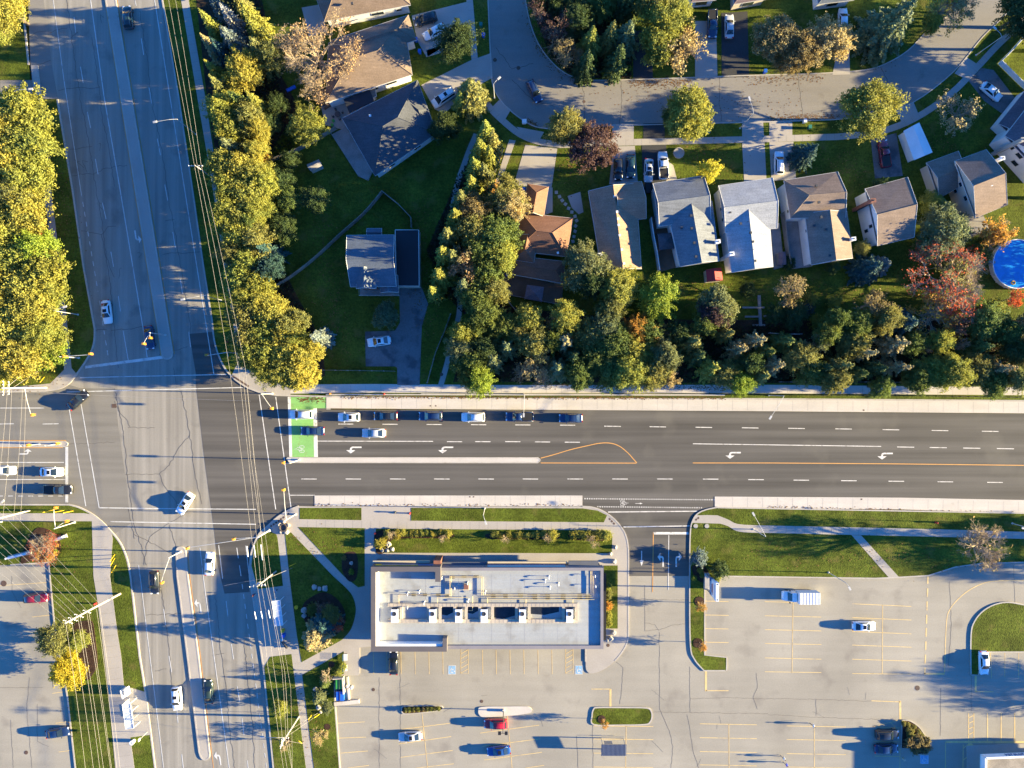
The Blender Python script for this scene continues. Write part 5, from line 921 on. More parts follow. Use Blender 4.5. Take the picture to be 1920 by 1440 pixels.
for i, (x, y, r, mt) in enumerate(((591,1100,7,'stone'),(600,1103,6,'stone'),(610,1102,8,'stone'),(571,1143,8,'stone'),(571,1153,6,'stone'),(729,1020,7,'stone'),(718,1031,5,'stone'),(727,1031,6,'stone'),(736,1029,6,'stone'),(659,1055,5,'stone'),(592,1291,6,'stone'),(599,1293,4,'stone'),(598,1325,6,'stone'),(602,1334,4,'stone'),(1153,1025,6,'stone'),(1144,1038,5,'stone'),(1151,1052,6,'stone'),(1150,1185,6,'stone'),(1145,1196,6,'stone'),(1138,1199,5,'stone'))):
    rr = random.Random(i); m = MB(); n = 10; prof = [(.0,.0)]; s_ = r/S
    vs, fs = [], []
    bmm = bmesh.new(); bmesh.ops.create_icosphere(bmm, subdivisions=2, radius=s_*.75)
    for v in bmm.verts: v.co *= 1 + .22*math.sin(v.co.x*5/s_+i)*math.cos(v.co.y*4/s_) + rr.uniform(-.06,.06); v.co.z = v.co.z*.8+s_*.3
    m.add([tuple(v.co) for v in bmm.verts], [tuple(v.index for v in f.verts) for f in bmm.faces]); bmm.free()
    zt = ('on the round bed of the shop lawn','by the hedge bed corner','on the strip west of the recycling bins','along the shop drive')[0 if i < 5 or i == 9 else 1 if i < 9 else 2 if i < 14 else 3]
    k_ = sum(1 for j in range(i) if (0 if j < 5 or j == 9 else 1 if j < 9 else 2 if j < 14 else 3) == (0 if i < 5 or i == 9 else 1 if i < 9 else 2 if i < 14 else 3))
    spot('boulder', 'pale boulder %s, %s from the %s' % (zt, ORD[k_], 'left' if k_ >= 0 and i < 5 else 'top'), 'boulder', x, y, m, mt, .17, 'landscape boulders')
# ---------------------------------------------------------------- SHOP
surf('roof_membrane', (.330, .342, .340), var=.06, big=.25, fine=4, rough=.8, stain=((.22,.21,.19), .3, .56, .55), streak=(0, .06, 1.1, .05)); plain('taupe_cap', (.115, .100, .098), .6); plain('grey_cap', (.225, .205, .215), .6); plain('cream_band', (.48, .40, .29), .7); plain('sign_blue', (.02, .10, .26), .5); plain('sign_white', (.65, .70, .78), .5); plain('paver', (.42, .355, .275), .9, var=.14); plain('pipe_yellow', (.62, .48, .24), .5); plain('gravel', (.27, .23, .18), .95, var=.25); plain('steel_roof', (.13, .14, .17), .5, .3)
RZ, PZ, TZ = 4.7, 5.15, 6.45
sc_ = G(915, 1142, PZ); shop = thing('shop_building', 'long flat-roofed shop with taupe parapet and rooftop air conditioners', 'shop', (sc_.x, sc_.y, .12)); O = shop.location.copy()
def Q(px, py, z): p = G(px, py, z) - O; return Vector((p.x, p.y, z-O.z))
def rectz(mb, x0, y0, x1, y1, zt, zb, zref=None):
    zr = zref or zt; a_, b_ = Q(x0, y0, zr), Q(x1, y1, zr); mb.prism([(a_.x,a_.y),(b_.x,a_.y),(b_.x,b_.y),(a_.x,b_.y)], zb-O.z, zt-O.z)
m = MB(); rectz(m, 698, 1067, 1130, 1216, PZ, .1); 
a_, b_ = Q(700,1068,PZ), Q(1129,1214,PZ)
m = MB(); m.prism([(a_.x,a_.y),(b_.x,a_.y),(b_.x,b_.y),(a_.x,b_.y)], 0, RZ-O.z-.02); m.obj('wall', 'dark_wall', shop)
m = MB(); a_, b_ = Q(702,1069,PZ), Q(1128,1213,PZ); m.prism([(a_.x+.1,a_.y-.1),(b_.x-.1,a_.y-.1),(b_.x-.1,b_.y+.1),(a_.x+.1,b_.y+.1)], RZ-O.z-.1, RZ-O.z)
ro = m.obj('roof', 'roof_membrane', shop)
m = MB(); rectz(m, 826.2, 1064.5, 1125.9, 1070, PZ, 3.0); rectz(m, 1126, 1064.5, 1131.5, 1217, PZ, 3.0); rectz(m, 838.2, 1210.5, 1125.9, 1217, PZ, 3.0); m.obj('parapet', 'grey_cap', shop)
m = MB(); rectz(m, 695.5, 1063, 704, 1222, TZ, 0.2); rectz(m, 704.05, 1063, 826, 1072, TZ, 3.4); rectz(m, 816, 1072.05, 826, 1091, TZ, RZ-.4); rectz(m, 704.05, 1213, 838, 1222, TZ, 3.0); rectz(m, 830, 1197, 838, 1212.95, TZ, RZ-.4); m.obj('tall_parapet', 'taupe_cap', shop)
m = MB(); rectz(m, 704.05, 1073, 708, 1212.5, TZ-.25, RZ-.05); rectz(m, 708.05, 1207.5, 829.5, 1212.5, TZ-.25, RZ-.05); m.obj('sunlit_parapet_face', 'white_metal', shop)  # white facing imitates direct sun on the inner sides of the parapet
m = MB()
for i in range(14): y = 1075+i*10; a_, b_ = Q(709,y,RZ), Q(1124,y,RZ); m.strip([a_, b_], .035, RZ-O.z+.006)
for i in range(13): x = 726+i*32+((i*7) % 5)*2; a_, b_ = Q(x,1075,RZ), Q(x,1205,RZ); m.strip([a_, b_], .03, RZ-O.z+.008)
surf('seam', (.36,.34,.31)); m.obj('seam', 'seam', ro)
# front: canopies, sign boxes, brick pier, glazing
m = MB(); rectz(m, 699, 1051.5, 806, 1055.5, 3.7, 3.2); rectz(m, 914.5, 1053, 1063, 1056.5, 3.5, 3.1); m.obj('canopy', 'cream_band', shop)
m = MB(); rectz(m, 813, 1051, 826.5, 1064.3, 4.4, .1, 4.4); m.obj('brick_pier', 'brick', shop)
m = MB(); rectz(m, 828, 1054, 912, 1063.5, 3.2, 2.9); rectz(m, 1066, 1052, 1122, 1063.8, 3.6, 3.2); m.obj('entrance_roof', 'steel_roof', shop)
m = MB(); rectz(m, 703, 1060, 812, 1062.6, 5.4, 4.2); sgn = m.obj('fascia_sign', 'sign_blue', shop)
m = MB(); rectz(m, 914, 1060.2, 1060, 1063.9, 4.6, 3.7); m.obj('fascia_sign', 'sign_blue', shop)
m = MB(); rectz(m, 703.5, 1059.4, 714.5, 1062, 5.42, 4.6); rectz(m, 715.5, 1059.5, 784, 1060.2, 5.43, 5.2); m.obj('yellow_emblem', 'yellow_plastic', sgn)
m = MB(); rr = random.Random(2); x = 744
while x < 781:
    w_ = rr.choice((1.0,1.4,1.8)); rectz(m, x, 1060.8, x+w_, 1062.4, 5.44, 4.5); x += w_+.8
rectz(m, 783, 1061, 810, 1062.4, 5.43, 4.6); m.obj('lettering', 'sign_white', sgn)
m = MB(); a_, b_ = Q(707,1062,0.2), Q(812,1062,.2)
for x0, x1 in ((708,735),(738,768),(772,806),(832,868),(872,908),(918,960),(965,1008),(1012,1055)):
    p, q = Q(x0,1069,PZ), Q(x1,1069,PZ); m.box(((p.x+q.x)/2, p.y+.06, 1.5), (q.x-p.x, .06, 2.6))
m.obj('shop_window', 'glass', shop)
m = MB(); rectz(m, 1131.5, 1075, 1136.5, 1200, 3.0, 2.7); m.obj('east_canopy', 'black', shop)
# plant on the roof
def roofthing(name, label, cat, px, py, build, group, z=RZ):
    p = G(px, py, z); root = thing(name, label, cat, (p.x, p.y, z), 0, group); build(root); return root
def ac(root):
    m = MB(); m.box((0,0,.5), (1.28,2.55,.86)); m.box((0,0,.05), (1.1,2.3,.1)); m.obj('cabinet', 'white_metal', root)
    m = MB(); m.lathe([(.40,.93),(.43,.985),(.30,.985),(.30,.94),(0,.94)], (-.05,.45,0), 14); m.obj('fan', 'dark_metal', root)
    m = MB(); m.box((0,1.31,.5), (1.1,.05,.6)); m.obj('grille', 'dark_metal', root)
for i, x in enumerate((741,812,860.5,908,979.5,1067.5)): roofthing('air_conditioner', 'white rooftop air conditioner with round fan, %s from the left' % ORD[i], 'air conditioner', x, 1152.5, ac, 'rooftop air conditioners')
p = G(905, 1150, RZ); crb = thing('equipment_curb', 'low paved curb framing the sunken wells around the air conditioners', 'curb', (p.x, p.y, RZ)); O2 = crb.location.copy()
def cb(mb, x0, y0, x1, y1, zt, zb=0): a_, b_ = G(x0,y0,RZ+.3)-O2, G(x1,y1,RZ+.3)-O2; mb.prism([(a_.x,a_.y),(b_.x,a_.y),(b_.x,b_.y),(a_.x,b_.y)], zb, zt)
m = MB(); cb(m, 728, 1131, 1083, 1137, .5); cb(m, 728, 1161, 1083, 1168, .5)
for x in (750,801,823,850,872,897,921,966,990,1054,1078): cb(m, x, 1137.05, x+5, 1160.95, .46)
m.obj('kerb_wall', 'paver', crb)
m = MB()
for i in range(46): x = 731+i*7.6; cb(m, x, 1131.2, x+.4, 1136.8, .512, .49); cb(m, x, 1161.2, x+.4, 1167.8, .512, .49)
m.obj('paver_joint', 'grey_wood', crb)
m = MB(); well_patches = []
for x0, x1, y0, y1 in ((827,849.5,1138,1154),(876.5,896.5,1138,1151),(926,965.5,1138,1160),(994.5,1048,1138,1153)): a_, b_ = Q(x0,y0,RZ), Q(x1,y1,RZ); m.prism([(a_.x,a_.y),(b_.x,a_.y),(b_.x,b_.y+.6),((a_.x+b_.x)/2,b_.y),(a_.x,b_.y+.2)], RZ-O.z, RZ-O.z+.012); well_patches.append(m); m = MB()
surf('glossy_dark', (.02,.024,.03), var=.3, big=.6, rough=.12, spec=.5); [q_.obj('dark_patch', 'glossy_dark', ro) for q_ in well_patches]  # glossy near-black patches on the floors of the wells
def cp(path, r=.045, z=.35): return [V3(G(x, y, RZ+z) - G(900,1110,RZ+z), z) for x, y in path]
PL = [('thin yellow gas pipe across the left of the shop roof', [[(748,1133),(748,1115.3),(820,1115.3),(845,1114)]]), ('pair of yellow gas pipes running north at the roof middle', [[(843.6,1080),(843.6,1118)],[(846.2,1080),(846.2,1118)]]), ('thin yellow gas pipe linking the two upright pipe pairs', [[(845,1083),(905,1083)],[(845,1080.5),(905,1080.5)]]), ('pair of yellow gas pipes right of the red vent box', [[(903.2,1082),(903.2,1116)],[(906.2,1082),(906.2,1116)]]),
      ('bundle of four yellow gas pipes turning north at the right parapet', [[(908,1114),(1107,1114),(1107,1071)],[(908,1117),(1109.5,1117),(1109.5,1071)],[(912,1120),(1112,1120),(1112,1080)],[(915,1123.5),(1115,1124)]]), ('yellow gas pipe bent over the middle wells', [[(820,1138),(820,1120),(878,1120)],[(886,1118),(886,1145),(868,1145)],[(914,1137),(914,1122)],[(1074,1137),(1074,1124)],[(986,1137),(986,1124)]])]
for lb, paths in PL:
    root = thing('gas_pipe', lb, 'pipe', tuple(V3(G(900,1110,RZ), RZ)), 0, 'gas pipes on the shop roof'); O3 = root.location
    for pth in paths: m = MB(); m.tube([V3(G(x,y,RZ+.3)-O3, .3) for x, y in pth], .055, n=6); m.obj('pipe', 'pipe_yellow', root)
for i, (x, y, w_, h_) in enumerate(((848,1082,10,4),(870,1081,10,4),(893,1081,10,4),(776,1115,8,2.5),(797,1115,8,2.5),(822,1115,9,3),(838,1117,8,3),(925,1117,9,10),(948,1117,9,10),(976,1116,9,9),(1003,1119,9,12),(1027,1119,9,12),(1056,1118,9,12),(1087,1118,9,12),(1102,1119,9,10))):
    def bb(root, w_=w_, h_=h_): m = MB(); n = max(2, int(h_/3)); [m.box((0, (k-(n-1)/2)*.30, .11), (w_/S*.9, .14, .22)) for k in range(n)]; m.obj('block', 'dark_metal', root)
    roofthing('pipe_support', 'dark blocks carrying gas pipes on the shop roof, %s set' % ORD[i], 'pipe support', x, y, bb, 'pipe supports')
def gv(root):
    m = MB(); m.tube([(0,0,0),(0,0,.75),(0,-.08,.88),(0,-.22,.92),(0,-.34,.82)], .085, n=8); m.obj('pipe', 'white_metal', root); m = MB(); m.lathe([(.2,0),(.12,.1),(.09,.1)], n=10); m.obj('flashing', 'grey_metal', root)
for i, (x, y) in enumerate(((765,1111),(765,1136),(787,1107),(796,1128),(829,1081),(853,1100),(877,1091),(878,1124),(910,1108),(1022,1087),(1029,1080),(1031,1100),(1047,1093),(1115,1077),(1116,1096))): roofthing('roof_vent', 'white hooded vent pipe on the shop roof, %s from the left' % ORD[i], 'vent', x, y, gv, 'vent pipes on the shop roof')
def rf_(root): m = MB(); m.box((0,0,.35), (1.15,1.35,.7)); m.obj('curb', 'cream_band', root); m = MB(); m.box((0,.1,.78), (.85,.95,.14)); m.obj('hatch', 'brick', root)
roofthing('exhaust_box', 'cream exhaust box with red top on the shop roof', 'exhaust box', 874.5, 1099, rf_, None)
# second building at the lower right
q = [G(*p, 4.6) for p in ((1849,1422),(2100,1412),(2130,1640),(1845,1660))]; c_ = sum(q, Vector())/4; b2 = thing('shop_building', 'white parapeted shop with gravel roof at the lower right corner', 'shop', (c_.x, c_.y, .01)); q = [V3(p-c_, 0) for p in q]
m = MB(); m.prism([p*.87 for p in q], 0, 4.1); m.obj('wall', 'white_siding', b2); m = MB(); m.prism([p*.99 for p in q], 3.45, 3.55); m.obj('soffit', 'cream_siding', b2); m = MB(); m.prism([p*.985 for p in q], 4.15, 4.25); m.obj('roof', 'gravel', b2); m = MB(); m.kerb([(p.x,p.y) for p in q+q[:1]], .42, 3.4, 4.6); m.obj('parapet', 'white_metal', b2)
u = (q[1]-q[0]).normalized(); nrm = Vector((-u.y, u.x, 0)); m = MB()
def bar(x, z, w_, h_): c2 = q[0]+u*x+nrm*.25; m.box((c2.x, c2.y, z), (w_, .08, h_), math.atan2(u.y, u.x))
x = 4.3; rr = random.Random(8)
for k in range(9):
    w_ = rr.choice((.34,.4,.46)); bar(x-w_/2+.05, 4.0, .1, .62); bar(x, 4.0+rr.choice((.26,0,-.26)), w_, .1)
    if k % 2: bar(x+w_/2-.05, 4.0, .1, .62)
    x += w_+.18
m.obj('lettering', 'sign_blue', b2)
pl_ = thing('yard', '', '') if False else None
m = MB(); m.prism([(p.x,p.y) for p in GP([(1812,1398),(1930,1393),(2150,1390),(2150,1680),(1815,1680)])], -.05, .11); struct('shop_apron', m, 'concrete')
# ================================================================ VEHICLES
objcol('paint', .22, coat=.8, var=.02); plain('car_glass', (.012, .02, .028), .04, spec=.9); plain('tyre', (.012, .012, .012), .8); plain('rim', (.35, .35, .36), .3, .8); plain('headlight', (.75, .76, .78), .1, spec=.9); plain('taillight', (.45, .01, .012), .2); plain('plastic_black', (.015, .015, .016), .6); plain('sunroof', (.015, .015, .018), .08)
def loft(mb, secs):
    n = len(secs[0]); vs = [p for s_ in secs for p in s_]
    fs = [(i*n+k, (i+1)*n+k, (i+1)*n+(k+1) % n, i*n+(k+1) % n) for i in range(len(secs)-1) for k in range(n)] + [tuple(range(n)), tuple((len(secs)-1)*n+k for k in range(n))[::-1]]
    mb.add(vs, fs)
def body_sec(x, hw, zb, zt, crown, r=.12):
    return [(x, -hw*.90, zb), (x, -hw, zb+.22), (x, -hw*.995, zt-.16), (x, -hw*.93, zt-.03), (x, -hw*.74, zt+crown*.55), (x, -hw*.35, zt+crown), (x, hw*.35, zt+crown), (x, hw*.74, zt+crown*.55), (x, hw*.93, zt-.03), (x, hw*.995, zt-.16), (x, hw, zb+.22), (x, hw*.90, zb)]
CARS = dict( # length, width, height, belt, cabin: rear base, rear roof, front roof, front base
    sedan=(4.75, 1.83, 1.45, .92, -1.75, -1.00, .28, 1.12), hatch=(4.35, 1.80, 1.50, .95, -1.98, -1.55, .22, 1.08), suv=(4.65, 1.88, 1.70, 1.05, -2.20, -1.85, .30, 1.10), van=(5.05, 1.95, 1.78, 1.08, -2.42, -2.15, .72, 1.66), pickup=(5.55, 1.95, 1.82, 1.12, -.55, -.38, .62, 1.34))
def make_car(kind, sunroof=False, cover=False):
    L, W, Ht, zb_, x0, x1, x2, x3 = CARS[kind]; hw = W/2; e = L/2
    root = thing({'pickup': 'pickup_truck', 'suv': 'suv', 'van': 'minivan'}.get(kind, 'car'), 'x', 'car')
    m = MB()
    xs = [(-e, .74, .38, zb_-.30, .02), (-e+.10, .88, .26, zb_-.12, .03), (-e+.45, .97, .20, zb_-.02, .03), (-e+1.3, 1.0, .18, zb_, .04), (0, 1.0, .18, zb_, .05), (e-1.35, 1.0, .18, zb_-.01, .06), (e-.75, .985, .20, zb_-.09, .07), (e-.28, .93, .24, zb_-.20, .05), (e-.06, .80, .30, zb_-.32, .03), (e, .68, .40, zb_-.38, .01)]
    if kind in ('suv', 'van', 'hatch'): xs[0] = (-e, .84, .38, zb_-.06, .02); xs[1] = (-e+.08, .93, .26, zb_-.01, .03)
    loft(m, [body_sec(x, hw*k, z0, z1, cr_) for x, k, z0, z1, cr_ in xs])
    # cabin
    wb, wr = hw*.90, hw*.69
    def cab(x, t):  # t 0 at belt .. 1 at roof
        y = wb + (wr-wb)*t; z = zb_-.04 + (Ht-zb_+.04)*t
        return y, z
    def csec(x, t, bow=.05):
        y0 = wb; yt, zt = cab(x, t); z0 = zb_-.06
        return [(x, -y0, z0), (x, -(y0+(yt-y0)*.9), z0+(zt-z0)*.85), (x, -yt*.85, zt), (x, 0, zt+bow*t), (x, yt*.85, zt), (x, y0+(yt-y0)*.9, z0+(zt-z0)*.85), (x, y0, z0)]
    loft(m, [csec(x0, .02), csec(x0*.5+x1*.5, .55), csec(x1, .96), csec((x1+x2)/2, 1.0), csec(x2, .95), csec(x2*.5+x3*.5, .52), csec(x3, .02)])
    if kind == 'pickup':
        m2 = MB(); m2.box(((-e+x0)/2+.02, 0, zb_+.045), (x0+e-.22, W*.80, .03)); bed = m2.obj('bed_cover', 'plastic_black', root)
        for s_ in (-1, 1): m.box(((-e+x0)/2, s_*hw*.90, zb_+.05), (x0+e-.05, .10, .12))
        m.box((-e+.09, 0, zb_+.02), (.10, W*.82, .14))
    o = m.obj('body', 'paint', root, smooth=False)
    bv = o.modifiers
    me = o.data; me.polygons.foreach_set('use_smooth', [True]*len(me.polygons))
    g_ = MB()
    def pane(xa, ta, xb, tb, off, sh=.90):
        ya, za = cab(xa, ta); yb, zb2 = cab(xb, tb); A, B = Vector((xa, -ya*sh, za+.02)), Vector((xa, ya*sh, za+.02)); Cc, D = Vector((xb, yb*sh*.97, zb2+.02)), Vector((xb, -yb*sh*.97, zb2+.02))
        n = (B-A).cross(D-A).normalized(); n = n if n.z > 0 else -n; mm = MB(); mid1, mid2 = (A+B)/2+Vector((0, 0, .03)), (Cc+D)/2+Vector((0, 0, .05)); V = [A, mid1, B, Cc, mid2, D]
        fs = [(0, 1, 4, 5), (1, 2, 3, 4)]; V = [v+n*off for v in V]; f0 = (V[1]-V[0]).cross(V[4]-V[0])
        mm.add(V, fs if f0.dot(n) > 0 else [f[::-1] for f in fs]); return mm
    pane(x3-.03, .08, x2+.06, .92, .035).obj('windscreen', 'car_glass', root)
    pane(x0+.03, .10, x1-.05, .92, .035, .86).obj('rear_window', 'car_glass', root)
    for s_ in (-1, 1):
        mm = MB(); zl, zh = .16, .80
        def P_(x, t): y, z = cab(x, t); return Vector((x, s_*(y+.018), z))
        quadp = [P_(x0+.35*(x1-x0)+.12, zl), P_(x3-.32*(x3-x2)-.05, zl), P_(x2+.02, zh), P_(x1+.05, zh)]; mm.face(quadp if s_ < 0 else quadp[::-1]); mm.obj('side_window', 'car_glass', root)
        mm = MB(); mm.box((x3-.28, s_*(hw+.08), zb_+.06), (.12, .20, .13)); mm.obj('mirror', 'paint', root)
        mm = MB(); mm.box((e-.20, s_*hw*.66, zb_-.22), (.26, .34, .12), -s_*.35); mm.obj('headlight', 'headlight', root)
        mm = MB(); mm.box((-e+.08, s_*hw*.72, zb_-.13), (.14, .30, .14), s_*.25); mm.obj('taillight', 'taillight', root)
        for xw in (-L*.29, L*.30):
            mm = MB(); ring = [(.33, -.11), (.33, .11), (.19, .115), (.19, -.115)]
            n = 16; vs = [(xw+r*math.cos(2*math.pi*k/n), s_*(hw-.13)+y, .33+r*math.sin(2*math.pi*k/n)) for r, y in ring for k in range(n)]
            mm.add(vs, [(i*n+k, i*n+(k+1) % n, ((i+1) % 4)*n+(k+1) % n, ((i+1) % 4)*n+k) for i in range(4) for k in range(n)]); wh = mm.obj('wheel', 'tyre', root)
            mm = MB(); mm.add([(xw+.19*math.cos(2*math.pi*k/n), s_*(hw-.03), .33+.19*math.sin(2*math.pi*k/n)) for k in range(n)], [tuple(range(n))]); mm.obj('rim', 'rim', wh)
    if sunroof: mm = MB(); mm.box(((x1+x2)/2+.18, 0, Ht+.052), (.62, .78, .012)); mm.obj('sunroof', 'sunroof', root)
    if kind in ('suv', 'van'):
        for s_ in (-1, 1): mm = MB(); mm.tube([(x1+.1, s_*wr*.86, Ht+.05), (x2-.1, s_*wr*.86, Ht+.05)], .025, n=4); mm.obj('roof_rail', 'plastic_black', root)
    return root
PROTO = {}
CC = dict(white=(.80,.80,.79), silver=(.50,.51,.52), black=(.012,.013,.015), navy=(.012,.028,.085), teal=(.012,.035,.045), blue=(.015,.06,.22), red=(.36,.012,.022), wine=(.16,.010,.025), green=(.02,.035,.03), grey=(.10,.11,.12))
def car(px, py, ang, kind, col, label, z=0.015, sun=False, group='cars on the roads'):
    key = (kind, sun)
    if key not in PROTO: root = PROTO[key] = make_car(kind, sun)
    else: root = copy_tree(PROTO[key])
    p = G(px, py, .7); root.location = (p.x, p.y, z); root.rotation_euler = (0, 0, R(ang)); root['label'] = label; root['group'] = group
    root['category'] = {'pickup': 'pickup truck', 'suv': 'suv', 'van': 'minivan'}.get(kind, 'car')
    for ch in root.children:
        if ch.name.split('.')[0] in ('body', 'mirror'): ch.color = (*CC[col], 1)
    return root
car(240,33,96,'suv','teal','dark teal suv driving north beside the avenue median'); car(200,585,-83,'sedan','white','white sedan heading south near the west kerb of the avenue',sun=True); car(280,633,-84,'sedan','navy','dark blue sedan waiting beside the tip of the avenue median')
car(146,750,42,'sedan','black','black car turning out of the west road with a long shadow'); car(97,885,0,'sedan','white','white sedan with sunroof stopped at the west road stop bar',sun=True); car(8,882,0,'sedan','white','white car cut by the left edge behind the stopped white sedan'); car(110,918,0,'pickup','black','black pickup stopped in the lane nearest the west verge')
car(347,944,-123,'sedan','white','white sedan turning across the middle of the intersection',sun=True); car(393,1057,87,'sedan','white','white sedan driving north past the south median tip'); car(290,1092,-88,'suv','black','black suv driving south left of the south median'); car(332,1310,-86,'suv','white','white suv with sunroof driving south left of the south median',sun=True); car(391,1297,93,'sedan','green','dark green sedan driving north close to the south median')
q_ = 'cars queued at the green bike box'
car(565,777,180,'suv','white','white suv standing on the upper part of the green bike box',group=q_); car(586,808,180,'sedan','navy','dark blue sedan with bright tail on the green bike box',group=q_); car(654,782,180,'hatch','white','white car with sunroof second in the kerb lane queue',sun=True,group=q_); car(723,780,180,'sedan','black','black sedan third in the kerb lane queue',group=q_); car(807,780,180,'suv','navy','dark navy suv between the black sedan and a white suv',group=q_); car(887,782,180,'suv','white','white suv fifth in the kerb lane queue',group=q_); car(974,781,180,'pickup','navy','dark blue pickup in the kerb lane queue',group=q_); car(1070,784,180,'sedan','navy','navy sedan last in the kerb lane queue',group=q_); car(701,812,180,'sedan','silver','silver-white sedan alone in the middle lane of the queue',group=q_)
r_ = 'cars in the residential streets'; Zd = .165
car(711,640,188,'sedan','white','white sedan on the asphalt driveway of the steel blue house',Zd,True,r_); car(798,37,196,'suv','black','black suv nearest the brown hip roof garage',Zd,group=r_); car(814,60,208,'sedan','white','white car below the black suv, nose toward the brown garage',Zd,group=r_); car(832,184,214,'van','white','white minivan with sunroof half under a spruce',Zd,True,r_); car(1002,172,-64,'suv','navy','dark navy suv driving round the residential street bend',.15,group=r_); car(1335,46,-90,'pickup','navy','dark blue pickup on the pale driveway at the top edge',Zd,group=r_); car(1367,50,90,'sedan','silver','silver-white sedan on the dark driveway at the top edge',Zd,group=r_); car(1580,38,90,'sedan','white','white car partly hidden under the right brown tree',Zd,group=r_)
car(1159,318,-90,'hatch','black','black car left of a pair below the purple-leaved tree',Zd,group=r_); car(1182,312,-90,'sedan','teal','dark teal car right of a pair below the purple-leaved tree',Zd,group=r_); car(1216,320,-92,'sedan','silver','silver car with sunroof beside the white pickup',Zd,True,r_); car(1243,311,93,'pickup','white','white pickup with black bed cover on the dark driveway',Zd,group=r_); car(1460,306,90,'suv','white','white suv on the driveway above the taupe roof',Zd,group=r_); car(1657,289,98,'pickup','wine','dark red pickup beside the white carport tent',Zd,group=r_); car(1858,172,-40,'sedan','white','white car on the dark driveway at the right edge',Zd,group=r_)
l_ = 'cars in the parking lots'
car(68,1121,4,'suv','wine','dark red suv in the southwest lot',.0,group=l_); car(108,1374,9,'sedan','navy','dark navy car at the bottom of the southwest lot',.0,group=l_); car(738,1243,90,'sedan','black','black car parked at the left end of the shop front stalls',.0,group=l_); car(769,1381,184,'sedan','silver','silver-white sedan with sunroof in the angled shop stalls',.0,True,l_); car(929,1357,181,'suv','red','bright red suv under the twin lamp post',.0,group=l_); car(935,1408,186,'sedan','blue','blue sedan below the red suv',.0,True,l_); car(1620,1174,0,'sedan','white','white sedan alone in the right lot stalls',.0,True,l_); car(1845,1243,-88,'sedan','white','white sedan beside the grass island at the right edge',.0,group=l_); car(1663,1377,1,'suv','black','black suv with roof rails left of the planted island',.0,group=l_); car(1662,1404,1,'sedan','navy','dark navy car below the black suv at the planted island',.0,group=l_)
# box truck
p = G(1500,1118,1.2); tk = thing('box_truck', 'white box truck parked at the top of the right lot', 'truck', (p.x, p.y, 0), R(180)); m = MB()
loft(m, [body_sec(x, .98*k, .35, z1, .04) for x, k, z1 in ((.9,1,1.25),(2.0,1,1.25),(2.7,.98,1.2),(3.25,.92,1.05),(3.42,.8,.85))])
loft(m, [[(x, -.93, 1.15),(x, -.8*t-.1, 1.2+.95*t),(x, 0, 1.2+1.0*t),(x, .8*t+.1, 1.2+.95*t),(x, .93, 1.15)] for x, t in ((.95,1),(1.5,1),(1.75,.95),(2.55,.05))]); bo = m.obj('cab', 'paint', tk); bo.color = (.8,.8,.79,1)
m = MB(); m.face([(1.84,-.74,2.06),(2.5,-.84,1.33),(2.5,.84,1.33),(1.84,.74,2.06)]); m.obj('windscreen', 'car_glass', tk)
m = MB(); m.box((-1.25,0,1.85),(4.1,2.25,2.05)); m.obj('cargo_box', 'white_metal', tk)
m = MB(); [m.box((-3.1+i*.62,0,2.89),(.05,2.2,.02)) for i in range(7)]; m.obj('roof_rib', 'grey_metal', tk)
m = MB(); m.box((-.3,0,.55),(6.2,.9,.3)); m.obj('chassis', 'plastic_black', tk)
for s_ in (-1,1):
    m = MB(); m.box((2.1,s_*1.2,1.5),(.15,.28,.3)); m.obj('mirror','plastic_black',tk); m = MB(); m.box((3.32,s_*.66,.85),(.2,.3,.16)); m.obj('headlight','headlight',tk)
    for xw in (-2.2,2.35):
        m = MB(); n = 16; vs = [(xw+r*math.cos(2*math.pi*k/n), s_*.86+y, .40+r*math.sin(2*math.pi*k/n)) for r, y in ((.4,-.14),(.4,.14),(.2,.14),(.2,-.14)) for k in range(n)]; m.add(vs, [(i*n+k, i*n+(k+1)%n, ((i+1)%4)*n+(k+1)%n, ((i+1)%4)*n+k) for i in range(4) for k in range(n)]); m.obj('wheel','tyre',tk)
p = G(1216,352,.6); tr_ = thing('utility_trailer', 'small black utility trailer behind the silver car', 'trailer', (p.x, p.y, .16), R(95)); m = MB(); m.box((0,0,.5),(2.2,1.3,.1)); [m.box((0,s_*.65,.75),(2.2,.06,.45)) for s_ in (-1,1)]; m.box((-1.1,0,.75),(.06,1.3,.45)); m.tube([(1.1,0,.5),(2.1,0,.45)],.04); m.obj('bed','plastic_black',tr_)
for s_ in (-1,1): m = MB(); m.tube([(0,s_*.72,.28),(0,s_*.9,.28)],.28,n=14); m.obj('wheel','tyre',tr_)
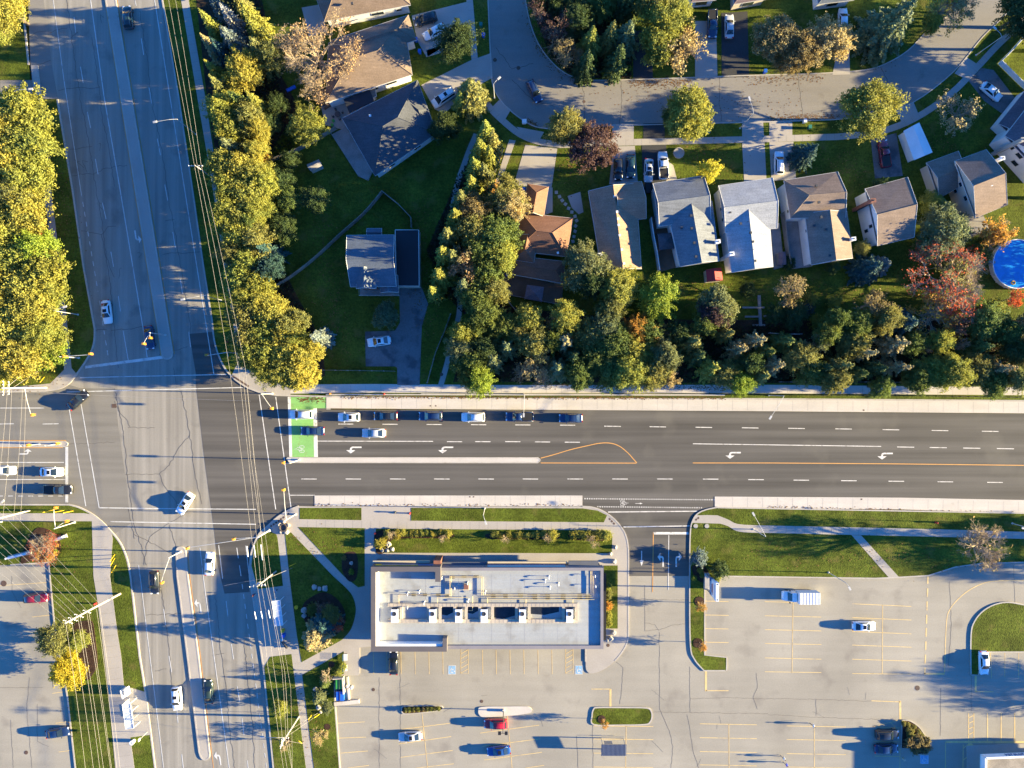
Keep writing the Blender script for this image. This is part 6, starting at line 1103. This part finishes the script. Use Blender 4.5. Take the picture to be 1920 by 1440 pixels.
# ================================================================ POLES, LAMPS, SIGNALS, WIRES
plain('lamp_glass', (.75,.77,.8), .2); plain('signal_yellow', (.55,.27,.03), .5); plain('pole_white', (.45,.44,.42), .5); plain('pole_wood', (.42,.37,.31), .9, var=.15); plain('cable', (.34,.31,.28), .6); plain('lens', (.03,.03,.03), .3); plain('insulator', (.7,.7,.72), .3)
def lamp(label, bx_, by_, hx, hy, h, z=.13, r=.085, twin=False, group='street lamps'):
    """base pixel, head pixel (both as seen), height of the head"""
    b = G(bx_, by_); hd = G(hx, hy, h); root = thing('street_lamp', label, 'street lamp', (b.x, b.y, z), 0, group)
    v = hd - V3(b, 0); v.z = 0; hz = h-z; u = v.normalized() if v.length else Vector((1,0,0)); m = MB(); m.tube([(0,0,0),(0,0,hz*.5),(0,0,hz-.35)], r, r*.6, 8); m.lathe([(r*2.2,0),(r*2.2,.08),(r,.14)], n=10); m.obj('pole', 'pole_white', root)
    m = MB(); m.tube([(0,0,hz-.4), V3(u*v.length*.35, hz-.02), V3(v, hz)], r*.5, r*.4, 6); m.obj('arm', 'pole_white', root)
    m = MB(); a_ = math.atan2(u.y, u.x); m.box(V3(v, hz)+u*.25, (.75,.34,.14), a_); hd_ = m.obj('lamp_head', 'pole_white', root); m = MB(); m.box(V3(v, hz-.08)+u*.3, (.5,.26,.04), a_); m.obj('lamp_lens', 'lamp_glass', hd_)
    return root
lamp('white lamp post leaning over the side lane west of the avenue', 80,202, 55,167, 8.5); lamp('white lamp post over the west verge beside the yellow trees', 147,590, 119,576, 8.0); lamp('lamp post on the east verge of the avenue, upper one', 368,252, 293,228, 8.6); lamp('lamp post on the east verge of the avenue, lower one', 415,563, 345,561, 8.2)
lamp('curved lamp post at the bend of the residential street', 927,184, 934,148, 7.0, .16); lamp('thin lamp post over the residential street beside the pale driveway', 1387,241, 1406,187, 8.5, .16); lamp('curved lamp post on the verge at the upper right street', 1829,104, 1867,54, 8.0, .16); lamp('lamp post over the main road in front of the dark pickup', 982,739, 982,776, 8.5, .15); lamp('lamp post over the main road above the right turn arrows', 1441,741, 1446,781, 8.5, .15)
lamp('white lamp post on the grass strip left of the shop drive', 909,953, 910,978, 8.0, .165); lamp('white lamp post on the east lawn beside the curved path', 1412,992, 1414,966, 7.5); lamp('lamp post on the right lawn strip beside the bare tree', 1897,981, 1922,991, 8.0)
lamp('black lamp post at the lawn edge of the right lot', 1553,1073, 1592,1101, 8.0); lamp('lamp post by the left edge over the west verge', 4,978, 3,942, 8.0)
def lot_lamp(label, bx_, by_, h=9.5):
    b = G(bx_, by_); root = thing('street_lamp', label, 'street lamp', (b.x, b.y, .01), 0, 'parking lot lamps'); m = MB(); m.lathe([(.3,0),(.3,.75),(0,.75)], n=14); m.obj('base', 'new_concrete', root); m = MB(); m.tube([(0,0,.7),(0,0,h)], .09, .06, 8); m.tube([(-.45,0,h),(.45,0,h)], .05); m.obj('pole', 'dark_metal', root)
    for s_ in (-1,1): m = MB(); m.box((s_*.62,0,h),(.55,.62,.16)); m.obj('lamp_head', 'black', root)
lot_lamp('twin-headed black lamp post on the long concrete island', 944,1331); 
def signal(label, bx_, by_, h, arms, z=.13, group='traffic signals', r=.11):
    """arms: photo pixel of each signal head seen at height h"""
    b = G(bx_, by_); root = thing('traffic_signal', label, 'traffic signal', (b.x, b.y, z), 0, group); hz = h-z; m = MB(); m.tube([(0,0,0),(0,0,hz+.3)], r, r*.7, 8); m.lathe([(r*2,0),(r*2,.3),(r,.36)], n=10); m.obj('pole', 'pole_white', root)
    for ax, ay, ll in arms:
        v = G(ax, ay, h) - b; v.z = 0; m = MB(); m.tube([(0,0,hz*.97), V3(v*.5, hz+.08), V3(v, hz)], .075, .045, 6); 
        if v.length > .3: m.obj('mast_arm', 'pole_white', root)
        a_ = ll; m = MB(); m.box(V3(v, hz-.35), (.10,.48,.95), R(a_)); m.box(V3(v, hz-.35)+Vector((math.cos(R(a_))*.2, math.sin(R(a_))*.2, 0)), (.32,.36,1.0), R(a_)); hd_ = m.obj('signal_head', 'signal_yellow', root)
        for k in range(3): m = MB(); c2 = V3(v, hz-.02-.33*k)+Vector((math.cos(R(a_))*.37, math.sin(R(a_))*.37, 0)); m.box(c2, (.03,.22,.22), R(a_)); m.obj('lens', 'lens', hd_)
    return root
signal('signal post at the northwest corner under the yellow trees', 149,671, 6.0, [(168,665,90),(118,668,0)]); signal('signal mast on the avenue median beside the dark blue sedan', 311,628, 6.2, [(281,635,90),(268,646,90)], .15); signal('signal mast at the northeast corner over the dark patch', 450,663, 6.3, [(386,667,90),(429,671,180)]); signal('signal mast over the kerb lane at the north end of the crosswalk', 511,738, 6.3, [(510,766,180)], .15); signal('signal mast at the left end of the main median', 562,862, 6.2, [(532,868,180)], .15); signal('signal mast at the southeast corner with arm to the north', 555,964, 6.3, [(532,919,180)]); signal('long mast arm signal reaching over the southbound lanes', 506,994, 6.6, [(437,1010,-90),(350,1027,-90)], r=.17); signal('signal mast hanging over the west road by the corner walk', 86,727, 6.4, [(58,778,0)]); signal('signal post on the west median', 113,832, 4.5, [(105,832,0)], .15); signal('signal head on the west median by the turn arrow', 75,832, 5.5, [(50,835,0)], .15); signal('signal mast at the southwest corner reaching over the verge', 141,979, 6.3, [(101,953,0),(122,978,0)]); signal('signal with yellow heads on the south median tip', 340,1034, 5.0, [(302,1092,-90)], .15)
def upole(label, bx_, by_, h, arms=(), r=.16, z=.13, extra=None):
    b = G(bx_, by_); root = thing('utility_pole', label, 'utility pole', (b.x, b.y, z), 0, 'utility poles'); m = MB(); m.tube([(0,0,0),(0,0,h)], r, r*.65, 9); m.obj('pole', 'pole_wood', root)
    for zz, ln, a_ in arms:
        m = MB(); m.box((0,0,zz), (ln,.11,.13), R(a_)); ar = m.obj('crossarm', 'pole_wood', root); m = MB(); u = Vector((math.cos(R(a_)), math.sin(R(a_)), 0))
        for t in (-.48,-.25,.25,.48): m.lathe([(.06,.06),(.08,.14),(.05,.28),(0,.3)], tuple(u*ln*t+Vector((0,0,zz))), 8)
        m.obj('insulators', 'insulator', ar)
    return root
u1 = upole('tall hydro pole with crossarms beside the olive tree in the southwest', 226,1113, 17.5, [(16.6,1.6,160),(15.2,1.6,160),(13.4,1.6,160),(11.0,1.4,160)], .22)
upole('wooden utility pole at the left edge of the west road corner', 88,727, 12.5, [(12.0,2.6,90),(10.6,2.4,90)], .18); upole('wooden utility pole at the left edge of the southwest verge', 56,957, 13.5, [(13.0,2.2,70),(11.4,2.2,70)], .18); upole('wooden utility pole with two crossarms on the shop corner lawn', 518,1071, 10.6, [(10.2,3.0,5),(9.3,2.2,5)], .16, .165); upole('braced utility pole with equipment on the lower shop verge', 561,1343, 11.2, [(10.8,1.4,80),(9.9,1.4,80),(8.6,1.4,10)], .16, .165); upole('wooden utility pole at the roadside edge of the avenue tree belt', 412,342, 11.0, [(10.6,2.6,0)], .15)
b = G(561,1343); lp = lamp('lamp arm mounted on the braced pole over the south road', 559,1345, 494,1382, 8.4, .165)
def wire(label, pts, sag=.5, r=.017, group='overhead wires'):
    P = [G(*q) for q in pts]; c_ = P[0]; path = []
    for i in range(len(P)-1):
        for k in range(12): t = k/12; p = P[i].lerp(P[i+1], t); p.z -= sag*4*t*(1-t); path.append(p-c_)
    path.append(P[-1]-c_); m = MB(); m.tube(path, r, n=5); o = m.obj('overhead_wire', 'cable'); o.location = c_; tag(o, label, 'wire', group)
ww = 'pale overhead wire over the verge east of the avenue, %s from the west'
wire(ww % 'first', [(293,-60,10.5),(365,313,10.6),(430,690,10.2),(482,1096,10.3),(502,1250,10),(524,1392,10.9),(540,1520,10.5)], .35); wire(ww % 'second', [(305,-60,10.5),(370,311,10.6),(447,690,10.2),(489,1094,10.3),(513,1250,10),(530,1391,10.9),(548,1520,10.5)], .35); wire(ww % 'third', [(319,-60,10.5),(377,308,10.6),(460,690,10.2),(497,1092,10.3),(528,1250,10),(536,1388,10.9),(560,1520,10.5)], .35); wire(ww % 'fourth', [(455,700,8.5),(470,860,8.0),(500,1085,9.0),(534,1260,8.5),(540,1380,9.0),(556,1520,8.5)], .2, .02); wire('thin shaded wire over the shop corner path', [(460,700,7),(476,860,6.8),(508,1080,7.5),(545,1290,7),(548,1440,7)], .2, .015)
for i, (x0, y0, z0, x1) in enumerate(((123,1167,17,160),(134,1162,16,175),(146,1157,15.5,187),(150,1156,14.6,194),(163,1150,13.5,207),(167,1149,13,209),(181,1142,11.5,219),(187,1139,10.8,225))): wire('pale wire running south from the tall hydro pole, %s from the left' % ORD[i], [(x0,y0,z0),(x1,1440,z0-.8),(x1+14,1560,z0-.6)], .2, r=.018, group='wires south of the hydro pole')
for i, (x0, y0, z0, x1, y1) in enumerate(((118,1169,17,-60,1030),(128,1164,16.3,-60,1005),(138,1160,15.6,-60,985),(146,1157,15,-60,968),(156,1153,14,-60,948),(166,1148,13,-40,945),(178,1142,12,-20,942),(190,1136,11,10,950))): wire('pale wire running northwest from the tall hydro pole, %s from the bottom' % ORD[i], [(x0,y0,z0),(x1,y1,z0-1)], .3, r=.015, group='wires northwest of the hydro pole')
for i, (x1, x0) in enumerate(((-12,14),(5,22),(25,42),(38,48))): wire('pale wire crossing the west road, %s from the left' % ORD[i], [(x0,730,11.5-.4*i),(x1,975,12-.4*i)], .3, r=.014, group='wires crossing the west road')
wire('white wire along the crosswalk at the north side of the intersection', [(20,733,9.5),(240,744,7.5),(470,752,8.5)], .2, .02); wire('pale guy wire over the northwest corner grass', [(10,728,11),(70,680,3)], 0, .03); wire('white guy wire at the northwest corner beside the yellow sleeve', [(12,735,10),(80,690,3)], 0, .025)
def sleeve(label, x0, y0, x1, y1): m = MB(); a_, b_ = G(x0,y0,.15), G(x1,y1,2.4); m.tube([Vector((0,0,0)), b_-a_], .06, n=7); o = m.obj('guy_sleeve', 'yellow_plastic'); o.location = a_; tag(o, label, 'guy sleeve', 'yellow guy sleeves')
for l_2, q in (('yellow guy sleeve in the northwest corner grass, upper one',(87,682,75,694)),('yellow guy sleeve in the northwest corner grass, lower one',(83,707,75,717)),('yellow guy sleeve on the southwest verge below the signal, left one',(101,956,80,961)),('yellow guy sleeve on the southwest verge below the signal, middle one',(120,957,100,961)),('yellow guy sleeve on the southwest verge below the signal, right one',(137,958,118,962)),('yellow bollard sleeve beside the corner walk, top one',(215,1040,206,1053)),('yellow bollard sleeve beside the corner walk, middle one',(215,1047,207,1061)),('yellow bollard sleeve beside the corner walk, bottom one',(217,1060,209,1074)),('yellow sleeve beside the lower shop path, upper one',(584,1341,578,1350)),('yellow sleeve beside the lower shop path, long one',(599,1339,589,1346)),('yellow sleeve at the foot of the brace wire',(566,1394,560,1389)),('yellow sleeve on the shaded shop lawn beside the path',(555,1056,542,1062))): sleeve(l_2, *q)
wire('guy wire braced from the lower pole to the path edge', [(530,1388,10),(567,1394,.3)], 0, .02); wire('guy wire from the lower pole to the long yellow sleeve', [(532,1385,10),(597,1340,.5)], 0, .02); wire('upper guy wire across the path from the lower pole', [(546,1367,6),(596,1337,.4)], 0, .018); wire('bundle of service wires along the corner pole, upper one', [(500,1085,9),(548,1065,1.0)], 0, .025); wire('bundle of service wires along the corner pole, lower one', [(420,1098,8.5),(505,1083,9)], .1, .02)
# transformers and sleeves on the lines
for i, (x, y, x2, y2) in enumerate(((463,1024,465,1044),(476,1023,479,1045),(489,1021,492,1050),(477,1147,480,1161),(489,1146,492,1160),(503,1144,506,1159))): m = MB(); a_, b_ = G(x,y,10.1), G(x2,y2,10.1); m.tube([Vector((0,0,0)), b_-a_], .085, n=7); o = m.obj('wire_guard', 'insulator'); o.location = a_; tag(o, 'white guard sleeve on the shop corner wires, %s from the top' % ORD[i], 'wire guard', 'wire guards')
m = MB(); m.lathe([(.28,0),(.3,.05),(.3,.85),(.1,.95),(0,.95)], n=12); p = G(499,1088,8); o = m.obj('transformer', 'grey_metal'); o.location = (G(518,1071).x-.38, G(518,1071).y, 8.0); tag(o, 'grey transformer can on the shop corner pole', 'transformer')
# ================================================================ SIGNS, STREET FURNITURE
p = G(1323,1088); py_ = thing('pylon_sign', 'tall pylon sign with white, red and blue panels beside the shop drive', 'sign', (p.x, p.y, .13)); m = MB()
for s_ in (-1,1): m.box((0,s_*1.45,4.0),(.32,.22,8.0))
m.obj('post','grey_metal',py_); m = MB(); m.box((0,0,7.3),(.55,3.5,1.4)); m.obj('top_panel','sign_white',py_); m = MB(); m.box((0,0,5.7),(.5,3.2,1.5)); m.obj('middle_panel','white_metal',py_); m = MB(); m.box((0,0,4.2),(.5,3.2,1.2)); m.obj('lower_panel','sign_blue',py_); m = MB(); m.box((0,0,.5),(.9,3.2,1.0)); m.obj('plinth','stone',py_)
for i, (z_, w_, mt) in enumerate(((6.0,2.2,'red_plastic'),(5.4,1.6,'red_plastic'),(7.4,2.4,'sign_blue'),(4.3,2.2,'sign_white'))): m = MB(); m.box((-.27,0,z_),(.06,w_,.24)); m.obj('panel_text', mt, py_)
def shelter(label, cx, cy, ang, roof):
    p = G(cx, cy, 2.5); root = thing('bus_shelter', label, 'bus shelter', (p.x, p.y, .15), R(ang)); m = MB(); m.box((0,0,2.5),(1.6,4.9,.05)); m.obj('roof', roof, root); m = MB()
    for k in range(6): m.box((0,-2.45+k*.98,2.56),(1.6,.07,.07))
    for s_ in (-1,1): m.box((s_*.8,0,2.56),(.08,4.9,.08))
    m.obj('roof_frame','white_metal',root)
    for x_, y_ in ((-.75,-2.4),(-.75,-.8),(-.75,.8),(-.75,2.4),(.75,-2.4),(.75,2.4),(.75,.8),(.75,-.8)): m = MB(); m.box((x_,y_,1.25),(.08,.08,2.5)); m.obj('post','white_metal',root)
    m = MB(); m.box((-.75,0,1.2),(.03,4.6,2.0)); m.obj('glass_wall','shelter_glass',root); m = MB(); m.box((-.4,0,.45),(.4,2.4,.06)); [m.box((-.4,y_,.22),(.3,.06,.44)) for y_ in (-1,1)]; m.obj('bench','grey_metal',root); return root
def glassy(name, col, fac):
    mm = bpy.data.materials.new(name); mm.use_nodes = True; t = mm.node_tree; b_ = t.nodes['Principled BSDF']; b_.inputs['Base Color'].default_value = (*col,1); b_.inputs['Roughness'].default_value = .15; tp = nd(t,'ShaderNodeBsdfTransparent'); mx = nd(t,'ShaderNodeMixShader'); mx.inputs[0].default_value = fac; t.links.new(tp.outputs[0],mx.inputs[1]); t.links.new(b_.outputs[0],mx.inputs[2]); t.links.new(mx.outputs[0], t.nodes['Material Output'].inputs[0]); MATS[name] = mm
glassy('shelter_glass', (.6,.68,.72), .35); glassy('shelter_roof', (.55,.62,.66), .6); glassy('frosted_roof', (.62,.66,.72), .9)
shelter('bus shelter with clear ribbed roof on the southwest sidewalk', 241,1342, 8, 'shelter_roof'); shelter('bus shelter with frosted roof on the shaded shop corner pavement', 521,1149, 7, 'frosted_roof')
p = G(1152,1396); cs = thing('cart_shelter', 'small cart shelter with ribbed steel roof in the lower lot', 'cart shelter', (p.x, p.y, 0)); m = MB(); p2 = G(1151,1407,2.6)-p; m.box((p2.x, p2.y, 2.5),(4.9,2.35,.06), tilt=Matrix.Rotation(.10,3,'X')); m.obj('roof','steel_roof',cs); m = MB(); [m.box((p2.x-2.3+i*.25, p2.y, 2.56),(.05,2.35,.05), tilt=Matrix.Rotation(.10,3,'X')) for i in range(19)]; m.obj('roof_rib','grey_metal',cs); m = MB()
for x_, y_ in ((-2.2,1.1),(2.2,1.1),(-2.2,-1.1),(2.2,-1.1)): m.box((p2.x+x_, p2.y+y_, 1.25),(.1,.1,2.5))
for zz in (.4,.9): m.box((p2.x, p2.y+1.6, zz),(4.6,.06,.06)); m.box((p2.x, p2.y-1.1, zz),(4.6,.05,.05))
m.obj('frame','grey_metal',cs); m = MB(); m.box((p2.x-1.0,p2.y+1.1,1.7),(1.6,.05,1.1)); m.obj('panel','grey_metal',cs)
for i, (x, y, mt) in enumerate(((637,1282,'green_plastic'),(638,1304,'blue_plastic'))):
    p = G(x, y, 1); root = thing('dumpster', ('green','blue')[i]+' lidded dumpster in the walled bay left of the shop lot', 'dumpster', (p.x, p.y, .02), 0, 'dumpsters'); m = MB(); m.add([(-.7,-.85,.1),(.7,-.85,.1),(.7,.85,.1),(-.7,.85,.1),(-.8,-.95,1.2),(.8,-.95,1.2),(.8,.95,1.35),(-.8,.95,1.35)],[(3,2,1,0),(0,1,5,4),(1,2,6,5),(2,3,7,6),(3,0,4,7),(4,5,6,7)]); m.obj('bin', mt, root); m = MB(); m.box((-.36,0,1.34),(.66,1.8,.07)); m.box((.40,0,1.34),(.66,1.8,.07)); m.obj('lid', mt, root); m = MB(); m.box((0,0,1.42),(.1,1.9,.06)); m.box((0,.95,1.3),(1.6,.08,.1)); m.obj('bar','dark_metal',root)
m = MB(); m.kerb([(q.x,q.y) for q in GP([(627,1268),(645,1267),(647,1296)])], .2, 0, 1.5); m.kerb([(q.x,q.y) for q in GP([(652,1268),(655,1311)])], .35, 0, .3); m.kerb([(q.x,q.y) for q in GP([(627,1319),(650,1317),(674,1314)])], .75, 0, .35); tag(m.obj('bay_wall','new_concrete'), 'low concrete walls around the two dumpsters', 'wall')
for i, y in enumerate((1232,1252)):
    p = G(648, y, .5); root = thing('bench', 'slatted bench beside the shop plaza, %s one' % ('upper','lower')[i], 'bench', (p.x, p.y, .13)); m = MB(); [m.box((.26*(k-1), 0, .46),(.18,1.3,.05)) for k in range(3)]; m.obj('seat','white_metal',root); m = MB(); [m.box((-.45, -.6+.15*k, .72),(.05,.06,.44)) for k in range(9)]; m.obj('backrest','sign_blue',root); m = MB(); [m.box((0,s_*.55,.22),(.5,.06,.44)) for s_ in (-1,1)]; m.obj('leg','dark_metal',root)
p = G(657,1284,.5)
for i, (x, y) in enumerate(((653,1284),(660,1287))): m = MB(); m.lathe([(.3,0),(.34,.7),(.22,.95),(0,1.0)], n=12); spot('litter_bin', 'round grey litter bin right of the dumpsters, %s one' % ('left','right')[i], 'bin', x, y, m, 'galvanized', .02)
m = MB(); m.box((0,0,.55),(.55,.5,1.1)); m.box((0,-.26,.75),(.45,.04,.5)); spot('newspaper_box', 'yellow newspaper box at the shaded bus stop', 'newspaper box', 532,1180, m, 'yellow_plastic'); m = MB(); m.box((0,0,.55),(.55,.6,1.1)); m.box((0,-.3,.75),(.45,.04,.5)); spot('newspaper_box', 'blue newspaper box at the shaded bus stop', 'newspaper box', 534,1189, m, 'blue_plastic'); m = MB(); m.box((0,0,.5),(.5,.5,1.0)); m.box((0,-.26,.7),(.4,.04,.4)); spot('newspaper_box', 'pale grey box below the blue newspaper box', 'newspaper box', 532,1196, m, 'galvanized')
p = G(535,1207); root = thing('bench', 'dark bench leaning diagonally at the end of the bus stop', 'bench', (p.x, p.y, .15), R(-55)); m = MB(); [m.box((0,.15*(k-1),.45),(1.7,.12,.05)) for k in range(3)]; m.obj('seat','dark_metal',root); m = MB(); [m.box((s_*.7,0,.22),(.07,.4,.44)) for s_ in (-1,1)]; m.obj('leg','dark_metal',root); m = MB(); m.box((0,.28,.75),(1.7,.05,.4)); m.obj('backrest','dark_metal',root)
p = G(557,1137); root = thing('flower_pot', 'yellow flower pot on the shaded bed edge', 'pot', (p.x, p.y, .17)); m = MB(); m.lathe([(.25,0),(.4,.5),(.34,.5),(.3,.4),(0,.4)], n=12); m.obj('pot','yellow_plastic',root)
for x, y, a_, lb in ((112,1009,20,'low stone sign slab by the corner signal'),(35,1041,14,'white angled monument sign at the corner flower bed')):
    p = G(x, y, .7); root = thing('monument_sign', lb, 'sign', (p.x, p.y, .15), R(a_)); ln = 2.2 if a_ == 20 else 4.3; m = MB(); m.box((0,0,.2),(ln+.3,.75,.4)); m.obj('plinth','stone',root); m = MB(); m.box((0,0,.95),(ln,.35,1.15)); m.obj('panel','white_metal',root)
p = G(238,1296,.7); root = thing('information_board', 'white double-leaf board at the kerb above the clear bus shelter', 'board', (p.x, p.y, .15), R(15)); m = MB(); m.box((-.35,0,1.1),(.12,1.7,1.8)); m.box((.4,.1,1.1),(.12,1.5,1.8)); m.obj('panel','white_metal',root); m = MB(); [m.box((x_,y_,.3),(.1,.1,.6)) for x_ in (-.35,.4) for y_ in (-.6,.6)]; m.obj('post','grey_metal',root)
p = G(252,1388,.5); m = MB(); m.lathe([(.34,0),(.4,.3),(.4,.95),(.46,1.0),(.40,1.02),(.2,1.02),(.2,.9),(0,.9)], n=16); spot('litter_bin', 'white round litter bin on the grass below the clear bus shelter', 'bin', 252,1388, m, 'white_metal'); p = G(277,1372)
root = thing('bus_stop_sign', 'slender bus stop sign post below the clear bus shelter', 'sign', (p.x, p.y, .15)); m = MB(); m.tube([(0,0,0),(0,0,3.4)],.045); m.obj('post','pole_white',root); m = MB(); m.box((0,0,3.1),(.05,.5,.7)); m.obj('panel','white_metal',root)
for x, y, mt, lb in ((620,738.5,'orange_plastic','orange hydrant post on the kerb above the queue'),(721,739,'red_plastic','small red marker on the north kerb wall'),(742,960,'dark_metal','dark bollard on the concrete gap in the shop verge'),(769,962,'red_plastic','red hydrant at the edge of the shop verge grass'),(1753,979,'red_plastic','red hydrant on the east lawn strip'),(704,999,'red_plastic','red hydrant beside the hedge bed'),(181,1131,'red_plastic','red hydrant below the tall hydro pole'),(427,641,'red_plastic','red hydrant on the verge at the northeast corner')):
    p = G(x, y); root = thing('hydrant', lb, 'hydrant', (p.x, p.y, .14), 0, 'hydrants and posts'); m = MB(); m.lathe([(.2,0),(.2,.08),(.14,.1),(.14,.6),(.18,.62),(.16,.75),(.06,.85),(0,.86)], n=12); m.obj('barrel', mt, root); m = MB(); m.tube([(-.24,0,.45),(.24,0,.45)],.07,n=8); m.obj('nozzle', mt, root)
for x, y in ((1304,986),(1325,986)): m = MB(); m.lathe([(0,.05),(.45,.05),(.45,0)], n=14); spot('utility_cover', 'round concrete cover on the lawn by the shop drive, %s one' % ('left' if x < 1310 else 'right'), 'cover', x, y, m, 'stone')
p = G(1679,1421); m = MB(); m.lathe([(.22,0),(.22,.9),(.0,1.0)], n=12); spot('bollard', 'short yellow-topped bollard below the planted island', 'bollard', 1692,1421, m, 'cream_band', .01)
pst = G(533,988); root = thing('stone_planter', 'ring of tan stones around a dark planter at the shop corner', 'planter', (pst.x, pst.y, .14)); m = MB(); m.lathe([(.75,0),(.8,.7),(.62,.7),(.6,.5),(0,.5)], n=14); m.obj('basin','dark_wall',root)
for k, (a_, r_2, s_) in enumerate(((.4,1.05,.42),(1.5,1.1,.38),(2.6,1.0,.45),(4.2,1.05,.4),(5.3,1.15,.48))):
    bmm = bmesh.new(); bmesh.ops.create_icosphere(bmm, subdivisions=2, radius=s_)
    for v in bmm.verts: v.co *= 1+.15*math.sin(v.co.x*9+k)*math.cos(v.co.y*8); v.co.z = v.co.z*.9+s_*.7; v.co += Vector((r_2*math.cos(a_), r_2*math.sin(a_), 0))
    m = MB(); m.add([tuple(v.co) for v in bmm.verts], [tuple(v.index for v in f.verts) for f in bmm.faces]); bmm.free(); m.obj('stone','paver',root)
# ================================================================ PEOPLE
plain('skin', (.42,.26,.18), .6); plain('hair_dark', (.02,.014,.010), .7); objcol('cloth', .85, var=.12); plain('shoe', (.03,.03,.03), .6)
def person(label, px, py, face, shirt, trousers, step=.32, carry=False, z=.01):
    """one skinned body: pelvis root, spine, head, arms with five-fingered hands, striding legs"""
    V, E, RD = [], [], []
    def add(p, r, par=None): V.append(p); RD.append(r); i = len(V)-1; (E.append((par, i)) if par is not None else None); return i
    pel = add((0,0,.93),.135); wa = add((0,0,1.10),.125,pel); ch = add((.01,0,1.32),.15,wa); nk0 = add((.01,0,1.45),.085,ch); nk = add((.02,0,1.52),.052,nk0); hd = add((.03,0,1.60),.078,nk); h2 = add((.03,0,1.68),.085,hd); add((.02,0,1.75),.055,h2); add((.115,0,1.645),.016,hd)
    for s_, ph in ((1,1),(-1,-1)):
        hip = add((0,s_*.09,.88),.095,pel); kn = add((ph*step*.55+.04,s_*.10,.49),.062,hip); an = add((ph*step-.05*(ph<0),s_*.10,.09+(.05 if ph<0 else 0)),.040,kn); add((ph*step+.17,s_*.11,.045+(.01 if ph<0 else 0)),.036,an)
        sh = add((.01,s_*.19,1.40),.062,ch); el = add((-ph*step*.35,s_*.25,1.13),.043,sh); fx = -ph*step*.6+.10; wr = add((fx,s_*.26,.90),.028,el); pm = add((fx+.03,s_*.26,.83),.032,wr)
        for k, (dy, ln) in enumerate(((-.03,.075),(-.01,.085),(.012,.08),(.032,.062))): f1 = add((fx+.045,s_*.26+dy,.78),.0095,pm); f2 = add((fx+.055,s_*.26+dy,.78-ln*.5),.009,f1); add((fx+.045,s_*.26+dy,.78-ln),.008,f2)
        t1 = add((fx+.07,s_*.245,.82),.011,pm); add((fx+.095,s_*.24,.775),.009,t1)
    me = bpy.data.meshes.new('body_base'); me.from_pydata(V, E, []); o = bpy.data.objects.new('body', me); C.objects.link(o)
    o.modifiers.new('skin','SKIN'); o.modifiers.new('sub','SUBSURF').levels = 1
    for i, sv in enumerate(me.skin_vertices[0].data): sv.radius = (RD[i], RD[i]); sv.use_root = (i == 0)
    dg = bpy.context.evaluated_depsgraph_get(); m2 = bpy.data.meshes.new_from_object(o.evaluated_get(dg)); m2.name = 'body'; o.modifiers.clear(); o.data = m2
    m2.materials.clear(); [m2.materials.append(MATS[k]) for k in ('skin','cloth','cloth2','shoe')]
    for f in m2.polygons:
        c_ = f.center; f.use_smooth = True; arm = abs(c_.y) > .20 and c_.z < 1.36
        f.material_index = 3 if c_.z < .10 else (0 if (arm and c_.z < .93) or c_.z > 1.475 else (2 if c_.z < .93 and not arm else 1))
    p = G(px, py, .0); root = thing('person', label, 'person', (p.x, p.y, z), R(face), 'pedestrians'); o.parent = root; o.color = (*shirt,1)
    m2.materials[2] = trousers
    bmm = bmesh.new(); bmesh.ops.create_uvsphere(bmm, u_segments=12, v_segments=8, radius=.105)
    for v in list(bmm.verts): v.co = Vector((v.co.x*.98-.012, v.co.y*.9, v.co.z*1.08+1.70))
    bmesh.ops.delete(bmm, geom=[v for v in bmm.verts if v.co.z < 1.60 or (v.co.x > .05 and v.co.z < 1.72)], context='VERTS'); m = MB(); m.add([tuple(v.co) for v in bmm.verts], [tuple(v.index for v in f.verts) for f in bmm.faces]); bmm.free(); m.obj('hair','hair_dark',root)
    m = MB(); [m.box((.108,s_*.032,1.675),(.012,.02,.012)) for s_ in (-1,1)]; m.obj('eyes','black',root); m = MB(); m.box((.105,0,1.59),(.012,.045,.010)); m.obj('mouth','red_plastic',root); m = MB(); [m.box((.02,s_*.092,1.65),(.035,.02,.055)) for s_ in (-1,1)]; m.obj('ears','skin',root)
    if carry: m = MB(); m.box((-.17,0,1.22),(.14,.28,.40)); tag(m.obj('backpack','black',None),'small dark backpack worn by a pedestrian','backpack'); o2 = C.objects[-1]
    return root
MATS['cloth2'] = MATS['cloth']; plain('trouser_dark', (.02,.02,.025), .9); plain('trouser_grey', (.16,.15,.14), .9); plain('denim', (.05,.08,.16), .9)
person('person in a white top and dark trousers walking across the lower right lot', 1521,1356, 150, (.75,.75,.75), MATS['trouser_dark']); person('person in a pale grey top walking ahead of the blue-shirted person', 1466,1417, 140, (.55,.58,.60), MATS['trouser_grey']); person('person in a bright blue top walking at the bottom of the right lot', 1471,1429, 140, (.10,.13,.62), MATS['trouser_grey'])
person('person in a red top standing by the kerb at the shaded bus stop', 479,1113, 180, (.40,.02,.03), MATS['trouser_dark'], .08, z=.14); person('person in a pale jacket standing above the frosted bus shelter', 521,1105, 200, (.35,.40,.50), MATS['trouser_dark'], .08, z=.14); person('person in black walking along the sidewalk west of the avenue', 113,479, 98, (.015,.015,.018), MATS['trouser_dark'], .3, z=.15)
